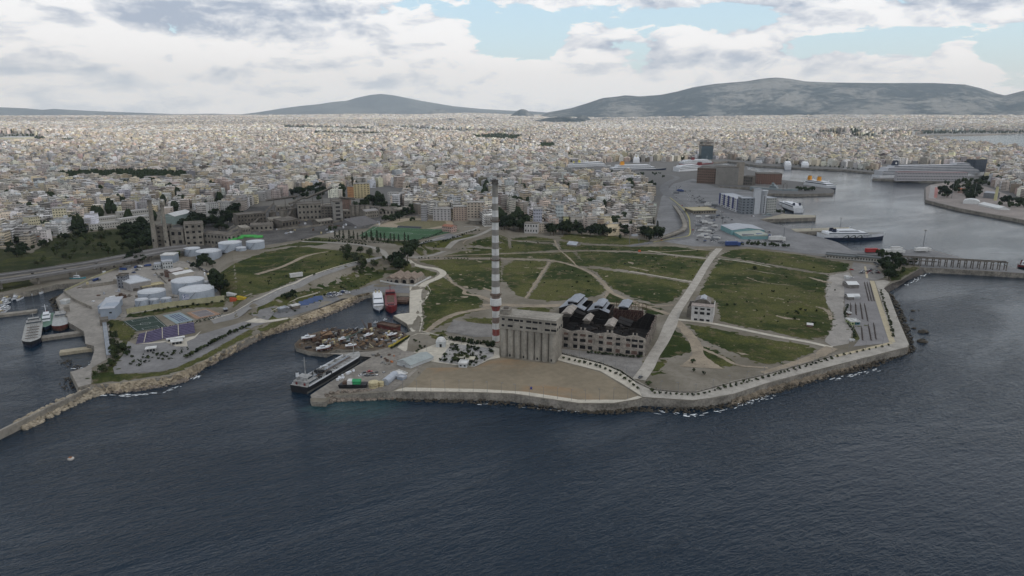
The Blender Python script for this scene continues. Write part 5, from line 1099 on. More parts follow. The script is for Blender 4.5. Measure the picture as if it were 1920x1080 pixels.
# ---- generic block building
def hall(name, label, cat, pa, pb, D, top, roof='flat', rise=2, wallm=con, roofm=con_d, wins=0, storeys=1, side=True, roof_axis='x', group=None, winm=None, foot=None, door=False, over=.3):
    loc, rz, L = frame(pa, pb); h = ht(pa[0], pa[1], top); o = thing(name, label, cat, loc, rz, group); winm = winm or hole_m
    mb = MB(); mb.box(0, 0, -1, L, D, h)
    if roof == 'gable':
        if roof_axis == 'y': mb.add([(0, 0, h), (L, 0, h), (L / 2, 0, h + rise - .1), (0, D, h), (L, D, h), (L / 2, D, h + rise - .1)], [(0, 1, 2), (5, 4, 3), (0, 2, 5, 3), (1, 4, 5, 2)])
        else: mb.add([(0, 0, h), (0, D, h), (0, D / 2, h + rise - .1), (L, 0, h), (L, D, h), (L, D / 2, h + rise - .1)], [(0, 2, 1), (3, 4, 5), (0, 3, 5, 2), (1, 2, 5, 4)])
    mb.build('wall', wallm, o); mb = MB()
    if roof == 'gable':
        ax = roof_axis; e = over; t_ = .25
        if ax == 'x': A = [(-e, -e, h - e * .3), (L + e, -e, h - e * .3), (L + e, D / 2, h + rise), (-e, D / 2, h + rise), (L + e, D + e, h - e * .3), (-e, D + e, h - e * .3)]; fs = [(0, 1, 2, 3), (3, 2, 4, 5)]
        else: A = [(-e, -e, h - e * .3), (-e, D + e, h - e * .3), (L / 2, D + e, h + rise), (L / 2, -e, h + rise), (L + e, D + e, h - e * .3), (L + e, -e, h - e * .3)]; fs = [(3, 2, 1, 0), (5, 4, 2, 3)]
        A2 = [(a, b, c + t_) for a, b, c in A]; mb.add(A2 + [(a, b, c + .02) for a, b, c in A], fs + [tuple(i + 6 for i in f[::-1]) for f in fs] + [(0, 6, 7, 1), (5, 11, 6, 0), (1, 7, 10, 4), (4, 10, 11, 5)])
    elif roof == 'mono': mb.add([(-.3, -.3, h + .05), (L + .3, -.3, h + .05), (L + .3, D + .3, h + rise), (-.3, D + .3, h + rise), (-.3, -.3, h - .2), (L + .3, -.3, h - .2), (L + .3, D + .3, h - .2), (-.3, D + .3, h - .2)], [(0, 1, 2, 3), (0, 4, 5, 1), (1, 5, 6, 2), (2, 6, 7, 3), (3, 7, 4, 0), (7, 6, 5, 4)])
    elif roof == 'vault': vault(mb, 0, L, 0, D, h, rise) ; mb.add([(L / 2 - L / 2 * math.cos(PI * k / 10), -.01, h + (rise - .1) * math.sin(PI * k / 10)) for k in range(11)][::-1], [tuple(range(11))])
    else:
        mb.box(-over, -over, h, L + over, D + over, h + .3)
        mb.box(-over, -over, h + .3, L + over, -over + .3, h + .9); mb.box(-over, D + over - .3, h + .3, L + over, D + over, h + .9); mb.box(-over, -over + .3, h + .3, -over + .3, D + over - .3, h + .9); mb.box(L + over - .3, -over + .3, h + .3, L + over, D + over - .3, h + .9)
    mb.build('roof', roofm, o)
    if wins:
        sh = h / storeys
        for f in range(storeys):
            for i in range(wins):
                w_ = L / wins * .45; xc = L * (i + .5) / wins; mb = MB(); mb.box(xc - w_ / 2, -.05, f * sh + sh * .35, xc + w_ / 2, .2, f * sh + sh * .75); mb.build('window', winm, o)
            if side:
                ns = max(1, int(D / (L / wins)))
                for i in range(ns): w_ = D / ns * .4; yc = D * (i + .5) / ns; mb = MB(); xx = L if loc[0] < 0 else 0; mb.box(xx - .06, yc - w_ / 2, f * sh + sh * .35, xx + .06, yc + w_ / 2, f * sh + sh * .75); mb.build('window', winm, o)
    if door: mb = MB(); mb.box(L * .42, -.08, 0, L * .58, .2, min(h * .7, 4)); mb.build('door', steel, o)
    return o
# ---- work yard hangar etc
wsheet = pm('white_sheet_wall', (.44, .46, .46), .6, .07, .2, stain=.25); gsheet = pm('green_grey_sheet', (.29, .32, .31), .6, .08, .15, stain=.3)
hall('hangar', 'white sheet metal hangar with a shallow grey green roof in the work yard', 'hangar', (745, 688), (770, 691), 21, 677, 'gable', 2.0, wsheet, gsheet, roof_axis='y', door=True)
hall('shed', 'small white flat roofed office beside the silver horizontal tank', 'shed', (733, 706), (748, 708), 7, 701, 'flat', wallm=wsheet, roofm=white_p)
hall('shed', 'small grey box cabin behind the silver horizontal tank', 'shed', (744, 713), (755, 713), 4, 707, 'flat', wallm=bluegrey, roofm=greyroof)
hall('hut', 'small white kiosk at the lower edge of the planted plaza', 'kiosk', (860, 689), (875, 690), 6, 682, 'flat', wallm=wsheet, roofm=white_p, wins=2)
for (a, b, tp, lb) in (((857, 675), (869, 676), 671, 'long white awning over the plaza, left'), ((873, 679), (888, 680), 674, 'long cream awning over the plaza, right')):
    hall('pergola', lb, 'pergola', a, b, 4, tp, 'flat', wallm=hole_m, roofm=pm('cream_canvas', (.55, .52, .42), .8, .06))
x, y, z = G(827, 649); o = thing('monument', 'small white domed pavilion in the middle of the plaza', 'pavilion', (x, y, z)); mb = MB(); mb.box(-3.4, -3, 0, 3.4, 3, 4.2); mb.build('wall', wsheet, o); mb = MB(); mb.lathe(0, 0, [(3.4, 4.2), (3.0, 5.6), (2, 6.6), (.3, 7.2)], 18); mb.build('dome', white_p, o); mb = MB(); mb.box(-.8, -3.06, 0, .8, -2.7, 2.6); mb.build('doorway', hole_m, o)
# horizontal silver tank, cream tanks, barge with green cover
loc, rz, L = frame((722, 726), (741, 709)); o = thing('cylindrical_tank', 'long silver horizontal tank lying in the work yard', 'tank', loc, rz); mb = MB(); N = 20; R_ = 2.6
mb.add([(xx, R_ * math.cos(2 * PI * k / N), R_ + .4 + R_ * math.sin(2 * PI * k / N)) for xx in (0, L) for k in range(N)], [(k, (k + 1) % N, N + (k + 1) % N, N + k)[::-1] for k in range(N)] + [tuple(range(N)), tuple(range(N, 2 * N))[::-1]]); mb.build('shell', pm('silver_paint', (.36, .39, .43), .45, .08, metal=.3), o); mb = MB()
for k in range(4): mb.box(L * (.1 + .26 * k), -2, 0, L * (.1 + .26 * k) + .6, 2, 1.4)
mb.build('saddle', con, o)
cream = pm('cream_paint', (.46, .40, .24), .7, .2, .4, stain=.5)
for (px, py, r, tp, lb) in ((701, 728, 3.1, 713, 'squat cream yellow tank with rust streaks in the work yard'), (715, 727, 1.7, 713, 'narrow rusty cream tank beside the squat one')):
    x, y, z = G(px, py); h = ht(px, py, tp) * .8; o = thing('yard_tank', lb, 'tank', (x, y, z)); mb = MB(); mb.cyl(0, 0, 0, h, r, n=20, cap=False); mb.build('shell', cream, o); mb = MB(); mb.lathe(0, 0, [(r + .1, h - .1), (r + .1, h + .1), (.3, h + .5)], 20); mb.build('lid', cream, o); mb = MB(); mb.cyl(0, 0, h * .5, h * .5 + .2, r + .05, n=20, cap=False); mb.build('hoop', rust, o)
loc, rz, L = frame((636, 729), (686, 729)); o = thing('barge', 'beached black barge with a green tarpaulin and white and brown cargo', 'barge', loc, rz); mb = MB(); mb.add([(0, 0, .2), (L, 0, .2), (L, 5, .2), (3, 5, .2), (-.5, -.4, 2.6), (L + .3, -.4, 2.6), (L + .3, 5.4, 2.6), (1, 5.4, 2.6)], [(0, 3, 2, 1), (0, 1, 5, 4), (1, 2, 6, 5), (2, 3, 7, 6), (3, 0, 4, 7), (4, 5, 6, 7)]); mb.build('hull', black_m, o)
grn = pm('green_tarpaulin', (.03, .26, .10), .6, .1, .5)
mb = MB(); mb.gable(L * .5, .6, L * .78, 4.6, 4.6, 5.6, 'x', .3); mb.box(L * .5, .6, 2.6, L * .78, 4.6, 4.6); mb.build('green_cover', grn, o); mb = MB(); mb.box(L * .3, .6, 2.6, L * .49, 4.6, 4.9); mb.build('white_cover', white_p, o); mb = MB(); mb.box(L * .12, .8, 2.6, L * .28, 4.2, 3.9); mb.build('cargo', rust, o)
# ---- left headland: blue grey hall, depot sheds, yellow wall
loc, rz, L = frame((190, 600), (217, 598)); h1 = ht(190, 600, 580); o = thing('warehouse', 'tall blue grey clad hall on the left quay', 'warehouse', loc, rz); mb = MB()
mb.box(0, 0, -2, L, 20, h1); mb.box(-7, 19.98, -2, L - 5, 46, h1 * .72); mb.build('wall', bluegrey, o); mb = MB(); mb.add([(-.4, -.4, h1), (L + .4, -.4, h1), (L - 4, 47, h1 * .74), (-7.4, 47, h1 * .74), (-.4, -.4, h1 + .4), (L + .4, -.4, h1 + .4), (L - 4, 47, h1 * .74 + .4), (-7.4, 47, h1 * .74 + .4)], [(0, 3, 2, 1), (4, 5, 6, 7), (0, 1, 5, 4), (1, 2, 6, 5), (2, 3, 7, 6), (3, 0, 4, 7)]); mb.build('roof', greyroof, o)
mb = MB(); mb.box(L * .62, -.06, h1 * .55, L * .8, .1, h1 * .7); mb.build('window', hole_m, o); mb = MB(); mb.box(-7.06, 30, .2, -6.9, 33, 3); mb.build('door', hole_m, o)
hall('warehouse', 'large grey flat roofed depot building behind the blue grey hall', 'warehouse', (246, 547), (284, 540), 33, 533, 'flat', wallm=pm('grey_render', (.27, .26, .25), .85, .1), roofm=tankr, wins=0)
hall('tower_block', 'dark grey cubic tower building at the left end of the depot', 'building', (222, 541), (234, 541), 10, 518, 'flat', wallm=pm('slate_render', (.17, .18, .20), .85, .1), roofm=con_d, wins=2, storeys=4)
hall('shed', 'low brick red walled shed in the depot', 'shed', (322, 522), (345, 517), 12, 510, 'gable', 1.5, redbrick, pm('pale_roof', (.42, .40, .38), .8, .1))
hall('shed', 'long low shed with a bright white roof in the depot', 'shed', (330, 526), (364, 519), 12, 516, 'gable', 1.2, pm('cream_render', (.40, .37, .32), .85, .1), white_p)
hall('house', 'white two-storey gate office at the top of the depot', 'building', (306, 505), (325, 503), 10, 492, 'flat', wallm=wsheet, roofm=greyroof, wins=4, storeys=2)
hall('house', 'small white flat roofed office left of the gate office', 'building', (290, 505), (303, 504), 8, 496, 'flat', wallm=wsheet, roofm=greyroof, wins=3, storeys=1)
hall('canopy', 'tall narrow white canopy beside the depot gate', 'canopy', (327, 493), (336, 488), 14, 479, 'flat', wallm=bluegrey, roofm=white_p)
hall('hut', 'small grey concrete cube on the left quay', 'hut', (121, 586), (130, 585), 5, 578, 'flat', wallm=con, roofm=con)
hall('hut', 'white flat roofed harbour hut at the rocky corner', 'hut', (114, 571), (124, 571), 6, 565, 'flat', wallm=wsheet, roofm=white_p)
hall('shed', 'low cream roofed shed between the depot building and the tanks', 'shed', (268, 545), (308, 538), 8, 539, 'flat', wallm=con, roofm=cream)
def wallrun(name, label, cat, pts, h, w, mat, top=None, posts=0, z=None):
    x, y, zz = G(*pts[0]); o = thing(name, label, cat, (x, y, zz)); W_ = [Vector(G(*p)) - Vector((x, y, zz)) for p in pts]; mb = MB(); tb = MB()
    for a, b in zip(W_, W_[1:]):
        d = (b - a); d.z = 0; d.normalize(); nr = Vector((-d.y, d.x, 0)) * w / 2
        mb.add([tuple(a - nr - Vector((0, 0, 1))), tuple(b - nr - Vector((0, 0, 1))), tuple(b + nr - Vector((0, 0, 1))), tuple(a + nr - Vector((0, 0, 1))), tuple(a - nr + Vector((0, 0, h))), tuple(b - nr + Vector((0, 0, h))), tuple(b + nr + Vector((0, 0, h))), tuple(a + nr + Vector((0, 0, h)))], [(0, 3, 2, 1), (4, 5, 6, 7), (0, 1, 5, 4), (1, 2, 6, 5), (2, 3, 7, 6), (3, 0, 4, 7)])
        n2 = nr * 1.5; u = Vector((0, 0, h)); k = Vector((0, 0, h + .2)); tb.add([tuple(p) for p in (a - n2 + u, b - n2 + u, b + n2 + u, a + n2 + u, a - n2 + k, b - n2 + k, b + n2 + k, a + n2 + k)], [(0, 3, 2, 1), (4, 5, 6, 7), (0, 1, 5, 4), (1, 2, 6, 5), (2, 3, 7, 6), (3, 0, 4, 7)])
    mb.build('panel', mat, o); tb.build('coping', top or mat, o); return o
ywall = pm('yellowish_wall', (.37, .35, .22), .85, .12, .15, stain=.35)
wallrun('boundary_wall', 'long pale yellow wall below the white tanks', 'wall', [(238, 589), (250, 586), (330, 574), (421, 563)], 4.2, .5, ywall)
wallrun('boundary_wall', 'grey depot wall above the small harbour', 'wall', [(120, 549), (140, 565), (172, 580)], 2.6, .5, con)
wallrun('boundary_wall', 'low pale depot wall beside the elevated road', 'wall', [(122, 546), (180, 520), (222, 503)], 1.4, .4, ywall)
wallrun('boundary_wall', 'grey wall in front of the stained depot yard', 'wall', [(155, 541), (220, 532)], 3, .4, con)
wallrun('boundary_wall', 'bund wall running diagonally through the depot', 'wall', [(292, 512), (312, 532)], 1.6, .5, con)
wallrun('boundary_wall', 'white low retaining wall beside the three gabled sheds', 'wall', [(713, 528), (740, 533), (776, 537), (808, 520)], 1.2, .4, white_p)
wallrun('boundary_wall', 'pale quay parapet left of the small basin', 'wall', [(508, 586), (560, 560), (600, 549)], .9, .4, light_c)
wallrun('boundary_wall', 'low sea wall kerb around the planted plaza', 'wall', [(792, 623), (860, 638), (935, 651)], .6, .5, light_c)
wallrun('parapet', 'dark hedge topped kerb wall along the promenade branch', 'wall', [(1047, 662), (1125, 681), (1165, 696), (1191, 715), (1222, 731), (1275, 736), (1305, 736), (1375, 717), (1440, 702), (1565, 667)], .7, .5, con)
# breakwater
def seawall(name, label, A, B, w, z1, mat, w2=None):
    a, b = Vector(flat(*A, z1)), Vector(flat(*B, z1)); d = (b - a); L = d.length; o = thing(name, label, 'breakwater', (a.x, a.y, 0), math.atan2(d.y, d.x))
    mb = MB(); mb.box(0, -w / 2, -4, L, w / 2, z1); mb.build('wall', mat, o); return o, L
o, L = seawall('breakwater', 'long narrow concrete breakwater reaching out to the lower left', (-60, 838), (171, 726), 4.2, 3.4, con)
mb = MB(); mb.box(0, -2.4, 3.42, L - 4, -1.5, 4.9); mb.build('parapet', con, o); mb = MB(); mb.box(0, -1.45, 3.41, L - 4, .3, 3.46); mb.build('walkway', light_c, o)
seawall('pier', 'stone mole sticking out at the left edge of the small harbour', (-60, 596), (69, 581), 7, 2.2, con)
seawall('pier', 'ship pier of the left quay where the tanker lies', (78, 632), (166, 620), 8, 2.4, con); seawall('pier', 'short tan pier below the ship pier', (112, 659), (180, 650), 7, 2.2, pm('tan_stone', (.33, .29, .21), .9, .15, .2, stain=.4))
# pipe rack along the left quay
loc, rz, L = frame((196, 605), (205, 672)); o = thing('pipe_rack', 'long grey pipe rack and conveyor beside the blue grey hall', 'pipe rack', loc, rz); mb = MB()
for i in range(12):
    for yy in (-1.5, 1.5): mb.bar((L * i / 11, yy, 0), (L * i / 11, yy, 2.4), .15)
    mb.bar((L * i / 11, -1.5, 2.4), (L * i / 11, 1.5, 2.4), .12)
mb.build('frame', steel, o)
for yy in (-1.1, -.4, .3, 1.0): mb = MB(); mb.bar((0, yy, 2.7), (L, yy, 2.7), .22, n=8); mb.build('pipe', tankw, o)
mb = MB(); mb.box(0, -3, 0, 9, 3, 5); mb.build('pump_house', con_d, o)
# ---- purple seating, kiosks
def arc_seats():
    o = thing('seating_stand', 'curved purple tiered seating on the left headland', 'seating', G(311, 637)); x0, y0, z0 = o.location
    A = [(254, 640), (262, 646), (300, 638), (340, 630), (366, 625)]; B = [(258, 630), (262, 632), (300, 622), (335, 615), (362, 611)]
    A = [(255, 645), (275, 643), (305, 636), (335, 630), (366, 624)]; B = [(262, 633), (280, 629), (305, 622), (335, 616), (364, 611)]
    PA = [Vector(p) for p in spline([Vector(G(*q)[:2]) for q in A], 5)]; PB = [Vector(p) for p in spline([Vector(G(*q)[:2]) for q in B], 5)]; N = 7
    pur = pm('purple_seats', (.088, .075, .135), .7, .2, .5)
    for j in range(N):
        mb = MB(); f0, f1 = j / N, (j + 1) / N; z1 = .5 + .45 * j
        P = [p.lerp(q, f0) for p, q in zip(PA, PB)]; Q = [p.lerp(q, f1) for p, q in zip(PA, PB)]
        vs = [(p.x - x0, p.y - y0, z) for z in (-.3, z1) for p in P] + [(p.x - x0, p.y - y0, z1) for p in Q]; n = len(P)
        mb.add(vs, [(i, i + 1, n + i + 1, n + i) for i in range(n - 1)] + [(n + i, n + i + 1, 2 * n + i + 1, 2 * n + i) for i in range(n - 1)]); mb.build('tier', pur, o)
    n = len(PB); mb = MB(); mb.add([(p.x - x0, p.y - y0, z) for z in (-.3, .05 + .45 * N) for p in PB], [(i + 1, i, n + i, n + i + 1) for i in range(n - 1)]); mb.build('rear_wall', con, o)
    for f in (4, 10, 15): mb = MB(); a, b = PA[f], PB[f]; mb.bar((a.x - x0, a.y - y0, .75), (b.x - x0, b.y - y0, .5 + .45 * N), .3); mb.build('aisle', light_c, o)
arc_seats()
def kiosk(pa, pb, D, tp, lb):
    loc, rz, L = frame(pa, pb); h = ht(pa[0], pa[1], tp); o = thing('kiosk', lb, 'kiosk', loc, rz, 'white kiosks of the gravel park'); mb = MB(); mb.box(.6, .8, 0, L - .6, D - .3, h - .1); mb.build('wall', glass_m, o); mb = MB(); mb.box(-.5, -.5, h - .1, L + .5, D, h + .35); mb.box(L * .1, D * .3, h + .35, L * .5, D * .55, h + .8); mb.build('roof', white_p, o); mb = MB()
    for i in range(4): mb.bar((L * i / 3, 0, 0), (L * i / 3, 0, h), .12)
    mb.build('post', white_p, o)
kiosk((274, 661), (292, 659), 5, 655, 'small white flat roofed kiosk, lower left of the two on the gravel park'); kiosk((322, 648), (343, 645), 6, 642, 'long white flat roofed kiosk, right one of the two on the gravel park'); kiosk((314, 642), (346, 637), 3, 637, 'thin white canopy strip behind the long kiosk')
# ---- three gabled sheds at the head of the basin
loc, rz, L = frame((724, 530), (775, 534)); o = thing('ruined_shed', 'old stone boathouse with parallel brown pitched roofs and arched doors', 'shed', loc, rz); xs_ = [0, L * .26, L * .52, L * .76, L]; D = 26; tan_r = pm('brown_roof_tiles', (.24, .19, .15), .9, .2, .5, stain=.5)
for i in range(4):
    a, b = xs_[i], xs_[i + 1]; h = 4.5; rr = 2.6; mb = MB(); ya = (0, 0, 2, 5)[i]
    mb.box(a + .02, ya, 0, b - .02, D, h); mb.add([(a, ya, h), (b, ya, h), ((a + b) / 2, ya, h + rr), (a, ya + .5, h), (b, ya + .5, h), ((a + b) / 2, ya + .5, h + rr)], [(0, 1, 2), (5, 4, 3), (0, 2, 5, 3), (1, 4, 5, 2)]); mb.build('wall', stone, o)
    mb = MB(); mb.gable(a, ya, b, D, h + .05, h + rr + .2, 'y', .35); mb.build('roof', tan_r, o)
    for u in ((.5,) if i else (.25, .75)): mb = MB(); w_ = 2.0 if i else .9; c = a + (b - a) * u; mb.add([(c - w_, ya - .06, 0), (c + w_, ya - .06, 0)] + [(c + w_ * math.cos(PI * k / 8), ya - .06, 2.2 + w_ * .8 * math.sin(PI * k / 8)) for k in range(9)], [tuple(range(11))]); mb.build('arched_door', hole_m, o)
# ---- old factory left
hall('factory', 'tall windowed concrete block of the old factory', 'factory', (349, 462), (383, 460), 18, 421, 'gable', 2.5, con, con_d, wins=3, storeys=4)
hall('factory', 'long low wing of the old factory right of its tall block', 'factory', (384, 459), (434, 452), 16, 437, 'gable', 2, con, con_d, wins=8, storeys=2)
hall('factory', 'square concrete wing of the old factory left of its tall block', 'factory', (321, 462), (346, 462), 17, 431, 'gable', 1.5, con, con_d, wins=2, storeys=2)
hall('factory', 'narrow dark boiler house behind the twin stacks', 'factory', (296, 463), (316, 463), 14, 424, 'flat', wallm=con_d, roofm=con_d, wins=2, storeys=5)
hall('warehouse', 'turquoise grey shed with a white roof above the old factory', 'warehouse', (329, 421), (362, 412), 22, 406, 'gable', 4, pm('turquoise_cladding', (.24, .30, .28), .7, .08), white_p)
# green covers
rg = random.Random(3)
for i, (px, py, w) in enumerate(((435, 452, 9), (447, 449, 10), (460, 446, 12), (472, 446, 10), (484, 447, 10))):
    x, y, z = G(px, py); o = thing('covered_pile', 'x', 'pile', (x, y, z), .2, 'piles under bright green covers'); mb = MB(); mb.gable(-w / 2 * 1.0, 0, w / 2 * 1.0, 9, 1.6, 3.2, 'x'); mb.box(-w / 2, 0, 0, w / 2, 9, 1.6); mb.build('cover', pm('bright_green_sheet', (.05, .30, .06), .6, .12, .4), o); mb = MB(); mb.box(-w / 2 - .3, -.6, 0, w / 2 + .3, -.1, .5); mb.build('ballast', con, o)
number_labels([o for o in COL.objects if o.name.startswith('covered_pile')], 'bright green covered pile', 'behind the white tanks')
# ---- cement works
cg = 'halls of the dark cement works'
hall('cement_works', 'open concrete frame hall at the left end of the cement works', 'factory', (447, 425), (500, 420), 22, 404, 'flat', wallm=con_d, roofm=con_d, wins=9, storeys=3, group=cg)
for k, (px, py, w, tp) in enumerate(((512, 416, 13, 398), (532, 413, 14, 393), (550, 412, 16, 391), (574, 404, 10, 388))):
    s = mpp(px, py); x, y, z = G(px, py); h = ht(px, py, tp); o = thing('cement_silo', 'x', 'silo', (x, y, z), 0, 'round silos of the cement works'); mb = MB(); mb.cyl(0, 0, -1, h, w / 2 * s, n=20, cap=False); mb.build('shell', con_d if k != 1 else con, o); mb = MB(); mb.lathe(0, 0, [(w / 2 * s + .3, h), (w / 2 * s + .3, h + .6), (1, h + 1.5)], 20); mb.build('cap', con_d, o); mb = MB(); mb.box(-1.5, -1.5, h + 1, 1.5, 1.5, h + 4); mb.build('head_house', con_d, o)
number_labels([o for o in COL.objects if o.name.startswith('cement_silo')], 'round concrete silo', 'of the cement works')
hall('cement_works', 'broad three-storey concrete hall in the middle of the cement works', 'factory', (560, 414), (604, 412), 26, 384, 'flat', wallm=con, roofm=con_d, wins=6, storeys=3, group=cg)
hall('cement_works', 'tallest ribbed concrete tower of the cement works', 'factory', (626, 415), (644, 414), 18, 378, 'flat', wallm=pm('ribbed_grey', (.24, .23, .21), .9, .15, .2, stain=.3), roofm=con_d, wins=1, storeys=5, group=cg)
hall('cement_works', 'dark gap building between the tall tower and the broad hall', 'factory', (604, 413), (626, 413), 22, 388, 'flat', wallm=con_d, roofm=con_d, wins=4, storeys=5, group=cg)
hall('cement_works', 'rust topped block behind the tall tower of the cement works', 'factory', (634, 396), (655, 396), 16, 374, 'flat', wallm=pm('rusty_render', (.22, .15, .12), .9, .2), roofm=con_d, group=cg)
hall('cement_works', 'low grey block right of the tall tower', 'factory', (645, 413), (658, 412), 14, 396, 'flat', wallm=con_d, roofm=con, wins=2, storeys=2, group=cg)
for k in range(4):
    px = 662 + k * 9; x, y, z = G(px, 405); s = mpp(px, 405); h = ht(px, 405, 386); o = thing('cement_silo', f'{ORD[k]} silo from the left of the row of four beside the low works sheds', 'silo', (x, y, z), 0, 'row of four silos'); mb = MB(); mb.cyl(0, 0, -1, h, 4.6 * s, n=18, cap=False); mb.build('shell', con, o); mb = MB(); mb.cyl(0, 0, h, h + 1.2, 4.8 * s, n=18); mb.build('cap', con_d, o)
hall('works_office', 'pale roofed two-storey office right of the cement silos', 'building', (686, 410), (710, 407), 18, 397, 'gable', 2, con, pm('grey_tiles', (.24, .23, .22), .9, .1), wins=6, storeys=2)
for k, (a, b, tp, D) in enumerate((((711, 405), (745, 404), 394, 22), ((745, 404), (780, 398), 394, 18), ((470, 434), (512, 432), 424, 24), ((530, 430), (560, 425), 415, 18), ((505, 424), (530, 422), 412, 16), ((597, 424), (625, 420), 416, 14), ((455, 440), (470, 438), 428, 12), ((600, 398), (625, 396), 386, 14), ((520, 398), (545, 396), 388, 10))):
    hall('works_shed', 'x', 'shed', a, b, D, tp, 'gable' if k % 3 else 'mono', 2.2, con_d if k % 2 else con, con_d if k in (0, 2, 3) else con, wins=5, storeys=1, group='sheds of the cement works')
number_labels([o for o in COL.objects if o.name.startswith('works_shed')], 'dark works shed', 'around the cement works')
# stadium things
hall('pavilion', 'pink walled pavilion with a hipped roof beside the pitch', 'building', (829, 434), (847, 436), 12, 424, 'gable', 2, pm('pink_render', (.42, .31, .27), .85, .1), pm('terracotta_roof', (.30, .14, .09), .9, .15, .4), wins=5, storeys=2)
x, y, z = G(893, 420); s = mpp(893, 420); o = thing('water_tank', 'low round concrete water reservoir left of the striped chimney', 'reservoir', (x, y + 8, z)); mb = MB(); mb.cyl(0, 0, 0, 4.5, 15 * s, n=30, cap=False); mb.build('wall', con, o); mb = MB(); mb.lathe(0, 0, [(16.5 * s, 4.5), (17 * s, 5.2), (3, 6)], 30); mb.build('roof', con, o)
def stand(px1, px2, n, dpt, lb, mat):
    loc, rz, L = frame(px1, px2); o = thing('grandstand', lb, 'grandstand', loc, rz)
    for j in range(n): mb = MB(); mb.box(0, j * dpt, 0, L, (j + 1) * dpt - .01, .5 + .55 * j); mb.build('tier', mat, o)
stand((672, 425), (712, 418), 14, 2.2, 'grey sloping grandstand behind the green pitch', pm('grey_stand', (.17, .165, .165), .9, .1)); stand((744, 427), (788, 429), 4, 1.2, 'small dark stand between the two pitches', pm('dark_stand', (.09, .10, .11), .9, .1))
wallrun('boundary_wall', 'curved pale wall round the training ground', 'wall', [(714, 421), (735, 414), (760, 408), (820, 409), (845, 412), (851, 418)], 2.6, .6, con); wallrun('boundary_wall', 'low concrete wall beside the cement works road', 'wall', [(520, 432), (600, 424), (640, 415), (690, 406)], 2.4, .6, con)
hall('ruined_house', 'pale two-storey ruin at the edge of the meadow below the apartments', 'ruined building', (983, 437), (1008, 438), 14, 419, 'flat', wallm=wh, roofm=con, wins=5, storeys=2)
hall('ruined_shed', 'collapsed grey shed roof in the upper meadow', 'shed', (1063, 461), (1080, 463), 12, 458, 'gable', 3, con, greyroof)
hall('guard_hut', 'tiny red roofed hut in the middle of the large meadow', 'hut', (1513, 613), (1524, 614), 4, 609, 'gable', 1, redbrick, white_p)
hall('trailer', 'long white trailer beside the left road', 'trailer', (545, 521), (568, 518), 3, 515.5, 'flat', wallm=white_p, roofm=white_p)
for (a, b, m_, lb) in (((431, 566), (442, 565), pm('red_crate', (.45, .09, .04), .7, .1), 'red orange container beside the yellow wall'), ((444, 563), (458, 562), pm('yellow_crate', (.50, .36, .03), .7, .1), 'yellow container next to the red one'), ((425, 556), (440, 555), white_p, 'white container behind the red one')):
    hall('container', lb, 'container', a, b, 2.5, a[1] - 6, 'flat', wallm=m_, roofm=m_, over=.05)
hall('shelter', 'small dark green square hut beside the headland road', 'hut', (421, 585), (427, 584), 3, 581, 'flat', wallm=black_m, roofm=greyroof)
# ================================================================== SHIPS AND PORT
navy = pm('navy_hull', (.012, .02, .045), .45, .15, .3); shipw = pm('ship_white', (.60, .62, .64), .5, .06, .2, stain=.15); shipred = pm('ship_red', (.15, .018, .020), .5, .15, .3, stain=.2); grey_n = pm('naval_grey', (.24, .28, .29), .6, .08, .2, stain=.2); deckm = pm('ship_deck', (.22, .22, .21), .8, .2, .5); orange = pm('funnel_orange', (.62, .27, .02), .5, .08); shipgl = pm('ship_glass', (.03, .045, .06), .2, .1, .5, spec=.6); antif = pm('antifouling', (.13, .04, .03), .8, .3, .4)
def hull(L, B, D, fine=.3, stern=.92, sheer=.35, split=.4, dr=.6, flare=.12):
    mb = MB(); N = 18; rings = []
    for i in range(N + 1):
        f = i / N; t_ = 1 - f; w = B / 2 * (stern + (1 - stern) * min(1, f / .2))
        if t_ < fine: w *= max(.015, math.sin(t_ / fine * PI / 2) ** .8)
        dk = D * (1 + sheer * max(0, (f - .6) / .4) ** 2 + .06 * max(0, (.2 - f) / .2)); x = f * L; ov = flare * D * 2 * max(0, (f - .7) / .3)
        rings.append([(x, w * .75, -dr), (x + ov * .2, w * .93, .15), (x + ov * .5, w * .97, dk * split), (x + ov, w, dk)])
    vs = []; 
    for r in rings: vs += r + [(a, -b, c) for a, b, c in r[::-1]]
    fs = []; mi = []
    for i in range(N):
        for k in range(7):
            a = i * 8 + k; q = (a, a + 8, a + 9, a + 1); fs.append(q); mi.append({0: 0, 6: 0, 1: 0, 5: 0, 2: 1, 4: 1, 3: 2}[k])
        fs.append((i * 8 + 7, i * 8 + 15, i * 8 + 8, i * 8)); mi.append(0)
    fs.append(tuple(range(8))); mi.append(1); fs.append(tuple(range(N * 8, N * 8 + 8))[::-1]); mi.append(1)
    mb.v = vs; mb.f = [f[::-1] for f in fs]; mb.mi = mi
    return mb
def taper(mb, x0, x1, w, z0, z1, r0=0., r1=.0):
    """deck house with raked ends"""
    mb.add([(x0, -w, z0), (x1, -w, z0), (x1, w, z0), (x0, w, z0), (x0 + r0, -w, z1), (x1 - r1, -w, z1), (x1 - r1, w, z1), (x0 + r0, w, z1)], [(0, 3, 2, 1), (4, 5, 6, 7), (0, 1, 5, 4), (1, 2, 6, 5), (2, 3, 7, 6), (3, 0, 4, 7)])
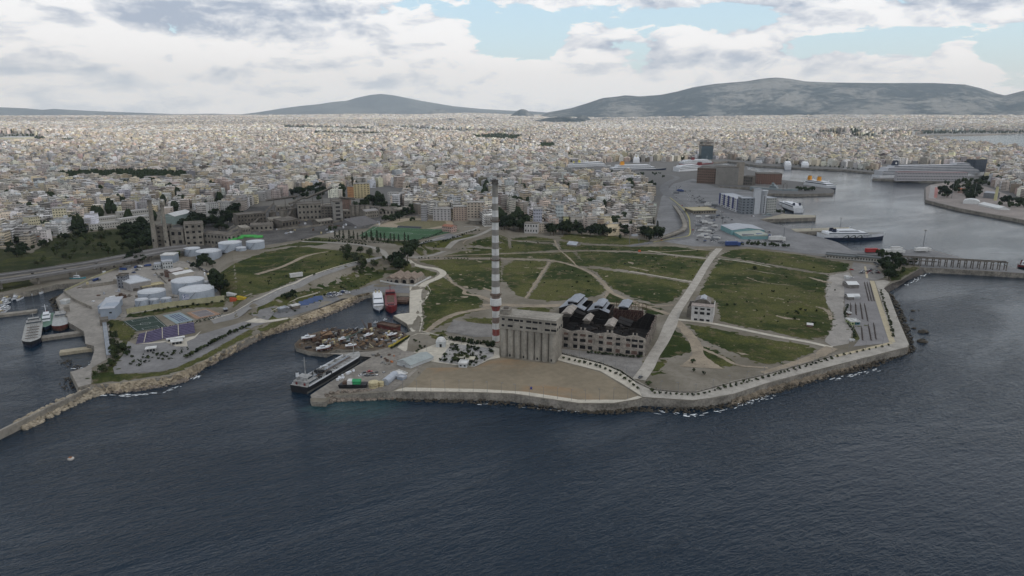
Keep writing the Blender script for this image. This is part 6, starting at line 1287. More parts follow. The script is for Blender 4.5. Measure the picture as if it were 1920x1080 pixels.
def ship(name, label, cat, pa, pb, B, D, mats, tiers, funnels=(), masts=(), group=None, bands=True, z=0, hk={}, extra=None, wob=shipw, L=None):
    loc, rz, L0 = frame(pa, pb, z); L = L or L0; o = thing(name, label, cat, (loc[0], loc[1], z), rz, group)
    hull(L, B, D, **hk).build('hull', mats, o)
    for (x0, x1, wf, z0, z1, ra, rb) in tiers:
        mb = MB(); taper(mb, x0 * L, x1 * L, B / 2 * wf, z0, z1, ra, rb); p = mb.build('superstructure', wob, o)
        if bands:
            hb_ = (z1 - z0); k = max(1, int(hb_ / 2.8))
            for j in range(k):
                za = z0 + hb_ * (j + .45) / k; zb = z0 + hb_ * (j + .8) / k; fa = (za - z0) / hb_; mb = MB(); taper(mb, x0 * L + ra * fa + 1.2, x1 * L - rb * fa + .06, B / 2 * wf + .05, za, zb, 0, rb * .35 / k); mb.build('window_band', shipgl, p)
    for (fx, fy, z0, z1, w, l, m_) in funnels: mb = MB(); taper(mb, fx * L - l / 2, fx * L + l / 2, w / 2, z0, z1, l * .2, l * .1); mb.v = [(a, b + fy, c) for a, b, c in mb.v]; p = mb.build('funnel', m_, o); mb = MB(); taper(mb, fx * L - l * .28, fx * L + l * .38, w * .42, z1, z1 + .6); mb.v = [(a, b + fy, c) for a, b, c in mb.v]; mb.build('funnel_cap', black_m, p)
    for (mx, z0, z1) in masts: mb = MB(); mb.bar((mx * L, 0, z0), (mx * L, 0, z1), .18 + (z1 - z0) * .008, n=6); mb.bar((mx * L, -2, z1 * .8 + z0 * .2), (mx * L, 2, z1 * .8 + z0 * .2), .1); mb.build('mast', wob, o)
    if extra: extra(o, L)
    return o
def text(o, s, x, y, z, size, mat, rz=0, name='lettering'):
    c = bpy.data.curves.new('lettering', 'FONT'); c.body = s; c.size = size; c.extrude = .03; t_ = bpy.data.objects.new('tmp', c); COL.objects.link(t_); bpy.context.view_layer.update()
    me = bpy.data.meshes.new_from_object(t_.evaluated_get(bpy.context.evaluated_depsgraph_get())); bpy.data.objects.remove(t_); me.materials.clear(); me.materials.append(mat); q = bpy.data.objects.new(name, me); COL.objects.link(q); q.parent = o; q.location = (x, y, z); q.rotation_euler = (PI / 2, 0, rz); return q
def fast_extra(o, L):
    text(o, 'SEAJETS', L * .60, -12.12, 5.0, 3.4, navy); text(o, 'seajets', L * .14, -12.12, 4.6, 1.8, navy)
    for i in range(3):    # three black wave arches
        mb = MB(); x0 = L * (.27 + .105 * i); n = 10; P = []
        for k in range(n + 1): f = k / n; P.append((x0 + 9 * f, 3.0 + 3.6 * math.sin(f * PI * .62) ** 1.5, 1.5 * (1 - f * .3)))
        for k in range(n): a, b = P[k], P[k + 1]; mb.add([(a[0], -12.1, a[1] - a[2] * .6), (b[0], -12.1, b[1] - b[2] * .6), (b[0], -12.1, b[1] + .3), (a[0], -12.1, a[1] + .3)], [(0, 1, 2, 3)])
        mb.add([(x0 + 7.6, -12.1, 2.4), (x0 + 10.4, -12.1, 2.4), (x0 + 9.4, -12.1, 6.4), (x0 + 8.2, -12.1, 6.6)], [(0, 1, 2, 3)]); mb.build('wave_emblem', black_m, o)
ship('fast_ferry', 'white fast ferry with navy lower hull and black wave emblem at the near pier', 'ferry', (1538, 448), (1655, 447), 24, 7.2, [navy, shipw, deckm], [(.06, .72, .8, 7.2, 10, 1, 5), (.22, .60, .6, 10, 12.6, 2, 6)], [(.18, -4, 8, 14, 3, 6, navy), (.18, 4, 8, 14, 3, 6, navy)], [(.45, 12.6, 18)], hk=dict(fine=.42, sheer=.1, split=.5), extra=fast_extra)
def cruise_extra(o, L):
    for k in range(11): mb = MB(); mb.box(L * (.2 + .055 * k), -17.2, 9.5, L * (.2 + .055 * k) + 9, -15.7, 11.8); mb.build('lifeboat', orange if k % 2 else shipw, o)
    mb = MB(); mb.cyl(0, 0, 0, .3, 2.6, n=20); mb.v = [(L * .16 + a, -4.15 - c, 40 + b) for a, b, c in mb.v]; mb.build('funnel_emblem', white_p, o)
ship('cruise_ship', 'very long white cruise ship with many decks and one dark funnel', 'cruise ship', (1641, 336.5), (1842, 332.5), 32, 11, [shipw, shipw, deckm], [(.02, .93, .95, 11, 22, 1, 9), (.06, .88, .9, 22, 30, 3, 12), (.12, .84, .75, 30, 34, 3, 8), (.70, .84, .6, 34, 38, 2, 6)], [(.16, 0, 34, 45, 8, 15, navy)], [(.77, 38, 47), (.5, 34, 40)], hk=dict(fine=.22, sheer=.25), extra=cruise_extra, wob=pm('cruise_white', (.42, .43, .45), .6, .08, .1))
ship('ferry', 'white ferry with black hull and bright yellow funnels by the port peninsula', 'ferry', (1512, 350), (1566, 358), 20, 9, [navy, shipw, deckm], [(.05, .82, .95, 9, 14, 1, 4), (.1, .7, .85, 14, 17, 1, 3)], [(.15, -5, 17, 26, 5, 9, orange), (.42, 0, 17, 26, 5, 9, orange)], [(.75, 14, 22)], hk=dict(split=.5))
def crane_extra(o, L):
    for x_, s_ in ((.70, 1), (.78, -1)): mb = MB(); mb.bar((x_ * L, 0, 7), (x_ * L, 0, 17), .5); mb.bar((x_ * L, 0, 16), (x_ * L + 9 * s_, 0, 24), .25); mb.build('derrick', con_d, o)
ship('naval_ship', 'long grey cargo vessel with cranes moored by the brown warehouse', 'ship', (1408, 357), (1494, 363), 17, 8.5, [pm('green_boot', (.10, .16, .14), .6), grey_n, deckm], [(.42, .58, .9, 8.5, 13, 1, 2), (.45, .53, .6, 13, 17, 1, 2)], [(.47, 0, 17, 20, 3, 5, grey_n)], [(.2, 8, 20), (.3, 8, 18)], wob=grey_n, hk=dict(sheer=.25, split=.2), extra=crane_extra)
ship('patrol_ship', 'low grey patrol boat beside the red tug below the office tower', 'ship', (1419, 411), (1468, 409), 9, 3, [grey_n, grey_n, deckm], [(.2, .6, .7, 3, 6, 1, 3), (.35, .5, .5, 6, 8.5, .5, 1.5)], (), [(.42, 8, 14)], wob=grey_n)
ship('tugboat', 'small red tug at the port quay', 'tugboat', (1406, 411.5), (1419, 412), 7, 2.6, [shipred, shipred, deckm], [(.3, .7, .7, 2.6, 6, .5, 1)], [(.25, 0, 3, 6, 1.6, 2, shipred)])
ship('catamaran_ferry', 'white catamaran stern-on behind the dark trees by the office tower', 'ferry', (1497, 399), (1462, 386), 18, 6.5, [black_m, shipw, deckm], [(.05, .85, .9, 6.5, 11, 1, 4), (.1, .6, .7, 11, 13, 1, 3)], [(.12, -5, 11, 15, 3, 4, navy), (.12, 5, 11, 15, 3, 4, navy)])
for (a, b, B, D, lb, nv) in (((1421, 309), (1443, 305), 20, 8, 'white high speed ferry moored bow-out at the far harbour corner', 0), ((1477, 318), (1475, 311), 20, 9, 'white ferry seen head-on at the far quay, left of a pair', 1), ((1509, 317), (1508, 310), 22, 8, 'white and black catamaran seen head-on at the far quay, right of a pair', 1), ((1577, 319), (1602, 318), 9, 3, 'small white cruise boat at the far right quay', 0)):
    ship('white_ferry', lb, 'ferry', a, b, B, D, [navy if nv else shipw, shipw, deckm], [(.05, .85, .92, D, D * 1.6, 1, D * .6), (.2, .7, .7, D * 1.6, D * 2, 1, 2)], (), [(.5, D * 2, D * 3)], hk=dict(fine=.35))
def text_extra(s, y, z, sz, m_): return lambda o, L: text(o, s, L * .2, y, z, sz, m_)
ship('ferry', 'large ferry with dark blue hull and orange funnel in the far basin', 'ferry', (1146, 324), (1248, 322), 26, 9.5, [navy, navy, deckm], [(.0, .78, 1.0, 9.5, 15, 0, 3), (.08, .7, .9, 15, 21, 2, 5)], [(.19, 0, 21, 31, 8, 12, orange)], [(.7, 21, 28)], extra=text_extra('BLUE STAR FERRIES', -13.1, 4.2, 5, shipw), hk=dict(split=.95, sheer=.1))
ship('ferry', 'pale ferry with a yellow arched funnel behind the waterfront trees', 'ferry', (1061, 321), (1144, 317), 26, 9, [shipw, shipw, deckm], [(.0, .85, 1.0, 9, 18, 0, 6), (.1, .8, .9, 18, 23, 2, 6)], [(.22, 0, 23, 30, 9, 26, pm('ship_yellow', (.50, .45, .08), .6))], [(.8, 23, 30)], hk=dict(split=.9))
ship('ferry', 'small white ferry with navy hull seen end-on behind the blue ferry', 'ferry', (1193, 309), (1192, 303), 22, 8, [navy, shipw, deckm], [(.05, .9, .9, 8, 17, 1, 3), (.1, .8, .7, 17, 21, 1, 2)], [(.3, 0, 21, 26, 4, 4, cream)])
ship('ferry', 'white ferry with a red stripe hull, lower one beside the brown warehouse', 'ferry', (1267, 325), (1318, 321), 24, 9, [shipred, shipw, deckm], [(.02, .9, .98, 9, 17, 0, 8), (.1, .7, .85, 17, 21, 2, 5)], [(.85, 0, 17, 26, 8, 14, shipred)], hk=dict(split=.55))
ship('ferry', 'red and white ferry with black hull, farther one at the red berth', 'ferry', (1277, 313), (1336, 310), 24, 9, [black_m, shipred, deckm], [(.02, .9, .98, 9, 17, 0, 7), (.1, .8, .85, 17, 20, 2, 4)], [(.35, 0, 20, 27, 7, 9, shipred)], [(.8, 20, 30)])
def bunk(o, L):
    rg = random.Random(4); mb = MB()
    for s_ in (-1, 1): mb.box(2, s_ * 6.35 - .12, 4.4, L * .86, s_ * 6.35 + .12, 5.3)
    mb.build('bulwark', shipw, o)
    for y_ in (-1.6, -.5, .6, 1.7): mb = MB(); mb.bar((L * .2, y_, 5.2), (L * .84, y_, 5.2), .18, n=6); mb.build('deck_pipe', rust if y_ < 0 else tankw, o)
    mb = MB()
    for k in range(9): mb.bar((L * (.24 + .07 * k), -5, 5.0), (L * (.24 + .07 * k), 5, 5.0), .16)
    for k in range(26): x_, y_ = L * rg.uniform(.2, .88), rg.uniform(-5, 5); mb.box(x_, y_, 4.4, x_ + rg.uniform(.4, 1.5), y_ + rg.uniform(.4, 1.5), 4.4 + rg.uniform(.6, 1.7))
    mb.build('deck_fittings', deckm, o)
    for k in range(18):
        x_, y_ = L * rg.uniform(.22, .38), rg.uniform(-5.5, 5.5); mb = MB(); mb.rbox(x_, y_, 4.4, rg.uniform(1, 4), rg.uniform(.5, 2), rg.uniform(.8, 2), rg.uniform(0, 3)); mb.build('hose_stack', black_m, o)
    mb = MB(); mb.bar((L * .45, 0, 4.4), (L * .45, 0, 8), .4); mb.bar((L * .45, 0, 7.6), (L * .36, 1, 9), .28); mb.build('deck_crane', shipw, o)
    mb = MB(); mb.cyl(2.4, -3, 4.4, 6.2, .9, n=12); mb.cyl(2.4, 3, 4.4, 6.2, .9, n=12); mb.build('winch', shipred, o)
def stained_white(): return pm('stained_white', (.34, .34, .33), .7, .25, .5, stain=.4)
ship('bunker_tanker', 'long tank barge with black hull, grey deck and white deckhouse moored at the work yard', 'ship', (561, 737), (672, 672), 13, 4.4, [pm('grey_boot', (.13, .13, .12), .8), black_m, pm('grey_deck', (.30, .30, .285), .8, .2, .4, stain=.4)], [(.03, .17, .82, 4.4, 6.9, 0, 0), (.05, .14, .6, 6.9, 9.3, 0, 0)], [(.05, 3, 9.3, 12, 1.4, 1.6, shipw)], [(.11, 9.3, 21), (.92, 4.4, 16)], hk=dict(fine=.16, stern=.97, sheer=.12, split=.35), extra=bunk, wob=stained_white())
def hold(o, L): mb = MB(); mb.box(L * .22, -3.6, 4.6, L * .74, 3.6, 5.2); mb.build('hatch_coaming', shipred, o); mb = MB(); mb.box(L * .24, -3.1, 5.2, L * .72, 3.1, 5.25); mb.build('hold', rust, o)
ship('cargo_boat', 'red hulled coaster with an open rusty hold, moored at the basin head', 'ship', (732, 557), (734, 587), 10.5, 4.6, [shipred, shipred, shipred], [(.0, .16, .8, 4.6, 7.4, 0, 0), (.82, .9, .5, 5.2, 7, 0, .5)], (), [(.1, 7, 13)], hk=dict(fine=.22, sheer=.35), extra=hold, wob=shipred)
ship('motor_yacht', 'white two-decked boat moored left of the red coaster', 'boat', (708, 560), (711, 586), 10, 3.4, [navy, shipw, deckm], [(.05, .8, .86, 3.4, 6.2, 0, 2), (.12, .62, .7, 6.2, 8.4, .5, 2)], [(.2, -1.5, 8.4, 11, 1.2, 1.6, cream), (.2, 1.5, 8.4, 11, 1.2, 1.6, cream)], hk=dict(fine=.3))
ship('moored_pontoon', 'rust brown flat pontoon in the corner of the basin', 'pontoon', (744, 566), (768, 567), 16, 2.6, [rust, rust, rust], [(.1, .9, .7, 2.6, 3.2, 0, 0)], bands=False, wob=rust, hk=dict(fine=.04, sheer=0))
ship('harbour_tanker', 'small harbour tanker with pipes on its deck at the end of the left ship pier', 'ship', (66, 611), (59, 652), 12, 3.6, [navy, black_m, pm('pale_deck', (.33, .33, .31), .8, .2, .5, stain=.5)], [(.02, .14, .8, 3.6, 6, 0, 0), (.04, .1, .6, 6, 8, 0, 0)], (), [(.07, 8, 12)], extra=lambda o, L: [MB().add(*m_).build('deck_pipe', rust, o) for m_ in []] or [(lambda mb: (mb.bar((L * .2, y_, 4.2), (L * .88, y_, 4.2), .22, n=6), mb.build('deck_pipe', deckm, o)))(MB()) for y_ in (-2, -.7, .7, 2)] and [(lambda mb: (mb.bar((L * f, -4, 4.1), (L * f, 4, 4.1), .25), mb.build('manifold', rust, o)))(MB()) for f in (.3, .42, .55, .68, .8)], hk=dict(fine=.2), wob=stained_white())
ship('tugboat', 'black hulled green decked tug with a dark mast inside the left ship pier', 'tugboat', (91, 594), (86, 622), 9, 3, [black_m, navy, pm('green_deck', (.10, .17, .13), .8)], [(.25, .55, .6, 3, 6, 0, .6), (.3, .48, .45, 6, 8.2, 0, .5)], [(.24, 0, 3.4, 8.5, 1.6, 1.8, shipred)], [(.36, 8, 15)])
ship('workboat', 'blunt rust hulled workboat right of the green decked tug', 'boat', (116, 594), (113, 621), 11, 3.4, [rust, antif, pm('worn_deck', (.36, .37, .36), .8, .2, .6)], [(.05, .3, .7, 3.4, 6, 0, .5)], (), [(.2, 6, 10)], hk=dict(fine=.16), wob=stained_white())
# small craft: boatyard and marina
def boat_proto(hm, dm, L=11, B=3.6, cradle=False):
    o = thing('boat', 'x', 'boat'); hull(L, B, 1.7, fine=.4, split=.45).build('hull', hm, o); mb = MB(); taper(mb, L * .25, L * .62, B * .32, 1.7, 3.1, .2, .8); p = mb.build('cabin', dm, o); mb = MB(); taper(mb, L * .27, L * .6, B * .33, 2.2, 2.75, .1, .45); mb.build('cabin_window', shipgl, p)
    mb = MB(); mb.bar((L * .45, 0, 3.1), (L * .45, 0, 5.4), .08); mb.build('mast', dm, o)
    if cradle:
        mb = MB()
        for f in (.2, .7): mb.bar((L * f, -1.5, -2.6), (L * f, -1.2, .4), .2); mb.bar((L * f, 1.5, -2.6), (L * f, 1.2, .4), .2); mb.bar((L * f, -1.6, -2.5), (L * f, 1.6, -2.5), .2)
        mb.build('cradle', rust, o)
    return o
dry = Family(boat_proto([antif, shipw, pm('boat_deck', (.6, .6, .58), .7, .1)], shipw, 13, 5, True)); dryo = []
for (px, py, r, lb) in ((566, 641, .5, 'white boat with red bottom on a cradle, leftmost on the boatyard pier'), (594, 661, .55, 'white boat with red bottom on a cradle, nearest the sea on the boatyard pier'), (636, 643, .7, 'blue and white boat on a cradle in the middle of the boatyard pier'), (648, 655, .3, 'grey white boat on a cradle just behind the moored tank barge'), (684, 636, .8, 'slim white boat on a cradle near the inner end of the boatyard'), (727, 635, .6, 'white boat among the scrap at the inner end of the boatyard')):
    x, y, z = G(px, py); o = dry.put((x, y, z + 2.1), r, lb, 'boats standing on the boatyard pier', scale=.78 if px < 600 else .6); dryo.append(o)
bcs = [([shipw, shipw, deckm], shipw), ([navy, shipw, deckm], shipw), ([pm('teal_boat', (.03, .20, .24), .5), pm('teal_boat', (.03, .2, .24)), deckm], shipw), ([shipw, shipw, rust], cream)]
fams = [Family(boat_proto(a, b, 8 + i, 2.8)) for i, (a, b) in enumerate(bcs)]; rg = random.Random(8); mar = []
for (a, b, n, off) in (((4, 549), (84, 541), 20, 0), ((0, 556), (45, 552), 9, 0), ((0, 566), (20, 562), 5, 0), ((0, 574), (19, 570), 5, 0), ((0, 580), (15, 577), 4, 0)):
    for i in range(n):
        f = (i + .5) / n; px = a[0] + (b[0] - a[0]) * f; py = a[1] + (b[1] - a[1]) * f + rg.uniform(-1, 3.5); x, y = flat(px, py + 4, 0); mar.append(fams[rg.choice((0, 0, 1, 3))].put((x, y, 0), rg.uniform(-.5, .4) - 1.2, 'x', 'small boats of the left marina'))
number_labels(mar, 'small moored boat', 'in the left marina')
x, y = flat(134, 531, 0); fams[2].put((x, y, 3.5), 0, 'teal blue boat hauled out at the end of the left marina', scale=1.5)
for (px, py, lb) in ((701, 606, 'tiny boat anchored in the basin, left of a pair'), (719, 601, 'tiny boat anchored in the basin, right of a pair')): x, y = flat(px, py, 0); fams[0].put((x, y, 0), .8, lb, scale=.45)
# buoy, at the lower left
x, y = flat(133, 861, 0); o = thing('buoy', 'small round mooring buoy with a post alone in the open sea at lower left', 'buoy', (x, y, 0)); mb = MB(); mb.lathe(0, 0, [(.6, -.5), (1.5, 0), (1.45, .6), (.5, .9)], 16); mb.build('float', pm('buoy_white', (.45, .42, .38), .7, .3, .6), o); mb = MB(); mb.bar((0, 0, .8), (.3, 0, 1.9), .22); mb.build('post', rust, o); mb = MB(); mb.box(-.7, -.6, .9, .5, .4, 1.2); mb.build('platform', pm('orange_rust', (.35, .14, .05), .9), o)
# boatyard clutter: crane arms, wrecks, rusty plates
def derrick(pa, h, ln, an, lb, m_=rust):
    x, y, z = G(*pa); o = thing('crane', lb, 'crane', (x, y, z), an); mb = MB(); mb.box(-1.6, -1.4, .6, 1.6, 1.4, 3.4); mb.build('cab', m_, o); mb = MB(); mb.box(-2, -1.6, 0, 2, 1.6, .6); mb.build('tracks', black_m, o); mb = MB()
    for s_ in (-.5, .5): mb.bar((1, s_, 2.5), (ln, s_ * .4, h), .14); mb.bar((1, s_, 3.3), (ln, s_ * .4, h), .10)
    for k in range(8): f = k / 8; mb.bar((1 + (ln - 1) * f, -.5, 2.5 + (h - 2.5) * f), (1 + (ln - 1) * f, .5, 3.3 + (h - 3.3) * f), .07)
    mb.build('boom', m_, o)
derrick((590, 641), 10, 17, .35, 'dark crawler crane with its boom low over the boatyard'); derrick((650, 640), 8, 12, .2, 'green grey crane in the middle of the boatyard', pm('green_grey_steel', (.10, .14, .12), .8)); derrick((612, 633), 5, 6, 2.5, 'brown excavator at the back of the boatyard'); derrick((690, 626), 9, 11, 2.2, 'rusty crane at the inner end of the boatyard')
hall('scrap_barge', 'dark red rusty barge lying at the inner end of the boatyard', 'barge', (707, 615), (742, 622), 6, 608, 'flat', wallm=pm('dark_red_rust', (.12, .035, .03), .9, .3), roofm=rust)
hall('steel_plate_stack', 'upright dark red steel plate at the edge of the boatyard', 'scrap', (690, 618), (697, 618), 1, 608, 'flat', wallm=rust, roofm=rust, over=0)
hall('workshop', 'rusty brown workshop roof at the back of the boatyard', 'shed', (606, 637), (624, 634), 6, 629, 'mono', 1, rust, pm('tan_rust', (.22, .14, .08), .9, .3))
hall('yellow_kerb', 'long yellow kerb between the boatyard and the plaza', 'kerb', (731, 652), (769, 630), 1.4, 651, 'flat', wallm=pm('yellow_paint', (.44, .36, .07), .8, .15), roofm=pm('yellow_paint', (.44, .36, .07)), over=0)
rg = random.Random(21); scr = []
smats = [rust, con_d, deckm, black_m, pm('tan_rust', (.15, .11, .075), .9, .3), greyroof, cream, pm('dark_rust', (.05, .035, .03), .9, .3)]
YP = [(556, 645), (566, 633), (610, 619), (692, 617), (740, 620), (760, 628), (735, 648), (700, 655), (630, 653), (612, 660), (580, 656)]
k = 0
while k < 230:
    px, py = rg.uniform(555, 760), rg.uniform(616, 662)
    if not inpoly(YP, [px], [py])[0] or (px < 600 and rg.random() < .7): continue
    x, y, z = G(px, py); mb = MB(); w = rg.uniform(.8, 5); t_ = rg.random()
    if t_ < .45: mb.rbox(0, 0, 0, w, rg.uniform(.6, 2), rg.uniform(.5, 2.6), 0)
    elif t_ < .75: mb.bar((-w, 0, .4), (w, .5, rg.uniform(.5, 3)), .25); mb.bar((-w, .9, .4), (w, 1.1, .7), .2)
    else: mb.cyl(0, 0, 0, rg.uniform(.6, 2), rg.uniform(.5, 1.5), n=10)
    o = mb.build('scrap_piece', rg.choice(smats)); o.location = (x, y, z + .15); o.rotation_euler = (0, 0, rg.uniform(0, 3)); tag(o, 'x', 'scrap', 'scrap and gear strewn over the boatyard'); scr.append(o); k += 1
for m_, adj in zip(smats, 'rust-brown sooty grey black tan silvery cream dark'.split()):
    g_ = [o for o in scr if o.data.materials[0] == m_]
    number_labels(g_, adj + ' scrap piece', 'on the boatyard pier')
scr = []
for (px, py) in [(700, 667), (708, 668), (715, 672), (722, 675), (730, 668), (727, 679), (735, 682), (745, 680), (717, 683), (723, 686), (731, 686), (698, 704), (652, 702), (657, 700), (663, 697), (637, 711), (643, 709), (633, 714), (740, 671), (750, 668)]:
    x, y, z = G(px, py); mb = MB(); w = rg.uniform(1, 3.6); mb.rbox(0, 0, 0, w, rg.uniform(.8, 2), rg.uniform(.5, 1.6), 0); mb.rbox(w * .2, .3, 0, w * .6, 1, rg.uniform(1, 2.2), .6); o = mb.build('gear_heap', shipw if px < 670 else rg.choice([rust, con_d, deckm, pm('orange_gear', (.40, .14, .05), .8, .2), navy])); o.location = (x, y, z + .1); o.rotation_euler = (0, 0, rg.uniform(0, 3)); tag(o, 'x', 'heap', 'gear heaps in the work yard'); scr.append(o)
number_labels(scr, 'heap of gear', 'in the work yard')
cl = []
for k in range(130):       # gear, pipes and junk of the cement works and tank depot
    px, py = (rg.uniform(440, 720), rg.uniform(404, 440)) if k < 80 else (rg.uniform(150, 400), rg.uniform(500, 575))
    if k < 80 and abs(py - (444 - (px - 440) * .13)) > 16: continue
    x, y, z = G(px, py); mb = MB(); w = rg.uniform(1, 5); t_ = rg.random(); mb.rbox(0, 0, 0, w, rg.uniform(1, 3), rg.uniform(.6, 3), 0)
    if t_ < .4: mb.bar((-w * 1.4, 1.8, .4), (w * 1.4, 1.8, .6), .3)
    m_ = rg.choice([con, con_d, deckm, rust, shipw, greyroof, cream]); o = mb.build('equipment', m_); o.location = (x, y, z + .15); o.rotation_euler = (0, 0, rg.uniform(0, 3)); tag(o, 'x', 'equipment', 'equipment lying in the works and depot yards'); cl.append((o, k < 80, m_))
for m_, adj in ((con, 'concrete'), (con_d, 'sooty'), (deckm, 'grey'), (rust, 'rusty'), (shipw, 'white'), (greyroof, 'metal'), (cream, 'cream')):
    for w_, wh in ((True, 'in the cement works yard'), (False, 'in the tank depot')): number_labels([o for o, a, b in cl if a == w_ and b == m_], adj + ' piece of equipment', wh)
for (a, b, h0, h1) in (((470, 428), (515, 410), 3, 22), ((530, 424), (560, 405), 3, 24), ((545, 416), (575, 400), 26, 26), ((575, 404), (626, 400), 26, 40), ((640, 408), (666, 396), 30, 20), ((500, 400), (560, 396), 20, 24)):
    A, B_ = Vector(G(*a)), Vector(G(*b)); o = thing('conveyor', 'x', 'conveyor', tuple(A), 0, 'conveyor galleries of the cement works'); d = B_ - A; mb = MB(); mb.bar((0, 0, h0), (d.x, d.y, h1), 1.6); mb.build('gallery', con_d, o); mb = MB()
    for f in (.25, .6, .9): mb.bar((d.x * f, d.y * f, -1), (d.x * f, d.y * f, h0 + (h1 - h0) * f), .4)
    mb.build('trestle', con_d, o)
number_labels([o for o in COL.objects if o.get('category') == 'conveyor'], 'sloping conveyor gallery', 'of the cement works')
# ---- port buildings
cont = hall('port_office', 'blue and white glazed office wing left of the white office tower', 'office building', (1347, 385), (1389, 401), 26, 362.5, 'flat', wallm=pm('office_white', (.46, .47, .48), .7, .08), roofm=greyroof, wins=9, storeys=6, winm=glass_m)
loc, rz, L = frame((1347, 385), (1389, 401)); h = ht(1347, 385, 362); mb = MB(); bm = pm('deep_blue_panel', (.02, .03, .14), .5, .1)
for k in range(5): mb = MB(); xa = L * (k + .1) / 5; mb.box(xa, -.6, 4, xa + L * .055, -.1, h + 1); mb.build('blue_fin', bm, cont)
hall('port_office', 'grey glazed front block of the port office left of its tower', 'office building', (1389.5, 402), (1412, 402), 20, 372, 'flat', wallm=pm('curtain_grey', (.16, .18, .20), .4, .1), roofm=greyroof, wins=3, storeys=6, winm=glass_m)
hall('office_tower', 'square white lift tower, left half of the tall office tower', 'tower', (1413, 402), (1424, 402), 9, 355, 'flat', wallm=pm('tower_white', (.42, .44, .46), .7, .06), roofm=greyroof)
x, y, z = G(1431, 401); s = mpp(1431, 401); h = ht(1431, 401, 357); o = thing('office_tower', 'rounded ribbed white tower, right half of the tall office tower', 'tower', (x, y + 5, z)); mb = MB(); mb.cyl(0, 0, 0, h * .82, 6 * s, n=24); mb.build('shaft', pm('tower_white', (.42, .44, .46)), o)
for k in range(3): mb = MB(); mb.cyl(0, 0, h * (.82 + .06 * k) + .4, h * (.88 + .06 * k) - .3, (6.6 + k * .4) * s, n=24); mb.build('disc_floor', pm('tower_white', (.42, .44, .46)), o)
for k in range(9): mb = MB(); mb.box(-1, -6 * s - .1, h * .08 * k + 2, 1, -5.7 * s, h * .08 * k + 4); mb.build('window', glass_m, o)
hall('port_office', 'grey block with balcony bands right of the office tower', 'office building', (1437, 401), (1454, 400), 20, 372, 'flat', wallm=pm('band_grey', (.36, .37, .35), .8, .1), roofm=greyroof, wins=4, storeys=6, winm=glass_m)
hall('terminal', 'low cream roofed terminal beside the port road', 'terminal', (1300, 402), (1342, 401), 34, 395, 'flat', wallm=con, roofm=pm('cream_roof', (.42, .37, .24), .85, .12), wins=9, storeys=1, over=2)
hall('warehouse', 'turquoise sided warehouse with a wide grey roof in the truck park', 'warehouse', (1351, 431), (1372, 441), 45, 422, 'gable', 2.5, pm('turquoise_wall', (.16, .30, .31), .7, .08), greyroof)
hall('warehouse', 'lower turquoise annex of the grey roofed warehouse', 'warehouse', (1374, 440), (1391, 449), 34, 434, 'mono', 2.5, pm('turquoise_wall', (.16, .30, .31)), pm('pale_green_roof', (.33, .36, .31), .8, .1))
hall('grain_warehouse', 'brown framed warehouse left of the grey harbour silo', 'warehouse', (1306, 343), (1341, 345), 45, 315, 'flat', wallm=pm('brown_frame', (.18, .125, .095), .9, .2), roofm=con_d, wins=9, storeys=6)
hall('harbour_silo', 'broad blank grey harbour silo block', 'silo', (1341, 346), (1383, 347), 40, 314, 'flat', wallm=pm('silo_grey', (.23, .22, .20), .9, .1, .05, stain=.3), roofm=con_d)
hall('silo_tower', 'tall narrow tower of the harbour silo', 'tower', (1383, 347), (1393, 347), 18, 305.5, 'flat', wallm=pm('tower_tan', (.27, .24, .20), .9, .1, stain=.3), roofm=con)
hall('harbour_silo', 'stepped grey annex right of the silo tower', 'silo', (1393, 347), (1410, 348), 24, 331, 'flat', wallm=con_d, roofm=con_d, wins=4, storeys=3)
hall('brick_warehouse', 'red brown framed warehouse standing alone on the port peninsula', 'warehouse', (1418, 345), (1465, 346), 34, 326, 'flat', wallm=pm('red_brown_frame', (.215, .13, .10), .9, .2), roofm=con_d, wins=12, storeys=5)
tw = pm('tower_glass', (.035, .06, .075), .3, .2, .1, spec=.6)
o = hall('skyscraper', 'dark glass tower with an open frame top rising above the harbour', 'skyscraper', (1314, 299), (1336, 299), 32, 274, 'flat', wallm=tw, roofm=con_d, wins=0)
loc, rz, L = frame((1314, 299), (1336, 299)); h0 = ht(1314, 299, 274); h1 = ht(1314, 299, 262); mb = MB()
for k in range(4): mb.box(1, 1, h0 + (h1 - h0) * k / 4 + 1.2, L - 1, 31, h0 + (h1 - h0) * k / 4 + 2.2)
for i in range(6):
    for yy in (1.2, 15, 30): mb.bar((1 + (L - 2) * i / 5, yy, h0), (1 + (L - 2) * i / 5, yy, h1 + 2), .7)
mb.build('open_floors', con_d, o)
hall('cruise_terminal', 'long cruise terminal with a pinkish roof in front of the cruise ship', 'terminal', (1681, 338.5), (1813, 339.5), 14, 323, 'flat', wallm=pm('pale_terminal', (.38, .37, .38), .8, .08), roofm=pm('pink_band', (.34, .24, .24), .85, .08), wins=46, storeys=3, winm=glass_m, side=False)
hall('villa', 'villa with an orange tiled roof among dark trees on the right headland', 'house', (1795, 362), (1811, 363), 14, 356, 'gable', 3, pm('pink_render', (.42, .31, .27)), pm('orange_tiles', (.42, .14, .06), .85, .12))
hall('event_tent', 'white vaulted tent with an arched opening on the right quay', 'tent', (1805, 382), (1836, 384), 20, 378, 'vault', 5, pm('tent_white', (.6, .61, .6), .7, .05), pm('tent_white', (.6, .61, .6)))
hall('event_tent', 'long white marquee right of the vaulted tent', 'tent', (1834, 385), (1873, 394), 18, 382, 'gable', 3, pm('tent_white', (.6, .61, .6)), pm('tent_white', (.6, .61, .6)))
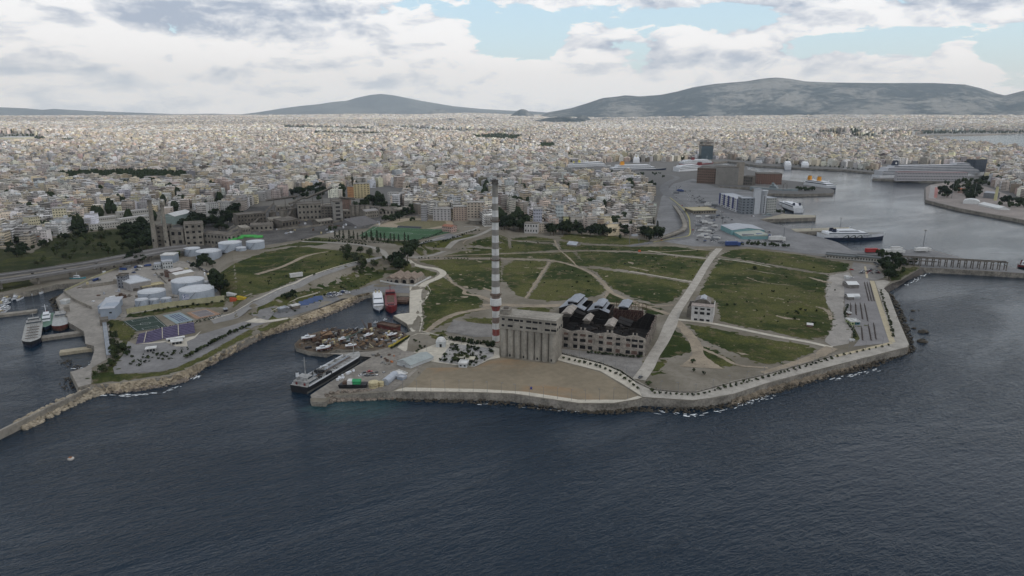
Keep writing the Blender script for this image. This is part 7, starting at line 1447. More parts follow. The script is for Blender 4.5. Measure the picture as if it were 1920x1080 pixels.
hall('glass_block', 'dark navy glass office block on the far right', 'office building', (1826, 326), (1847, 325), 24, 300, 'flat', wallm=pm('navy_glass', (.05, .065, .09), .35, .15, .2), roofm=con_d, wins=6, storeys=9, winm=glass_m)
hall('grey_hall', 'dark grey hall behind the villa trees', 'hall', (1843, 371), (1864, 373), 20, 361, 'gable', 2, steel, greyroof)
x, y, z = G(1866, 376); h = ht(1866, 376, 345); o = thing('lighthouse_tower', 'slim pale yellow tower on the right quay', 'tower', (x, y, z)); mb = MB(); mb.cyl(0, 0, 0, h * .85, 2.8, 2.0, 12); mb.build('shaft', pm('pale_yellow', (.48, .46, .26), .8, .08), o); mb = MB(); mb.cyl(0, 0, h * .85, h * .88, 3.2, n=12); mb.cyl(0, 0, h * .88, h, 1.6, 1.2, 12); mb.build('lantern', con, o)
sheet('parking_bay', [[(1745, 347.5), (1758, 349.5), (1754, 373), (1741, 372)]], pm('paved_bay', (.30, .29, .28), .9, .06), .3, 'pale quay end'); sheet('parking_bay', [[(1753, 351), (1759, 352), (1757, 371.5), (1751, 371)]], pm('red_bay', (.34, .15, .13), .85, .1), .35, 'reddish strip on the quay end')
wl = pm('waterside_building', (.30, .31, .26), .85, .1)
hall('terminal', 'long low waterside building with a dark flat roof below the elevated deck', 'building', (1549, 484), (1606, 489), 12, 478, 'flat', wallm=pm('pale_render', (.40, .39, .35), .85, .1), roofm=pm('dark_roof', (.10, .11, .11), .8, .1), wins=10, storeys=1, over=1.2)
hall('terminal', 'second low building continuing right to the dark trees', 'building', (1606, 489), (1648, 493), 12, 481, 'flat', wallm=pm('pale_render', (.40, .39, .35)), roofm=pm('dark_roof', (.10, .11, .11)), wins=8, storeys=1, over=1.2)
# conveyor frame on the mole
loc, rz, L = frame((1690, 497), (1886, 508)); hq = ht(1886, 508, 493); o = thing('portal_frame', 'long open concrete portal frame running along the mole', 'conveyor frame', loc, rz); n = 16
for i in range(n + 1):
    mb = MB(); xx = L * i / n
    for yy in (0, 6): mb.box(xx - .4, yy - .4, 0, xx + .4, yy + .4, hq)
    mb.box(xx - .4, .4, hq - .8, xx + .4, 5.6, hq); mb.box(xx - .35, .4, hq * .55, xx + .35, 5.6, hq * .55 + .5); mb.build('portal', con_d, o)
for yy in (0, 6): mb = MB(); mb.box(-1, yy - .5, hq, L + 1, yy + .5, hq + .9); mb.build('beam', con_d, o)
mb = MB(); mb.box(0, .6, hq * .55 + .5, L * .35, 5.4, hq * .55 + .9); mb.build('deck', con_d, o)
ship('tugboat', 'dark red tug at the right edge behind the mole', 'tugboat', (1908, 501), (1930, 503), 9, 3.5, [black_m, shipred, deckm], [(.25, .6, .6, 3.5, 7, 0, .6)], [(.24, 0, 4, 8, 1.6, 1.8, shipred)])
# elevated highway
def viaduct(name, label, pts, w, hts, mat, pier_gap=28, group=None):
    Q = spline([Vector(flat(a, b, 5 + hh)) for (a, b), hh in zip(pts, hts)], 8); N = len(Q); hh_ = np.interp(np.linspace(0, len(hts) - 1, N), range(len(hts)), hts); o = thing(name, label, 'viaduct', (Q[0].x, Q[0].y, 5), 0, group); x0, y0 = Q[0]
    vs = []
    for i, q in enumerate(Q):
        d = (Q[min(i + 1, N - 1)] - Q[max(i - 1, 0)]).normalized(); nr = Vector((-d.y, d.x)); z1 = float(hh_[i])
        for s_, z in ((-1, z1 + .9), (-.965, z1 + .9), (-.96, z1), (.96, z1), (.965, z1 + .9), (1, z1 + .9), (.98, z1 - 1.2), (-.98, z1 - 1.2)): vs.append((q.x - x0 + nr.x * w / 2 * s_, q.y - y0 + nr.y * w / 2 * s_, z))
    fs = [(i * 8 + k, i * 8 + (k + 1) % 8, i * 8 + 8 + (k + 1) % 8, i * 8 + 8 + k) for i in range(N - 1) for k in range(8)]; mb = MB(); mb.add(vs, [f[::-1] for f in fs]); mb.build('deck', mat, o)
    acc = 0
    for i in range(1, N):
        acc += (Q[i] - Q[i - 1]).length
        if acc > pier_gap:
            acc = 0; z1 = float(hh_[i]) - 1.2; gz = float(H(Q[i].x, Q[i].y)) - 5
            if z1 - gz > 1.5: mb = MB(); mb.cyl(Q[i].x - x0, Q[i].y - y0, -8, z1, 1.1, n=10); d = (Q[i] - Q[i - 1]).normalized(); nr = Vector((-d.y, d.x)) * w * .4; mb.bar((Q[i].x - x0 - nr.x, Q[i].y - y0 - nr.y, z1 - .7), (Q[i].x - x0 + nr.x, Q[i].y - y0 + nr.y, z1 - .7), .7); mb.build('pier', con, o)
    return o
vroad = pm('viaduct_asphalt', (.175, .17, .165), .9, .12, .05, stain=.2)
viaduct('viaduct', 'near carriageway of the elevated road crossing the left valley', [(-80, 536), (0, 527), (80, 515), (160, 502), (230, 489), (270, 479), (312, 471), (350, 466)], 11, [8, 8, 8, 8, 8, 8, 8, 8], vroad, group='elevated roads of the left valley')
viaduct('viaduct', 'far carriageway of the elevated road crossing the left valley', [(-80, 526), (0, 516), (80, 505), (160, 493), (230, 480), (270, 472), (312, 465), (350, 461)], 10, [9, 9, 9, 9, 9, 9, 9, 9], vroad, group='elevated roads of the left valley')
viaduct('ramp_bridge', 'curved ramp beside the port road with a pale retaining side', [(1222, 452), (1250, 442), (1280, 430), (1284, 418), (1276, 400), (1264, 385)], 7, [1, 3, 5, 6, 5, 1], con)
x, y, z = G(1189, 458); o = thing('sign_gantry', 'grey motorway sign gantry over the road at the top of the meadow', 'gantry', (x, y, z), .1); mb = MB(); hh = ht(1189, 458, 441)
for s_ in (-1, 1): mb.bar((s_ * 6, 0, 0), (s_ * 6, 0, hh), .3)
mb.bar((-6, 0, hh), (6, 0, hh), .3); mb.build('frame', steel, o); mb = MB(); mb.box(-4, -.3, hh - 1.2, 4, -.05, hh + 1.6); mb.build('sign_panel', greyroof, o)
# light masts
for (px, py, tp, lb) in ((1469, 450, 412, 'tall light mast on the port apron near the parked cars'), (1464, 402, 355, 'tall light mast behind the office tower'), (1730, 468, 432, 'tall light mast on the mole end'), (1522, 431, 411, 'light mast on the finger pier, left of two'), (1575, 428, 409, 'light mast on the finger pier, right of two'), (1353, 405, 385, 'light mast by the office'), (1354, 420, 398, 'light mast in the truck park'), (1506, 345, 327, 'light mast on the port peninsula'), (1784, 372, 340, 'light mast left of the villa'), (1826, 374, 342, 'light mast right of the villa'), (1483, 327, 302, 'thin light mast in the far harbour')):
    x, y, z = G(px, py); h = ht(px, py, tp); o = thing('light_mast', lb, 'light mast', (x, y, z), 0, 'light masts of the port'); mb = MB(); mb.cyl(0, 0, 0, h, .45, .22, 8); mb.build('pole', steel, o); mb = MB(); mb.cyl(0, 0, h, h + .5, 1.8, n=10); mb.build('lamp_ring', con_d, o)
# ---- vehicles
def car_proto(mat, kind='car'):
    o = thing('car', 'x', kind)
    if kind == 'car':
        mb = MB(); S = [(-2.1, .5, .75), (-2.05, .8, .9), (-1.2, .95, .95), (1.0, .9, .95), (2.0, .7, .9), (2.15, .45, .7)]; vs = []
        for x_, h_, w_ in S: vs += [(x_, -w_ * .95, .3), (x_, -w_ * .95, h_), (x_, w_ * .95, h_), (x_, w_ * .95, .3)]
        fs = [(i * 4 + k, i * 4 + 4 + k, i * 4 + 4 + (k + 1) % 4, i * 4 + (k + 1) % 4) for i in range(5) for k in range(4)] + [(0, 1, 2, 3), (23, 22, 21, 20)]; mb.add(vs, fs); mb.build('body', mat, o)
        mb = MB(); taper(mb, -1.5, .95, .78, .92, 1.4, .45, .65); mb.build('window_glass', glass_m, o); mb = MB(); taper(mb, -1.0, .3, .7, 1.4, 1.47); mb.build('roof', mat, o)
    else:
        mb = MB(); mb.box(-6, -1.25, 1.0, 3.2, 1.25, 3.9); mb.build('cargo_box', mat, o); mb = MB(); mb.box(3.5, -1.2, .6, 5.6, 1.2, 3.1); mb.build('cab', mat, o); mb = MB(); mb.box(5.4, -1.0, 1.8, 5.65, 1.0, 2.8); mb.build('windscreen', glass_m, o); mb = MB(); mb.box(-6, -1, .5, 5.4, 1, .98); mb.build('chassis', black_m, o)
    return o
CM = [pm('car_white', (.55, .55, .55), .35, .04), pm('car_silver', (.30, .31, .32), .35, .04, metal=.4), pm('car_black', (.02, .02, .022), .3, .04), pm('car_grey', (.10, .105, .11), .35, .04), pm('car_red', (.30, .02, .02), .35, .04), pm('car_blue', (.03, .06, .16), .35, .04)]
CN = ['white', 'silver', 'black', 'dark grey', 'red', 'blue']
cars = [Family(car_proto(m_)) for m_ in CM]; trucks = [Family(car_proto(m_, 'truck')) for m_ in (white_p, pm('truck_blue', (.03, .06, .18), .5), pm('truck_red', (.32, .03, .03), .5), pm('truck_grey', (.2, .21, .22), .6))]; TN = ['white', 'blue', 'red', 'grey']
for f_ in trucks: f_.p.name = 'truck'
vg = {}
def put_car(px, py, rz, ci, where, z=None, fam=None, nm=None, group=None, sc=None):
    x, y, zz = G(px, py) if z is None else flat(px, py, z) + (z,)
    F_ = fam or cars; nm = nm or CN; o = F_[ci].put((x, y, zz + .3), rz, 'x', group or ('cars ' + where), scale=sc); vg.setdefault((f'{nm[ci]} {"truck" if F_ is trucks else "car"}', where), []).append(o); return o
for (px, py, ci) in ((678, 706, 0), (684, 701, 3), (690, 706, 2), (693, 699, 4), (692, 707, 3), (698, 702, 2), (700, 707, 3), (707, 701, 2), (708, 707, 0), (721, 702, 1), (789, 676, 5), (686, 706, 1)): put_car(px, py, .5, ci, 'parked in the work yard')
rg = random.Random(31)
for i in range(34):
    f = rg.random(); px = 616 + 38 * f; py = 555 - 8 * f + rg.uniform(-3, 3.5); put_car(px, py, .35, rg.choice((0, 0, 1, 1, 3, 5)), 'parked on the quay left of the basin')
for (px, py) in ((527, 582), (532, 580), (538, 579), (551, 576), (556, 574), (620, 558), (627, 557)): put_car(px, py, .3, rg.choice((0, 1, 3)), 'at the left end of the basin quay')
for i in range(26): px, py = rg.choice([(1598 + rg.uniform(-6, 4), rg.uniform(497, 524)), (1617 + rg.uniform(-3, 4), rg.uniform(505, 513)), (1630 + rg.uniform(-3, 5), rg.uniform(505, 516)), (1643 + rg.uniform(-2, 6), rg.uniform(494, 515))]); put_car(px, py, 0, rg.choice((0, 1, 2, 3, 3, 4)), 'in the gravel park behind the beach bar')
for i in range(14): px = rg.uniform(236, 296); put_car(px, 506 - (px - 240) * .1 + rg.uniform(-4, 9), rg.uniform(0, 3), rg.choice((0, 1, 3, 5)), 'in the upper depot yard')
for i in range(7): x_ = (232, 240, 255, 262, 277, 180, 187)[i]; y_ = (507, 502, 503, 502, 500, 527, 526)[i]; put_car(x_, y_, .9 * i, (1, 3, 1, 0, 1, 1, 3)[i], 'parked in the tank depot', fam=trucks, nm=TN, group='depot trucks', sc=.62)
for i in range(14): f = i / 14; put_car(352 + f * 48, 492 + f * 25, -.8, rg.choice((0, 1, 3, 2)), 'along the depot fence')
# port: parked car rows, trucks
for r_ in range(3):
    for k in range(14): put_car(1422 + k * 3.4 + r_ * 2, 434 + k * 1.15 + r_ * 4.2, 1.1, rg.choice((0, 1, 2, 3, 3)), 'in the rows on the port apron')
for i in range(70):
    px, py = rg.uniform(1306, 1362), rg.uniform(405, 457); tk = i < 26
    if px > 1345 and 418 < py < 452: continue
    put_car(px, py, rg.choice((.1, .2, 2.9)), rg.choice((0, 0, 0, 0, 3) if tk else (0, 1, 2, 3, 5)), 'in the port truck park', fam=trucks if tk else None, nm=TN if tk else None, group='vehicles parked in the port', sc=.8 if tk else None)
for i in range(40): f = rg.random(); put_car(1265 + 75 * f + rg.uniform(-4, 8), 352 + 46 * f + rg.uniform(-10, 6), 2.7, rg.choice((0, 0, 1, 2, 3)), 'in the lorry lanes below the harbour silos')
for i in range(28): f = rg.random(); put_car(1345 + 100 * f, 405 + 36 * f + rg.uniform(-4, 3), 2.6, rg.choice((0, 0, 1, 2, 3)), 'along the port quay')
for i in range(16): put_car(rg.uniform(1335, 1480), rg.uniform(449, 459), rg.uniform(-.3, .3), rg.choice((0, 1, 2, 3, 5)), 'along the port fence')
for i in range(24): f = rg.random(); put_car(1250 + 95 * f + rg.uniform(-8, 12), 352 + 50 * f + rg.uniform(-10, 0), 2.6 + .2, rg.choice((0, 0, 1, 3)), 'below the harbour silos', fam=trucks if i % 3 == 0 else None, nm=TN if i % 3 == 0 else None)
for (px, py, ci, sc) in ((1374, 462, 1, 1.6), (1457, 453, 0, 1.8), (1636, 475, 2, 1.5), (1668, 476, 0, 1.4), (1683, 476, 0, 1.4), (1727, 473, 0, 1.3), (1733, 472, 0, 1.3), (1681, 470, 0, 1.2), (1405, 448, 3, 1.6), (1431, 447, 1, 1.6)): put_car(px, py, .05, ci, 'standing behind the meadow and mole', fam=trucks, nm=TN, group='trailers and trucks by the mole', sc=sc)
for (px, py) in ((1284, 398), (1283, 410), (1288, 416), (1285, 424), (1297, 402), (1303, 419), (1299, 432), (1279, 386), (1268, 372), (1262, 366), (1253, 352), (1215, 458), (1240, 451), (1249, 446)): put_car(px, py, 1.5, rg.choice((0, 1, 2, 3, 4)), 'driving on the port road')
for (px, py, lb) in ((1201, 709, 0),): put_car(px, py, .9, 3, 'at the lower end of the straight path')
for (what, wh), obs in vg.items():
    number_labels(obs, what, wh)
for f_ in cars + trucks + fams + [dry]: f_.drop()
# ================================================================== TREES, PLANTS, FURNITURE, PEOPLE
def leaf_mat(name, c1, c2):
    m = bpy.data.materials.new(name); m.use_nodes = True; q = NT(m.node_tree); b = q.n['Principled BSDF']; b.inputs['Roughness'].default_value = .9; b.inputs['Specular IOR Level'].default_value = .1
    pos = q.node('ShaderNodeNewGeometry').outputs['Position']; oi = q.node('ShaderNodeObjectInfo').outputs['Random']
    f = q.m('ADD', q.m('MULTIPLY', q.noise(pos, .7, 3, .6), .8), q.m('MULTIPLY', oi, .3)); q.l.new(q.mix(q.ramp(f, .3, .85), c1, c2), b.inputs['Base Color']); return m
LF = leaf_mat('broad_leaves', (.022, .034, .014), (.062, .076, .030)); LD = leaf_mat('dark_needles', (.012, .020, .011), (.032, .044, .020)); LS = leaf_mat('olive_leaves', (.035, .045, .025), (.085, .092, .050)); bark = pm('bark', (.09, .07, .05), .95, .2, 2)
def tree_proto(name, cat, kind, seed, Hh, Wd, mat, n=230):
    rg = random.Random(seed); o = thing(name, 'x', cat); mb = MB(); tr = .03 * Hh + .08
    if kind == 'bush': mb.cyl(0, 0, -.2, Hh * .4, .08, .05, 5)
    else:
        mb.cyl(0, 0, -.5, Hh * .55, tr, tr * .5, 7)
        for k in range(5): a = k * 1.3 + rg.random(); mb.bar((0, 0, Hh * (.3 + .06 * k)), (math.cos(a) * Wd * .3, math.sin(a) * Wd * .3, Hh * (.5 + .08 * k)), tr * .35)
    mb.build('trunk', bark, o); mb = MB()
    cl = []
    if kind == 'broad': cl = [(rg.uniform(-.3, .3) * Wd, rg.uniform(-.3, .3) * Wd, Hh * rg.uniform(.42, .85), Wd * rg.uniform(.16, .30)) for _ in range(9)]
    elif kind == 'bush': cl = [(rg.uniform(-.25, .25) * Wd, rg.uniform(-.25, .25) * Wd, Hh * rg.uniform(.35, .7), Wd * rg.uniform(.2, .34)) for _ in range(5)]
    elif kind == 'cypress': cl = [(rg.uniform(-.05, .05) * Wd, rg.uniform(-.05, .05) * Wd, Hh * (.12 + .8 * k / 8), Wd * .5 * math.sin(PI * (.22 + .74 * (k / 8))) ** .8) for k in range(9)]
    for i in range(n):
        cx, cy, cz, r = rg.choice(cl); u = rg.uniform(-1, 1); a = rg.uniform(0, 2 * PI); s_ = math.sqrt(1 - u * u); rr = r * rg.uniform(.55, 1.08)
        d = Vector((s_ * math.cos(a), s_ * math.sin(a), u)); c = Vector((cx, cy, cz)) + Vector((d.x * rr, d.y * rr, d.z * rr * (1.25 if kind == 'cypress' else .8)))
        t1 = (d.orthogonal() + Vector((rg.uniform(-.5, .5), rg.uniform(-.5, .5), rg.uniform(-.5, .5)))).normalized(); t2 = d.cross(t1).normalized(); sz = (Wd * .055 + .16) * rg.uniform(.6, 1.5)
        mb.add([tuple(c + t1 * sz), tuple(c + t2 * sz * .8), tuple(c - t1 * sz * .9 + d * sz * .3), tuple(c - t2 * sz)], [(0, 1, 2, 3)])
    mb.build('crown', mat, o); return o
broads = [Family(tree_proto('broadleaf_tree', 'tree', 'broad', i, 8, 7.5, LF if i < 2 else LS, 330)) for i in range(3)]
pines = [Family(tree_proto('cypress_tree', 'tree', 'cypress', 10 + i, 11, 3.6, LD)) for i in range(2)]
bushes = [Family(tree_proto('shrub', 'shrub', 'bush', 20 + i, 1.8, 2.4, LD if i else LF, 70)) for i in range(2)]
darks = [Family(tree_proto('dark_tree', 'tree', 'broad', 30 + i, 9, 9, LD, 430)) for i in range(2)]
rg = random.Random(77); TG = {}
REQ = []
def plant(fm, px, py, sc, what, where, group=None):
    x, y, z = G(px, py); rg.choice(fm); REQ.append((fm, x, y, z, sc, what, where, group or f'{what}s {where}'))
def settle():
    for nm, cap in (('shrub', 295), ('dark_tree', 295), ('broadleaf_tree', 295), ('cypress_tree', 295)):
        rq = [r for r in REQ if r[0][0].p.name.split('.')[0] == nm]; rq.sort(key=lambda r: -r[4] / r[2])
        for k, (fm, x, y, z, sc, what, where, grp) in enumerate(rq):
            if k < cap and 0 < to_px(x, y, z)[0] < 1920: o = rg.choice(fm).put((x, y, z), rg.uniform(0, 6), 'x', grp, scale=(sc * rg.uniform(.85, 1.15), sc * rg.uniform(.85, 1.15), sc * rg.uniform(.85, 1.2))); TG.setdefault((what, where), []).append(o)
            else: SMALL.append((x, y, z, sc * (1.9 if nm == 'shrub' else 9)))
SMALL = []
def hedge(pts, w, h, lb):
    x0, y0, z0 = G(*pts[0]); o = thing('hedge', lb, 'hedge', (x0, y0, z0)); Q = spline([Vector(G(*p)) for p in pts], 5); mb = MB()
    for a, b in zip(Q, Q[1:]):
        L = (b - a).length
        for _ in range(int(L * 5)):
            c = a.lerp(b, rg.random()) - Vector((x0, y0, z0)); c = c + Vector((rg.uniform(-w, w), rg.uniform(-w, w), rg.uniform(0, h))); t1 = Vector((rg.uniform(-1, 1), rg.uniform(-1, 1), rg.uniform(-1, 1))).normalized(); t2 = t1.orthogonal().normalized(); s_ = rg.uniform(.25, .6)
            mb.add([tuple(c + t1 * s_), tuple(c + t2 * s_), tuple(c - t1 * s_), tuple(c - t2 * s_)], [(0, 1, 2, 3)])
    mb.build('foliage', LD, o)
def row(fm, pts, n, sc, what, where, jx=.6, jy=.3, skip=0):
    W_ = [Vector(p) for p in pts]; seg = [(W_[i + 1] - W_[i]).length for i in range(len(W_) - 1)]; T = sum(seg)
    for k in range(n):
        if rg.random() < skip: continue
        s_ = T * (k + .5) / n; i = 0
        while i < len(seg) - 1 and s_ > seg[i]: s_ -= seg[i]; i += 1
        p = W_[i].lerp(W_[i + 1], s_ / seg[i]); plant(fm, p.x + rg.uniform(-jx, jx), p.y + rg.uniform(-jy, jy), sc * rg.uniform(.85, 1.15), what, where)
def area(fm, P, n, sc, what, where, sv=.3):
    if fm is darks: sc *= 1.4
    if fm is broads: sc *= 1.2
    xs = [p[0] for p in P]; ys = [p[1] for p in P]; k = 0
    while k < n:
        px, py = rg.uniform(min(xs), max(xs)), rg.uniform(min(ys), max(ys))
        if inpoly(P, [px], [py])[0]: plant(fm, px, py, sc * rg.uniform(1 - sv, 1 + sv), what, where); k += 1
row(bushes, [(347, 673), (380, 655), (430, 628), (472, 610)], 22, 1.6, 'round dark shrub', 'along the left headland edge')
row(bushes, [(564, 451), (600, 452), (650, 455), (688, 460)], 20, 1.5, 'round shrub', 'in the row beside the road below the pitch')
row(bushes, [(783, 462), (805, 462), (850, 448), (880, 437), (900, 432)], 26, 1.4, 'small dark shrub', 'around the car park right of the pitch')
row(bushes, [(782, 485), (815, 485), (880, 486)], 16, 1.0, 'low shrub', 'along the track left of the chimney', skip=.2)
row(pines, [(624, 446), (645, 447), (662, 448), (674, 449), (694, 450), (706, 451), (712, 452), (722, 452), (730, 452), (748, 453), (770, 452)], 17, .95, 'dark cypress', 'in front of the green pitch', jx=2)
row(darks, [(622, 446), (668, 449), (700, 452), (735, 455)], 7, .55, 'dark low tree', 'in front of the green pitch', jx=3)
hedge([(618, 448), (660, 452), (700, 456), (760, 455), (800, 447), (830, 437)], 1.2, 2.6, 'long dark hedge around the green football pitch')
area(broads, [(620, 478), (660, 470), (720, 478), (735, 490), (700, 510), (660, 500), (625, 490)], 20, .95, 'leafy tree', 'beside the slope road')
area(darks, [(735, 495), (750, 480), (765, 478), (770, 490), (760, 512), (740, 510)], 8, .95, 'dark tree', 'where the roads meet above the basin')
area(darks, [(760, 474), (782, 466), (782, 480), (765, 484)], 4, 1.1, 'tall dark tree', 'at the road junction left of the chimney')
area(broads, [(660, 500), (720, 495), (740, 510), (690, 520), (660, 515)], 12, .55, 'small tree', 'on the slope above the gabled sheds')
area([darks[0]], [(527, 556), (560, 552), (560, 562), (530, 564)], 5, .75, 'round dark tree', 'at the foot of the left slope')
area(darks, [(400, 530), (418, 528), (428, 545), (412, 556), (400, 548)], 10, .9, 'dark tree', 'right of the white tanks')
area(darks, [(360, 505), (372, 490), (396, 487), (400, 500), (372, 510)], 7, .75, 'dark tree', 'beside the depot entrance')
area(darks, [(240, 490), (270, 487), (268, 497), (235, 500)], 6, .8, 'dark tree', 'between the elevated road and the depot')
area(darks + broads, [(322, 478), (345, 475), (345, 485), (322, 486)], 3, .8, 'dark tree', 'left of the upper tanks')
area(broads, [(205, 605), (212, 605), (225, 660), (212, 690), (178, 712), (174, 704), (205, 680)], 42, .42, 'small leafy tree', 'in the left headland strip', .4)
area(bushes, [(225, 650), (245, 655), (240, 670), (232, 668)], 8, 1.8, 'dark shrub', 'at the left of the gravel park')
hedge([(245, 633), (262, 633), (300, 621), (335, 613), (365, 607), (415, 594)], 1.4, 2.6, 'dark hedge between the sports courts and the purple seats')
row(bushes, [(240, 592), (300, 585), (330, 578), (420, 568)], 20, 1.3, 'scruffy shrub', 'along the yellow wall', jy=2, skip=.2)
area(bushes, [(245, 670), (290, 660), (350, 652), (366, 648), (330, 672), (250, 690), (236, 682)], 60, .75, 'tiny dark shrub', 'dotted over the gravel park', .35)
VAL = [(85, 470), (95, 448), (150, 438), (205, 430), (235, 445), (240, 470), (200, 480), (150, 488), (95, 495), (60, 500)]
area(broads, VAL, 60, .7, 'scrubby tree', 'in the green valley at the left', .4); area(darks, [(230, 432), (280, 428), (290, 460), (280, 476), (240, 478), (226, 470)], 42, 1.05, 'dark tree', 'in the wood left of the twin stacks', .3)
area(darks, [(0, 455), (60, 452), (90, 462), (70, 478), (20, 488), (0, 485)], 24, .65, 'dark tree', 'among the houses at the far left')
area(darks, [(130, 430), (165, 428), (160, 445), (120, 450)], 12, .8, 'dark tree', 'above the left valley'); area(darks, [(80, 430), (105, 425), (105, 440), (85, 445)], 7, .8, 'dark tree', 'between the blocks at the left')
area(darks, [(330, 424), (372, 408), (440, 398), (460, 415), (430, 432), (385, 436), (340, 432)], 34, 1.05, 'dark tree', 'between the old factory and the white slab blocks')
area(darks, [(530, 362), (600, 356), (640, 366), (600, 378), (535, 378)], 22, 1.1, 'dark tree', 'behind the cement works'); area(darks, [(660, 382), (700, 380), (780, 396), (775, 403), (700, 397), (660, 392)], 26, .9, 'dark tree', 'behind the works sheds')
area([pines[0]], [(660, 352), (676, 352), (674, 372), (662, 372)], 4, 1.8, 'big cypress', 'standing in the city left of centre')
area(darks, [(700, 395), (775, 402), (775, 418), (720, 418)], 20, .75, 'dark tree', 'among the works sheds'); row(darks, [(615, 432), (632, 431)], 3, .7, 'dark tree', 'left of the grandstand')
area(darks, [(940, 410), (1000, 414), (1000, 436), (935, 432)], 26, 1.0, 'dark tree', 'just right of the chimney below the apartments', .2)
area(darks, [(1015, 422), (1075, 428), (1050, 450), (1018, 440)], 20, 1.05, 'dark tree', 'right of the pale ruin in the upper meadow', .2)
area(darks, [(1060, 430), (1180, 436), (1240, 440), (1240, 456), (1160, 448), (1060, 442)], 46, .85, 'dark tree', 'along the top of the meadow', .3)
area(pines, [(1218, 412), (1238, 412), (1238, 446), (1220, 446)], 14, .95, 'dark cypress', 'left of the curving port road')
area(darks, [(1178, 344), (1188, 344), (1190, 366), (1178, 368)], 6, .9, 'dark tree', 'in the narrow park left of the port road'); area(darks, [(1140, 322), (1250, 326), (1250, 334), (1150, 332)], 20, .75, 'dark tree', 'on the bank below the blue ferry'); area(darks, [(1190, 338), (1225, 342), (1230, 356), (1200, 356)], 14, .9, 'dark tree', 'behind the blocks left of the port road')
row(darks, [(1398, 458), (1440, 462), (1480, 464)], 18, .6, 'dark tree', 'along the port fence', jx=3); row(darks, [(1375, 458), (1395, 460)], 6, .5, 'dark tree', 'left end of the port fence', jx=2)
row(darks, [(1448, 398), (1472, 399)], 7, .65, 'dark tree', 'beside the office tower'); row(darks, [(1494, 356), (1508, 358), (1528, 358)], 7, 1.15, 'dark tree', 'on the tip of the port peninsula')
area(darks, [(1645, 484), (1680, 480), (1690, 500), (1670, 527), (1655, 520), (1650, 500)], 17, .85, 'dark tree', 'beside the small shingle beach', .2); area(broads, [(1680, 495), (1720, 492), (1715, 503), (1678, 525)], 12, .6, 'small tree', 'on the bank above the shingle beach')
area(darks, [(1762, 362), (1775, 350), (1790, 345), (1850, 336), (1850, 348), (1800, 355), (1785, 368), (1765, 373)], 34, 1.0, 'dark tree', 'left of and behind the villa'); area(darks, [(1808, 366), (1832, 358), (1842, 378), (1815, 378)], 16, 1.1, 'dark tree', 'right of the villa'); area(darks, [(1868, 380), (1925, 384), (1925, 392), (1875, 388)], 14, .9, 'dark tree', 'at the right edge behind the quay')
row(darks, [(1372, 299), (1430, 305), (1480, 310), (1560, 314), (1640, 321)], 30, .7, 'street tree', 'on the far harbour promenade', jy=.3); row(darks, [(1050, 316), (1060, 321), (1080, 324), (1110, 323), (1140, 326)], 18, 1.1, 'dark tree', 'in front of the pale ferry', jx=2)
hedge([(1590, 572), (1584, 590), (1592, 610), (1602, 625), (1600, 640)], 1.0, 1.4, 'low ragged hedge left of the beach bar')
row(broads, [(1650, 545), (1657, 570), (1668, 605), (1675, 635)], 22, .34, 'small sapling', 'along the right promenade')
row(bushes, [(1565, 673), (1480, 697), (1375, 725), (1305, 742), (1222, 738)], 34, .8, 'small shrub', 'in the planters of the long promenade')
row(broads, [(1672, 648), (1565, 671), (1440, 707), (1340, 732)], 28, .26, 'thin sapling', 'along the inner edge of the long promenade')
row(bushes, [(1052, 672), (1125, 689), (1165, 706), (1200, 733)], 16, 1.0, 'small shrub', 'in the planters of the promenade branch')
hedge([(1055, 664), (1125, 682), (1160, 696), (1188, 714)], .6, .9, 'low dark hedge along the promenade branch')
row(bushes, [(1100, 662), (1160, 668), (1205, 672)], 16, 1.2, 'weedy shrub', 'at the foot of the ruined factory', jy=.8)
row(bushes, [(733, 655), (745, 648), (762, 637), (768, 632)], 16, .9, 'dark shrub', 'beside the yellow kerb')
area(bushes, [(850, 646), (925, 655), (925, 668), (890, 687), (825, 678), (840, 655)], 80, 1.05, 'planted shrub', 'in the gravel bed of the plaza', .45)
area(broads, [(856, 668), (872, 666), (878, 676), (856, 678)], 5, .5, 'small tree', 'by the awnings of the plaza'); row(bushes, [(778, 640), (792, 650), (782, 660)], 9, .9, 'lone shrub', 'on the open plaza paving', jx=5, jy=3)
area(bushes, [(810, 630), (850, 636), (925, 646), (925, 654), (860, 642)], 40, 1.3, 'scrubby bush', 'behind the plaza wall', .4)
for (px, py, s_) in ((1416, 506, 2.8), (1299, 681, 1.6), (1300, 697, 1.2), (1320, 702, 1.2), (1222, 735, 1.2), (1216, 722, 1.6)): plant(bushes, px, py, s_, 'lone dark bush', 'on open ground')
for P, n in (([(850, 470), (940, 445), (1035, 455), (930, 475)], 26), ([(960, 490), (1110, 500), (1130, 550), (980, 560)], 22), ([(1060, 455), (1320, 468), (1300, 525), (1120, 500)], 36), ([(1345, 475), (1590, 500), (1545, 630), (1350, 600)], 50), ([(430, 545), (620, 470), (690, 478), (560, 530)], 40), ([(480, 600), (620, 540), (700, 510), (700, 530), (560, 585)], 46)): area(bushes, P, n, .85, 'low scrub bush', 'scattered over the meadow', .5)
settle()
for (what, wh), obs in TG.items(): number_labels(obs, what, wh)
for f_ in broads + pines + bushes + darks: f_.drop()
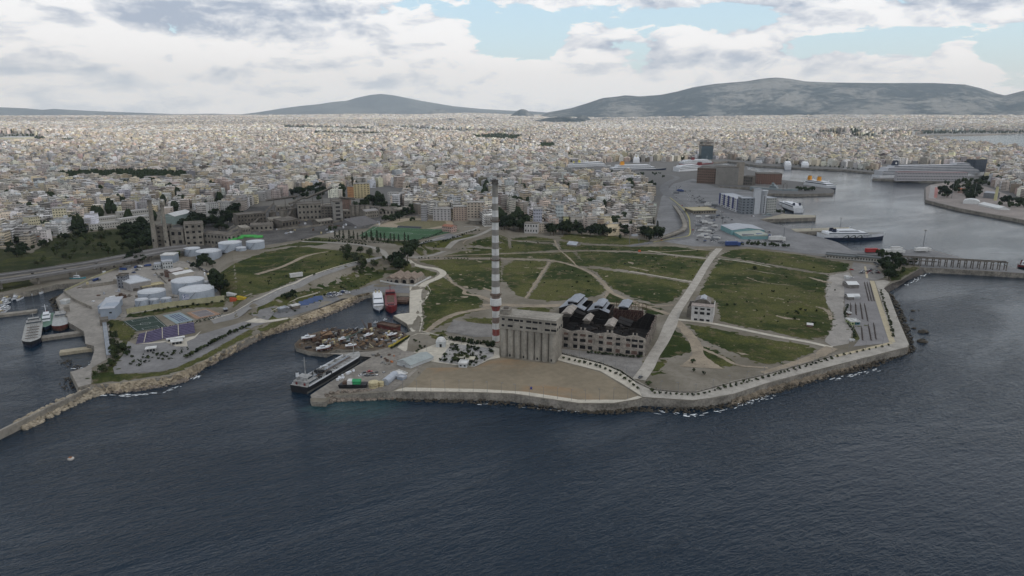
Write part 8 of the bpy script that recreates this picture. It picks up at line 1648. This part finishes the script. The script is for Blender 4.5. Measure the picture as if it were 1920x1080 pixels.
# far woods and parks: uncountable, one object
mb = MB(); rg = random.Random(55)
def wood(P, dens, h0, h1):
    xs = [p[0] for p in P]; ys = [p[1] for p in P]
    n = int(dens)
    for _ in range(n * 3):
        px, py = rg.uniform(min(xs), max(xs)), rg.uniform(min(ys), max(ys))
        if not inpoly(P, [px], [py])[0]: continue
        x, y, z = G(px, py); h = rg.uniform(h0, h1); r = h * rg.uniform(.16, .36); k = 6; ph = rg.random()
        vs = [(x + r * a * math.cos(ph + 2 * PI * i / k) * rg.uniform(.7, 1.2), y + r * a * math.sin(ph + 2 * PI * i / k) * rg.uniform(.7, 1.2), z + h * b * rg.uniform(.9, 1.1)) for a, b in ((.5, 0), (1, .45), (.65, .85)) for i in range(k)] + [(x, y, z + h)]
        mb.add(vs, [(j * k + i, j * k + (i + 1) % k, (j + 1) * k + (i + 1) % k, (j + 1) * k + i) for j in range(2) for i in range(k)] + [(12 + i, 12 + (i + 1) % k, 18) for i in range(k)])
for i, P in enumerate(GREEN):
    if i in (0,): wood(P, 420, 10, 20)
    elif i < 9: wood(P, 220, 9, 17)
    elif i < 14: wood(P, 260, 9, 16)
    elif i == 10: wood(P, 300, 10, 16)
for _ in range(900):       # trees in courtyards and squares all over the nearer city
    px = rg.uniform(0, 1920); py = 250 + 190 * rg.random() ** 1.6
    if inpoly(CITY, [px], [py])[0]: e = rg.uniform(2, 7); wood([(px - e, py - e * .16), (px + e, py - e * .16), (px + e, py + e * .16), (px - e, py + e * .16)], rg.choice((2, 3, 6)), 9, 18)
for (x, y, z, h) in SMALL:
    for _ in range(4):
        c = Vector((x + rg.gauss(0, h * .22), y + rg.gauss(0, h * .22), z + h * rg.uniform(.3, .7))); r = h * rg.uniform(.16, .3); ph = rg.random(); k = 6
        vs = [(c.x + r * a * math.cos(ph + 2 * PI * i / k) * rg.uniform(.7, 1.2), c.y + r * a * math.sin(ph + 2 * PI * i / k) * rg.uniform(.7, 1.2), c.z + r * b) for a, b in ((.6, -1), (1, 0), (.6, .8)) for i in range(k)] + [(c.x, c.y, c.z + r * 1.2)]
        mb.add(vs, [(j * k + i, j * k + (i + 1) % k, (j + 1) * k + (i + 1) % k, (j + 1) * k + i) for j in range(2) for i in range(k)] + [(12 + i, 12 + (i + 1) % k, 18) for i in range(k)])
tag(mb.build('woods', LD), 'dark clumps of trees between the far city blocks', 'woods', kind='stuff')
# ---- beach bar
tw_ = pm('tent_white', (.6, .61, .6)); x, y, z = 0, 0, 0
for (a, b, D, tp, rf, lb) in (((1590, 541), (1610, 541), 12, 534, 'gable', 'large white canopy roof of the beach bar, upper one'), ((1590, 563), (1601, 563), 8, 557, 'gable', 'white peaked canopy of the beach bar, lower left one'), ((1601, 560), (1612, 560), 5, 556, 'gable', 'small white peaked canopy of the beach bar, lower right one'), ((1587, 524), (1593, 524), 5, 520, 'flat', 'tiny white hut at the top of the beach bar')): hall('canopy', lb, 'canopy', a, b, D, tp, rf, 1.8, pm('dark_canopy_wall', (.17, .16, .15), .9, .2) if D > 6 else wsheet, tw_)  # larger canopies stand on solid dark grey box walls
hall('hut', 'pale green beach hut with a white roof', 'hut', (1595, 610), (1602, 610), 9, 604, 'flat', wallm=pm('pale_green_wall', (.36, .42, .22), .8, .05), roofm=white_p, wins=1); hall('hut', 'teal beach hut with a white roof', 'hut', (1604, 609), (1612, 609), 8, 604, 'flat', wallm=pm('teal_wall', (.05, .17, .19), .8, .05), roofm=white_p, wins=1)
hall('hut', 'small white roofed brown hut above the two beach huts', 'hut', (1591, 591), (1596, 591), 4, 588, 'flat', wallm=rust, roofm=white_p); hall('bench', 'long white bench at the lower end of the beach bar', 'bench', (1594, 640), (1603, 640), 2, 638.6, 'flat', wallm=white_p, roofm=white_p, over=0)
def umbrella():
    o = thing('beach_umbrella', 'x', 'umbrella'); mb = MB(); mb.cyl(0, 0, 0, 2.6, .06, n=5); mb.build('pole', bark, o); mb = MB(); mb.cyl(0, 0, 1.3, 2.7, .30, .12, 6); mb.build('folded_cover', pm('brown_cover', (.07, .055, .045), .9, .2), o); mb = MB(); mb.box(.5, -.9, .25, 1.1, .9, .35); mb.box(.5, .6, .35, 1.1, .9, .75); mb.build('lounger', pm('lounger_brown', (.09, .07, .06), .9, .2), o); return o
uf = Family(umbrella()); us = []
for ri, (a, b, n) in enumerate((((1620, 532), (1628, 566), 16), ((1625, 532), (1633, 566), 16), ((1630, 533), (1638, 566), 16), ((1594, 572), (1594, 590), 8), ((1603, 572), (1604, 592), 12), ((1612, 572), (1616, 600), 16), ((1620, 573), (1626, 604), 14), ((1627, 612), (1632, 640), 14), ((1637, 610), (1641, 638), 12), ((1614, 616), (1616, 640), 10))):
    r0 = len(us)
    for k in range(n): f = (k + .5) / n; x, y, z = G(a[0] + (b[0] - a[0]) * f, a[1] + (b[1] - a[1]) * f); us.append(uf.put((x, y, z + .2), rg.uniform(-.2, .2), 'brown folded beach umbrella with loungers in the rows of the beach bar terrace', 'folded umbrellas of the beach bar'))
    for k, o in enumerate(us[r0:]): o['label'] = f'{ORD[k]} folded umbrella from the top, {ORD[ri]} row of the beach bar terrace'
# ---- lamp posts along promenade, benches
def lamp():
    o = thing('street_lamp', 'x', 'street lamp'); mb = MB(); mb.cyl(0, 0, 0, 7, .10, .06, 6); mb.build('pole', steel, o); mb = MB(); mb.box(-.1, -.15, 6.9, 1.3, .15, 7.05); mb.build('lamp_head', steel, o); return o
lf = Family(lamp()); ls = []
for P, n in (([(742, 734), (900, 735), (1085, 753), (1190, 748)], 17), ([(1222, 734), (1305, 741), (1440, 706), (1565, 672), (1670, 645)], 14), ([(1052, 664), (1125, 683), (1185, 712)], 6), ([(790, 665), (830, 640), (900, 652)], 5), ([(785, 600), (795, 560), (820, 520)], 4)):
    W_ = [Vector(p) for p in P]; seg = [(W_[i + 1] - W_[i]).length for i in range(len(W_) - 1)]
    for k in range(n):
        s_ = sum(seg) * (k + .5) / n; i = 0
        while i < len(seg) - 1 and s_ > seg[i]: s_ -= seg[i]; i += 1
        p = W_[i].lerp(W_[i + 1], s_ / seg[i]); x, y, z = G(p.x, p.y); ls.append(lf.put((x, y, z + .2), rg.uniform(0, 6), 'x', 'lamp posts of the promenades'))
number_labels(ls, 'thin lamp post', 'on the promenades and plaza'); 
# solar panels and grey machinery at the basin quay
for k in range(4):
    x, y, z = G(570 + k * 9, 572 - k * 3.2); o = thing('sail_panel', 'x', 'panel', (x, y, z), .45, 'dark blue sloping panels on the basin quay'); mb = MB(); mb.add([(-4, -1.5, .3), (4, -1.5, .3), (4, 3, 3), (-4, 3, 3), (-4, -1.5, .1), (4, -1.5, .1), (4, 3, 2.8), (-4, 3, 2.8)], [(0, 1, 2, 3), (7, 6, 5, 4), (0, 4, 5, 1), (1, 5, 6, 2), (2, 6, 7, 3), (3, 7, 4, 0)]); mb.build('panel', pm('blue_panel', (.05, .08, .17), .5, .1), o); mb = MB()
    for s_ in (-3.6, 3.6): mb.bar((s_, 2.8, 0), (s_, 2.8, 2.8), .12)
    mb.build('leg', steel, o)
number_labels([o for o in COL.objects if o.name.startswith('sail_panel')], 'dark blue sloping panel', 'on the basin quay')
hall('hut', 'small white open cabin at the left end of the basin quay', 'hut', (549, 581), (563, 578), 4, 575, 'flat', wallm=con_d, roofm=white_p); hall('hut', 'grey scaffold hut at the start of the basin quay', 'hut', (527, 587), (540, 583), 4, 580, 'flat', wallm=steel, roofm=greyroof)
# white terraced houses / school blocks at the left edge of the city
for k, (a, b, D, tp, n) in enumerate((((165, 425), (222, 418), 12, 412, 16), ((225, 412), (280, 405), 12, 399, 14), ((228, 425), (285, 416), 12, 412, 14), ((168, 432), (225, 426), 10, 422, 12))): hall('school_block', ('first', 'second', 'third', 'fourth')[k] + ' long low white building of the group above the left valley', 'building', a, b, D, tp, 'flat', wallm=pm('school_white', (.46, .45, .41), .85, .1), roofm=pm('pale_roof2', (.40, .39, .37), .8, .1), wins=n, storeys=2)
for k, (a, b, D, tp) in enumerate((((393, 407), (412, 405), 14, 382), ((414, 404), (434, 402), 14, 380), ((104, 433), (130, 431), 16, 392), ((30, 447), (52, 444), 14, 418), ((60, 446), (80, 443), 14, 408))): hall('slab_block', ('white slab block above the dark trees, left of two', 'white slab block above the dark trees, right of two', 'tall cream slab block above the left valley', 'ochre balconied slab at the far left', 'tall pale yellow slab at the far left')[k], 'apartment building', a, b, D, tp, 'flat', wallm=pm(('slab_white', 'slab_white', 'slab_cream', 'slab_ochre', 'slab_cream')[k], ((.54, .53, .50), (.54, .53, .50), (.52, .48, .34), (.44, .37, .24), (.52, .48, .34))[k], .85, .08), roofm=roof_m, wins=5, storeys=8 if k < 3 else 7)
for k, (a, b, D, tp, cc) in enumerate((((652, 372), (664, 372), 12, 350, (.50, .27, .13)), ((664, 372), (694, 371), 14, 345, (.52, .44, .26)), ((728, 384), (745, 384), 14, 362, (.55, .54, .52)), ((746, 383), (776, 382), 14, 358, (.55, .54, .52)), ((790, 415), (800, 415), 14, 385, (.30, .30, .31)), ((850, 414), (875, 414), 16, 388, (.36, .29, .24)), ((876, 414), (908, 414), 16, 380, (.40, .35, .29)), ((812, 414), (845, 414), 14, 392, (.40, .39, .39)), ((1000, 434), (1016, 434), 14, 392, (.38, .39, .44)), ((1042, 430), (1056, 430), 14, 385, (.46, .50, .50)), ((1056, 432), (1066, 432), 10, 406, (.52, .50, .28)))): hall('slab_block', ('orange end block', 'tall yellow ribbed block', 'white block left of a pair', 'white block right of a pair', 'narrow dark grey block', 'brown balconied block', 'large tan balconied block', 'grey balconied block', 'lilac grey block', 'pale green block', 'small bright yellow block')[k] + (' above the works sheds' if k < 4 else ' at the front of the city left of the chimney' if k < 8 else ' at the front of the city right of the chimney'), 'apartment building', a, b, D, tp, 'flat', wallm=pm('slab_%s' % 'orange yellow pairwhite pairwhite darkgrey brown tan grey lilac green brightyellow'.split()[k], cc, .85, .08), roofm=roof_m, wins=5, storeys=7)
hall('stadium', 'large cream roofed hall below the dark hill at the far left', 'stadium', (-6, 267), (46, 267), 90, 257.5, 'flat', wallm=pm('stadium_cream', (.50, .48, .36), .85, .08), roofm=tankr)
hall('depot_hall', 'long low white roofed hall in the far city left of centre', 'warehouse', (797, 259), (818, 258), 60, 255, 'flat', wallm=white_p, roofm=white_p)
# ---- people
def person_proto(top, bot, seed):
    """one continuous walking figure grown over a skeleton"""
    me = bpy.data.meshes.new('person'); J = [(0, 0, .95), (0, 0, 1.2), (0, 0, 1.42), (0, 0, 1.52), (0, .01, 1.68), (.10, 0, .9), (.11, .14, .5), (.11, .18, .06), (.11, .30, .03), (-.10, 0, .9), (-.11, -.02, .5), (-.11, -.22, .09), (-.11, -.10, .03), (.19, 0, 1.38), (.25, -.06, 1.12), (.26, .06, .88), (-.19, 0, 1.38), (-.25, .08, 1.12), (-.26, .22, .9)]
    E = [(0, 1), (1, 2), (2, 3), (3, 4), (0, 5), (5, 6), (6, 7), (7, 8), (0, 9), (9, 10), (10, 11), (11, 12), (2, 13), (13, 14), (14, 15), (2, 16), (16, 17), (17, 18)]; Rr = [.14, .13, .13, .055, .11, .09, .06, .045, .035, .09, .06, .045, .035, .06, .045, .035, .06, .045, .035]
    me.from_pydata(J, E, []); o = bpy.data.objects.new('person', me); COL.objects.link(o); md = o.modifiers.new('skin', 'SKIN'); o.modifiers.new('sub', 'SUBSURF').levels = 1
    for v, r in zip(me.skin_vertices[0].data, Rr): v.radius = (r, r)
    me.skin_vertices[0].data[0].use_root = True
    bpy.context.view_layer.update(); m2 = bpy.data.meshes.new_from_object(o.evaluated_get(bpy.context.evaluated_depsgraph_get())); o.modifiers.clear(); o.data = m2; m2.name = 'person'
    for k in (bot, top, pm('skin', (.36, .21, .14), .7, .05), pm('dark_hair', (.03, .02, .015), .8)): m2.materials.append(k)
    for p in m2.polygons: z = p.center.z; p.material_index = 0 if z < .95 and abs(p.center.x) < .21 else 1 if z < 1.47 and (z > .98) else 2 if z < 1.68 else 3
    return tag(o, 'x', 'person')
pf = [Family(person_proto(a, b, i)) for i, (a, b) in enumerate(((pm('red_shirt', (.3, .03, .03)), pm('dark_trousers', (.02, .02, .03))), (pm('dark_jacket', (.02, .022, .03)), pm('dark_trousers', (.02, .02, .03))), (pm('grey_shirt', (.3, .3, .3)), pm('blue_jeans', (.05, .07, .14)))))]
for i, (px, py, lb) in enumerate(((784.5, 701.5, 'person in dark clothes, left one of a pair walking down the pale path'), (787.5, 701.5, 'person in dark clothes, right one of a pair walking down the pale path'), (719.5, 708, 'person in dark clothes standing near the parked cars in the yard'), (668, 545.5, 'person in dark clothes, walking on the basin quay'), (925, 665, 'person standing on the plaza beside the grain silo'), (1681, 597, 'person in a red shirt on the right promenade'), (1230, 731.5, 'person in dark clothes on the promenade near the path end'), (1494, 697, 'person in dark clothes walking on the long promenade'), (1102, 686, 'person walking on the promenade branch'), (1290, 739, 'person in grey walking on the promenade above the breaking waves'))):
    x, y, z = G(px, py); pf[0 if 'red' in lb else 2 if 'grey' in lb else 1].put((x, y, z + .22), i * .9, lb)
for f_ in pf: f_.drop()
# little things on the sand
x, y, z = G(996, 730); o = thing('litter_bin', 'small blue bin alone on the sandy field', 'bin', (x, y, z + .1)); mb = MB(); mb.cyl(0, 0, 0, 1.2, .5, .6, 10); mb.build('body', pm('bin_blue', (.04, .05, .22), .6), o); mb = MB(); mb.cyl(0, 0, 1.2, 1.35, .65, n=10); mb.build('lid', pm('bin_blue', (.04, .05, .22)), o)
for (px, py, lb) in ((1196, 478, 'small orange flag pole in the upper meadow'),): x, y, z = G(px, py); o = thing('flag_pole', lb, 'flag', (x, y, z)); mb = MB(); mb.bar((0, 0, 0), (0, 0, 6), .1); mb.build('pole', steel, o); mb = MB(); mb.box(0, -.05, 3.6, 3.2, .05, 6); mb.build('flag', pm('flag_orange', (.5, .13, .06), .8), o)
# ================================================================== AIR
hm = bpy.data.materials.new('haze_air'); hm.use_nodes = True; q = NT(hm.node_tree); q.n.clear()
vol = q.node('ShaderNodeVolumePrincipled', i_Density=3.7e-5, i_Anisotropy=.1); vol.inputs['Color'].default_value = (.76, .90, 1.06, 1); vol.inputs['Absorption Color'].default_value = (1, 1, 1, 1)
q.l.new(vol.outputs[0], q.node('ShaderNodeOutputMaterial').inputs['Volume'])
mb = MB(); mb.box(-23000, -800, -7, 27000, 27000, 1350); hz_o = mb.build('haze', hm); tag(hz_o, 'thin bluish haze over the city and mountains', 'haze', kind='stuff')
if hm.cycles: hm.cycles.homogeneous_volume = True
# ---- unseen cloud deck, added high overhead and behind the camera: it shades the headland while the far city lies in sun
cm = bpy.data.materials.new('shade_cloud_deck'); cm.use_nodes = True; q = NT(cm.node_tree); q.n.clear(); pos = q.node('ShaderNodeNewGeometry').outputs['Position']
tr = q.node('ShaderNodeBsdfTransparent'); tl = q.node('ShaderNodeBsdfTranslucent'); tl.inputs[0].default_value = (.50, .52, .56, 1); ms = q.node('ShaderNodeMixShader'); x_, y_, _ = q.sep(pos)
edge = q.ramp(q.m('ADD', y_, q.m('MULTIPLY', q.m('SUBTRACT', q.noise(pos, .0006, 4, .6), .5), 2600)), 3300, 300)
q.l.new(q.m('MULTIPLY', edge, q.ramp(q.noise(pos, .0011, 4, .6), .30, .62, True, .76, .98)), ms.inputs[0]); q.l.new(tr.outputs[0], ms.inputs[1]); q.l.new(tl.outputs[0], ms.inputs[2]); q.l.new(ms.outputs[0], q.node('ShaderNodeOutputMaterial').inputs[0])
nx_, ny_ = 60, 46; mb = MB(); gx = np.linspace(-11000, 11000, nx_); gy = np.linspace(-8000, 3700, ny_)
mb.v = [(float(a), float(b), float(1600 + 160 * vnoise(np.array([a / 900 + 50]), np.array([b / 900 + 50]), 3)[0])) for b in gy for a in gx]; mb.f = [(j * nx_ + i, j * nx_ + i + 1, (j + 1) * nx_ + i + 1, (j + 1) * nx_ + i) for j in range(ny_ - 1) for i in range(nx_ - 1)]; mb.mi = [0] * len(mb.f)
tag(mb.build('shade_clouds', cm, smoothf=True), 'unseen grey cloud deck added overhead to shade the headland', kind='structure')
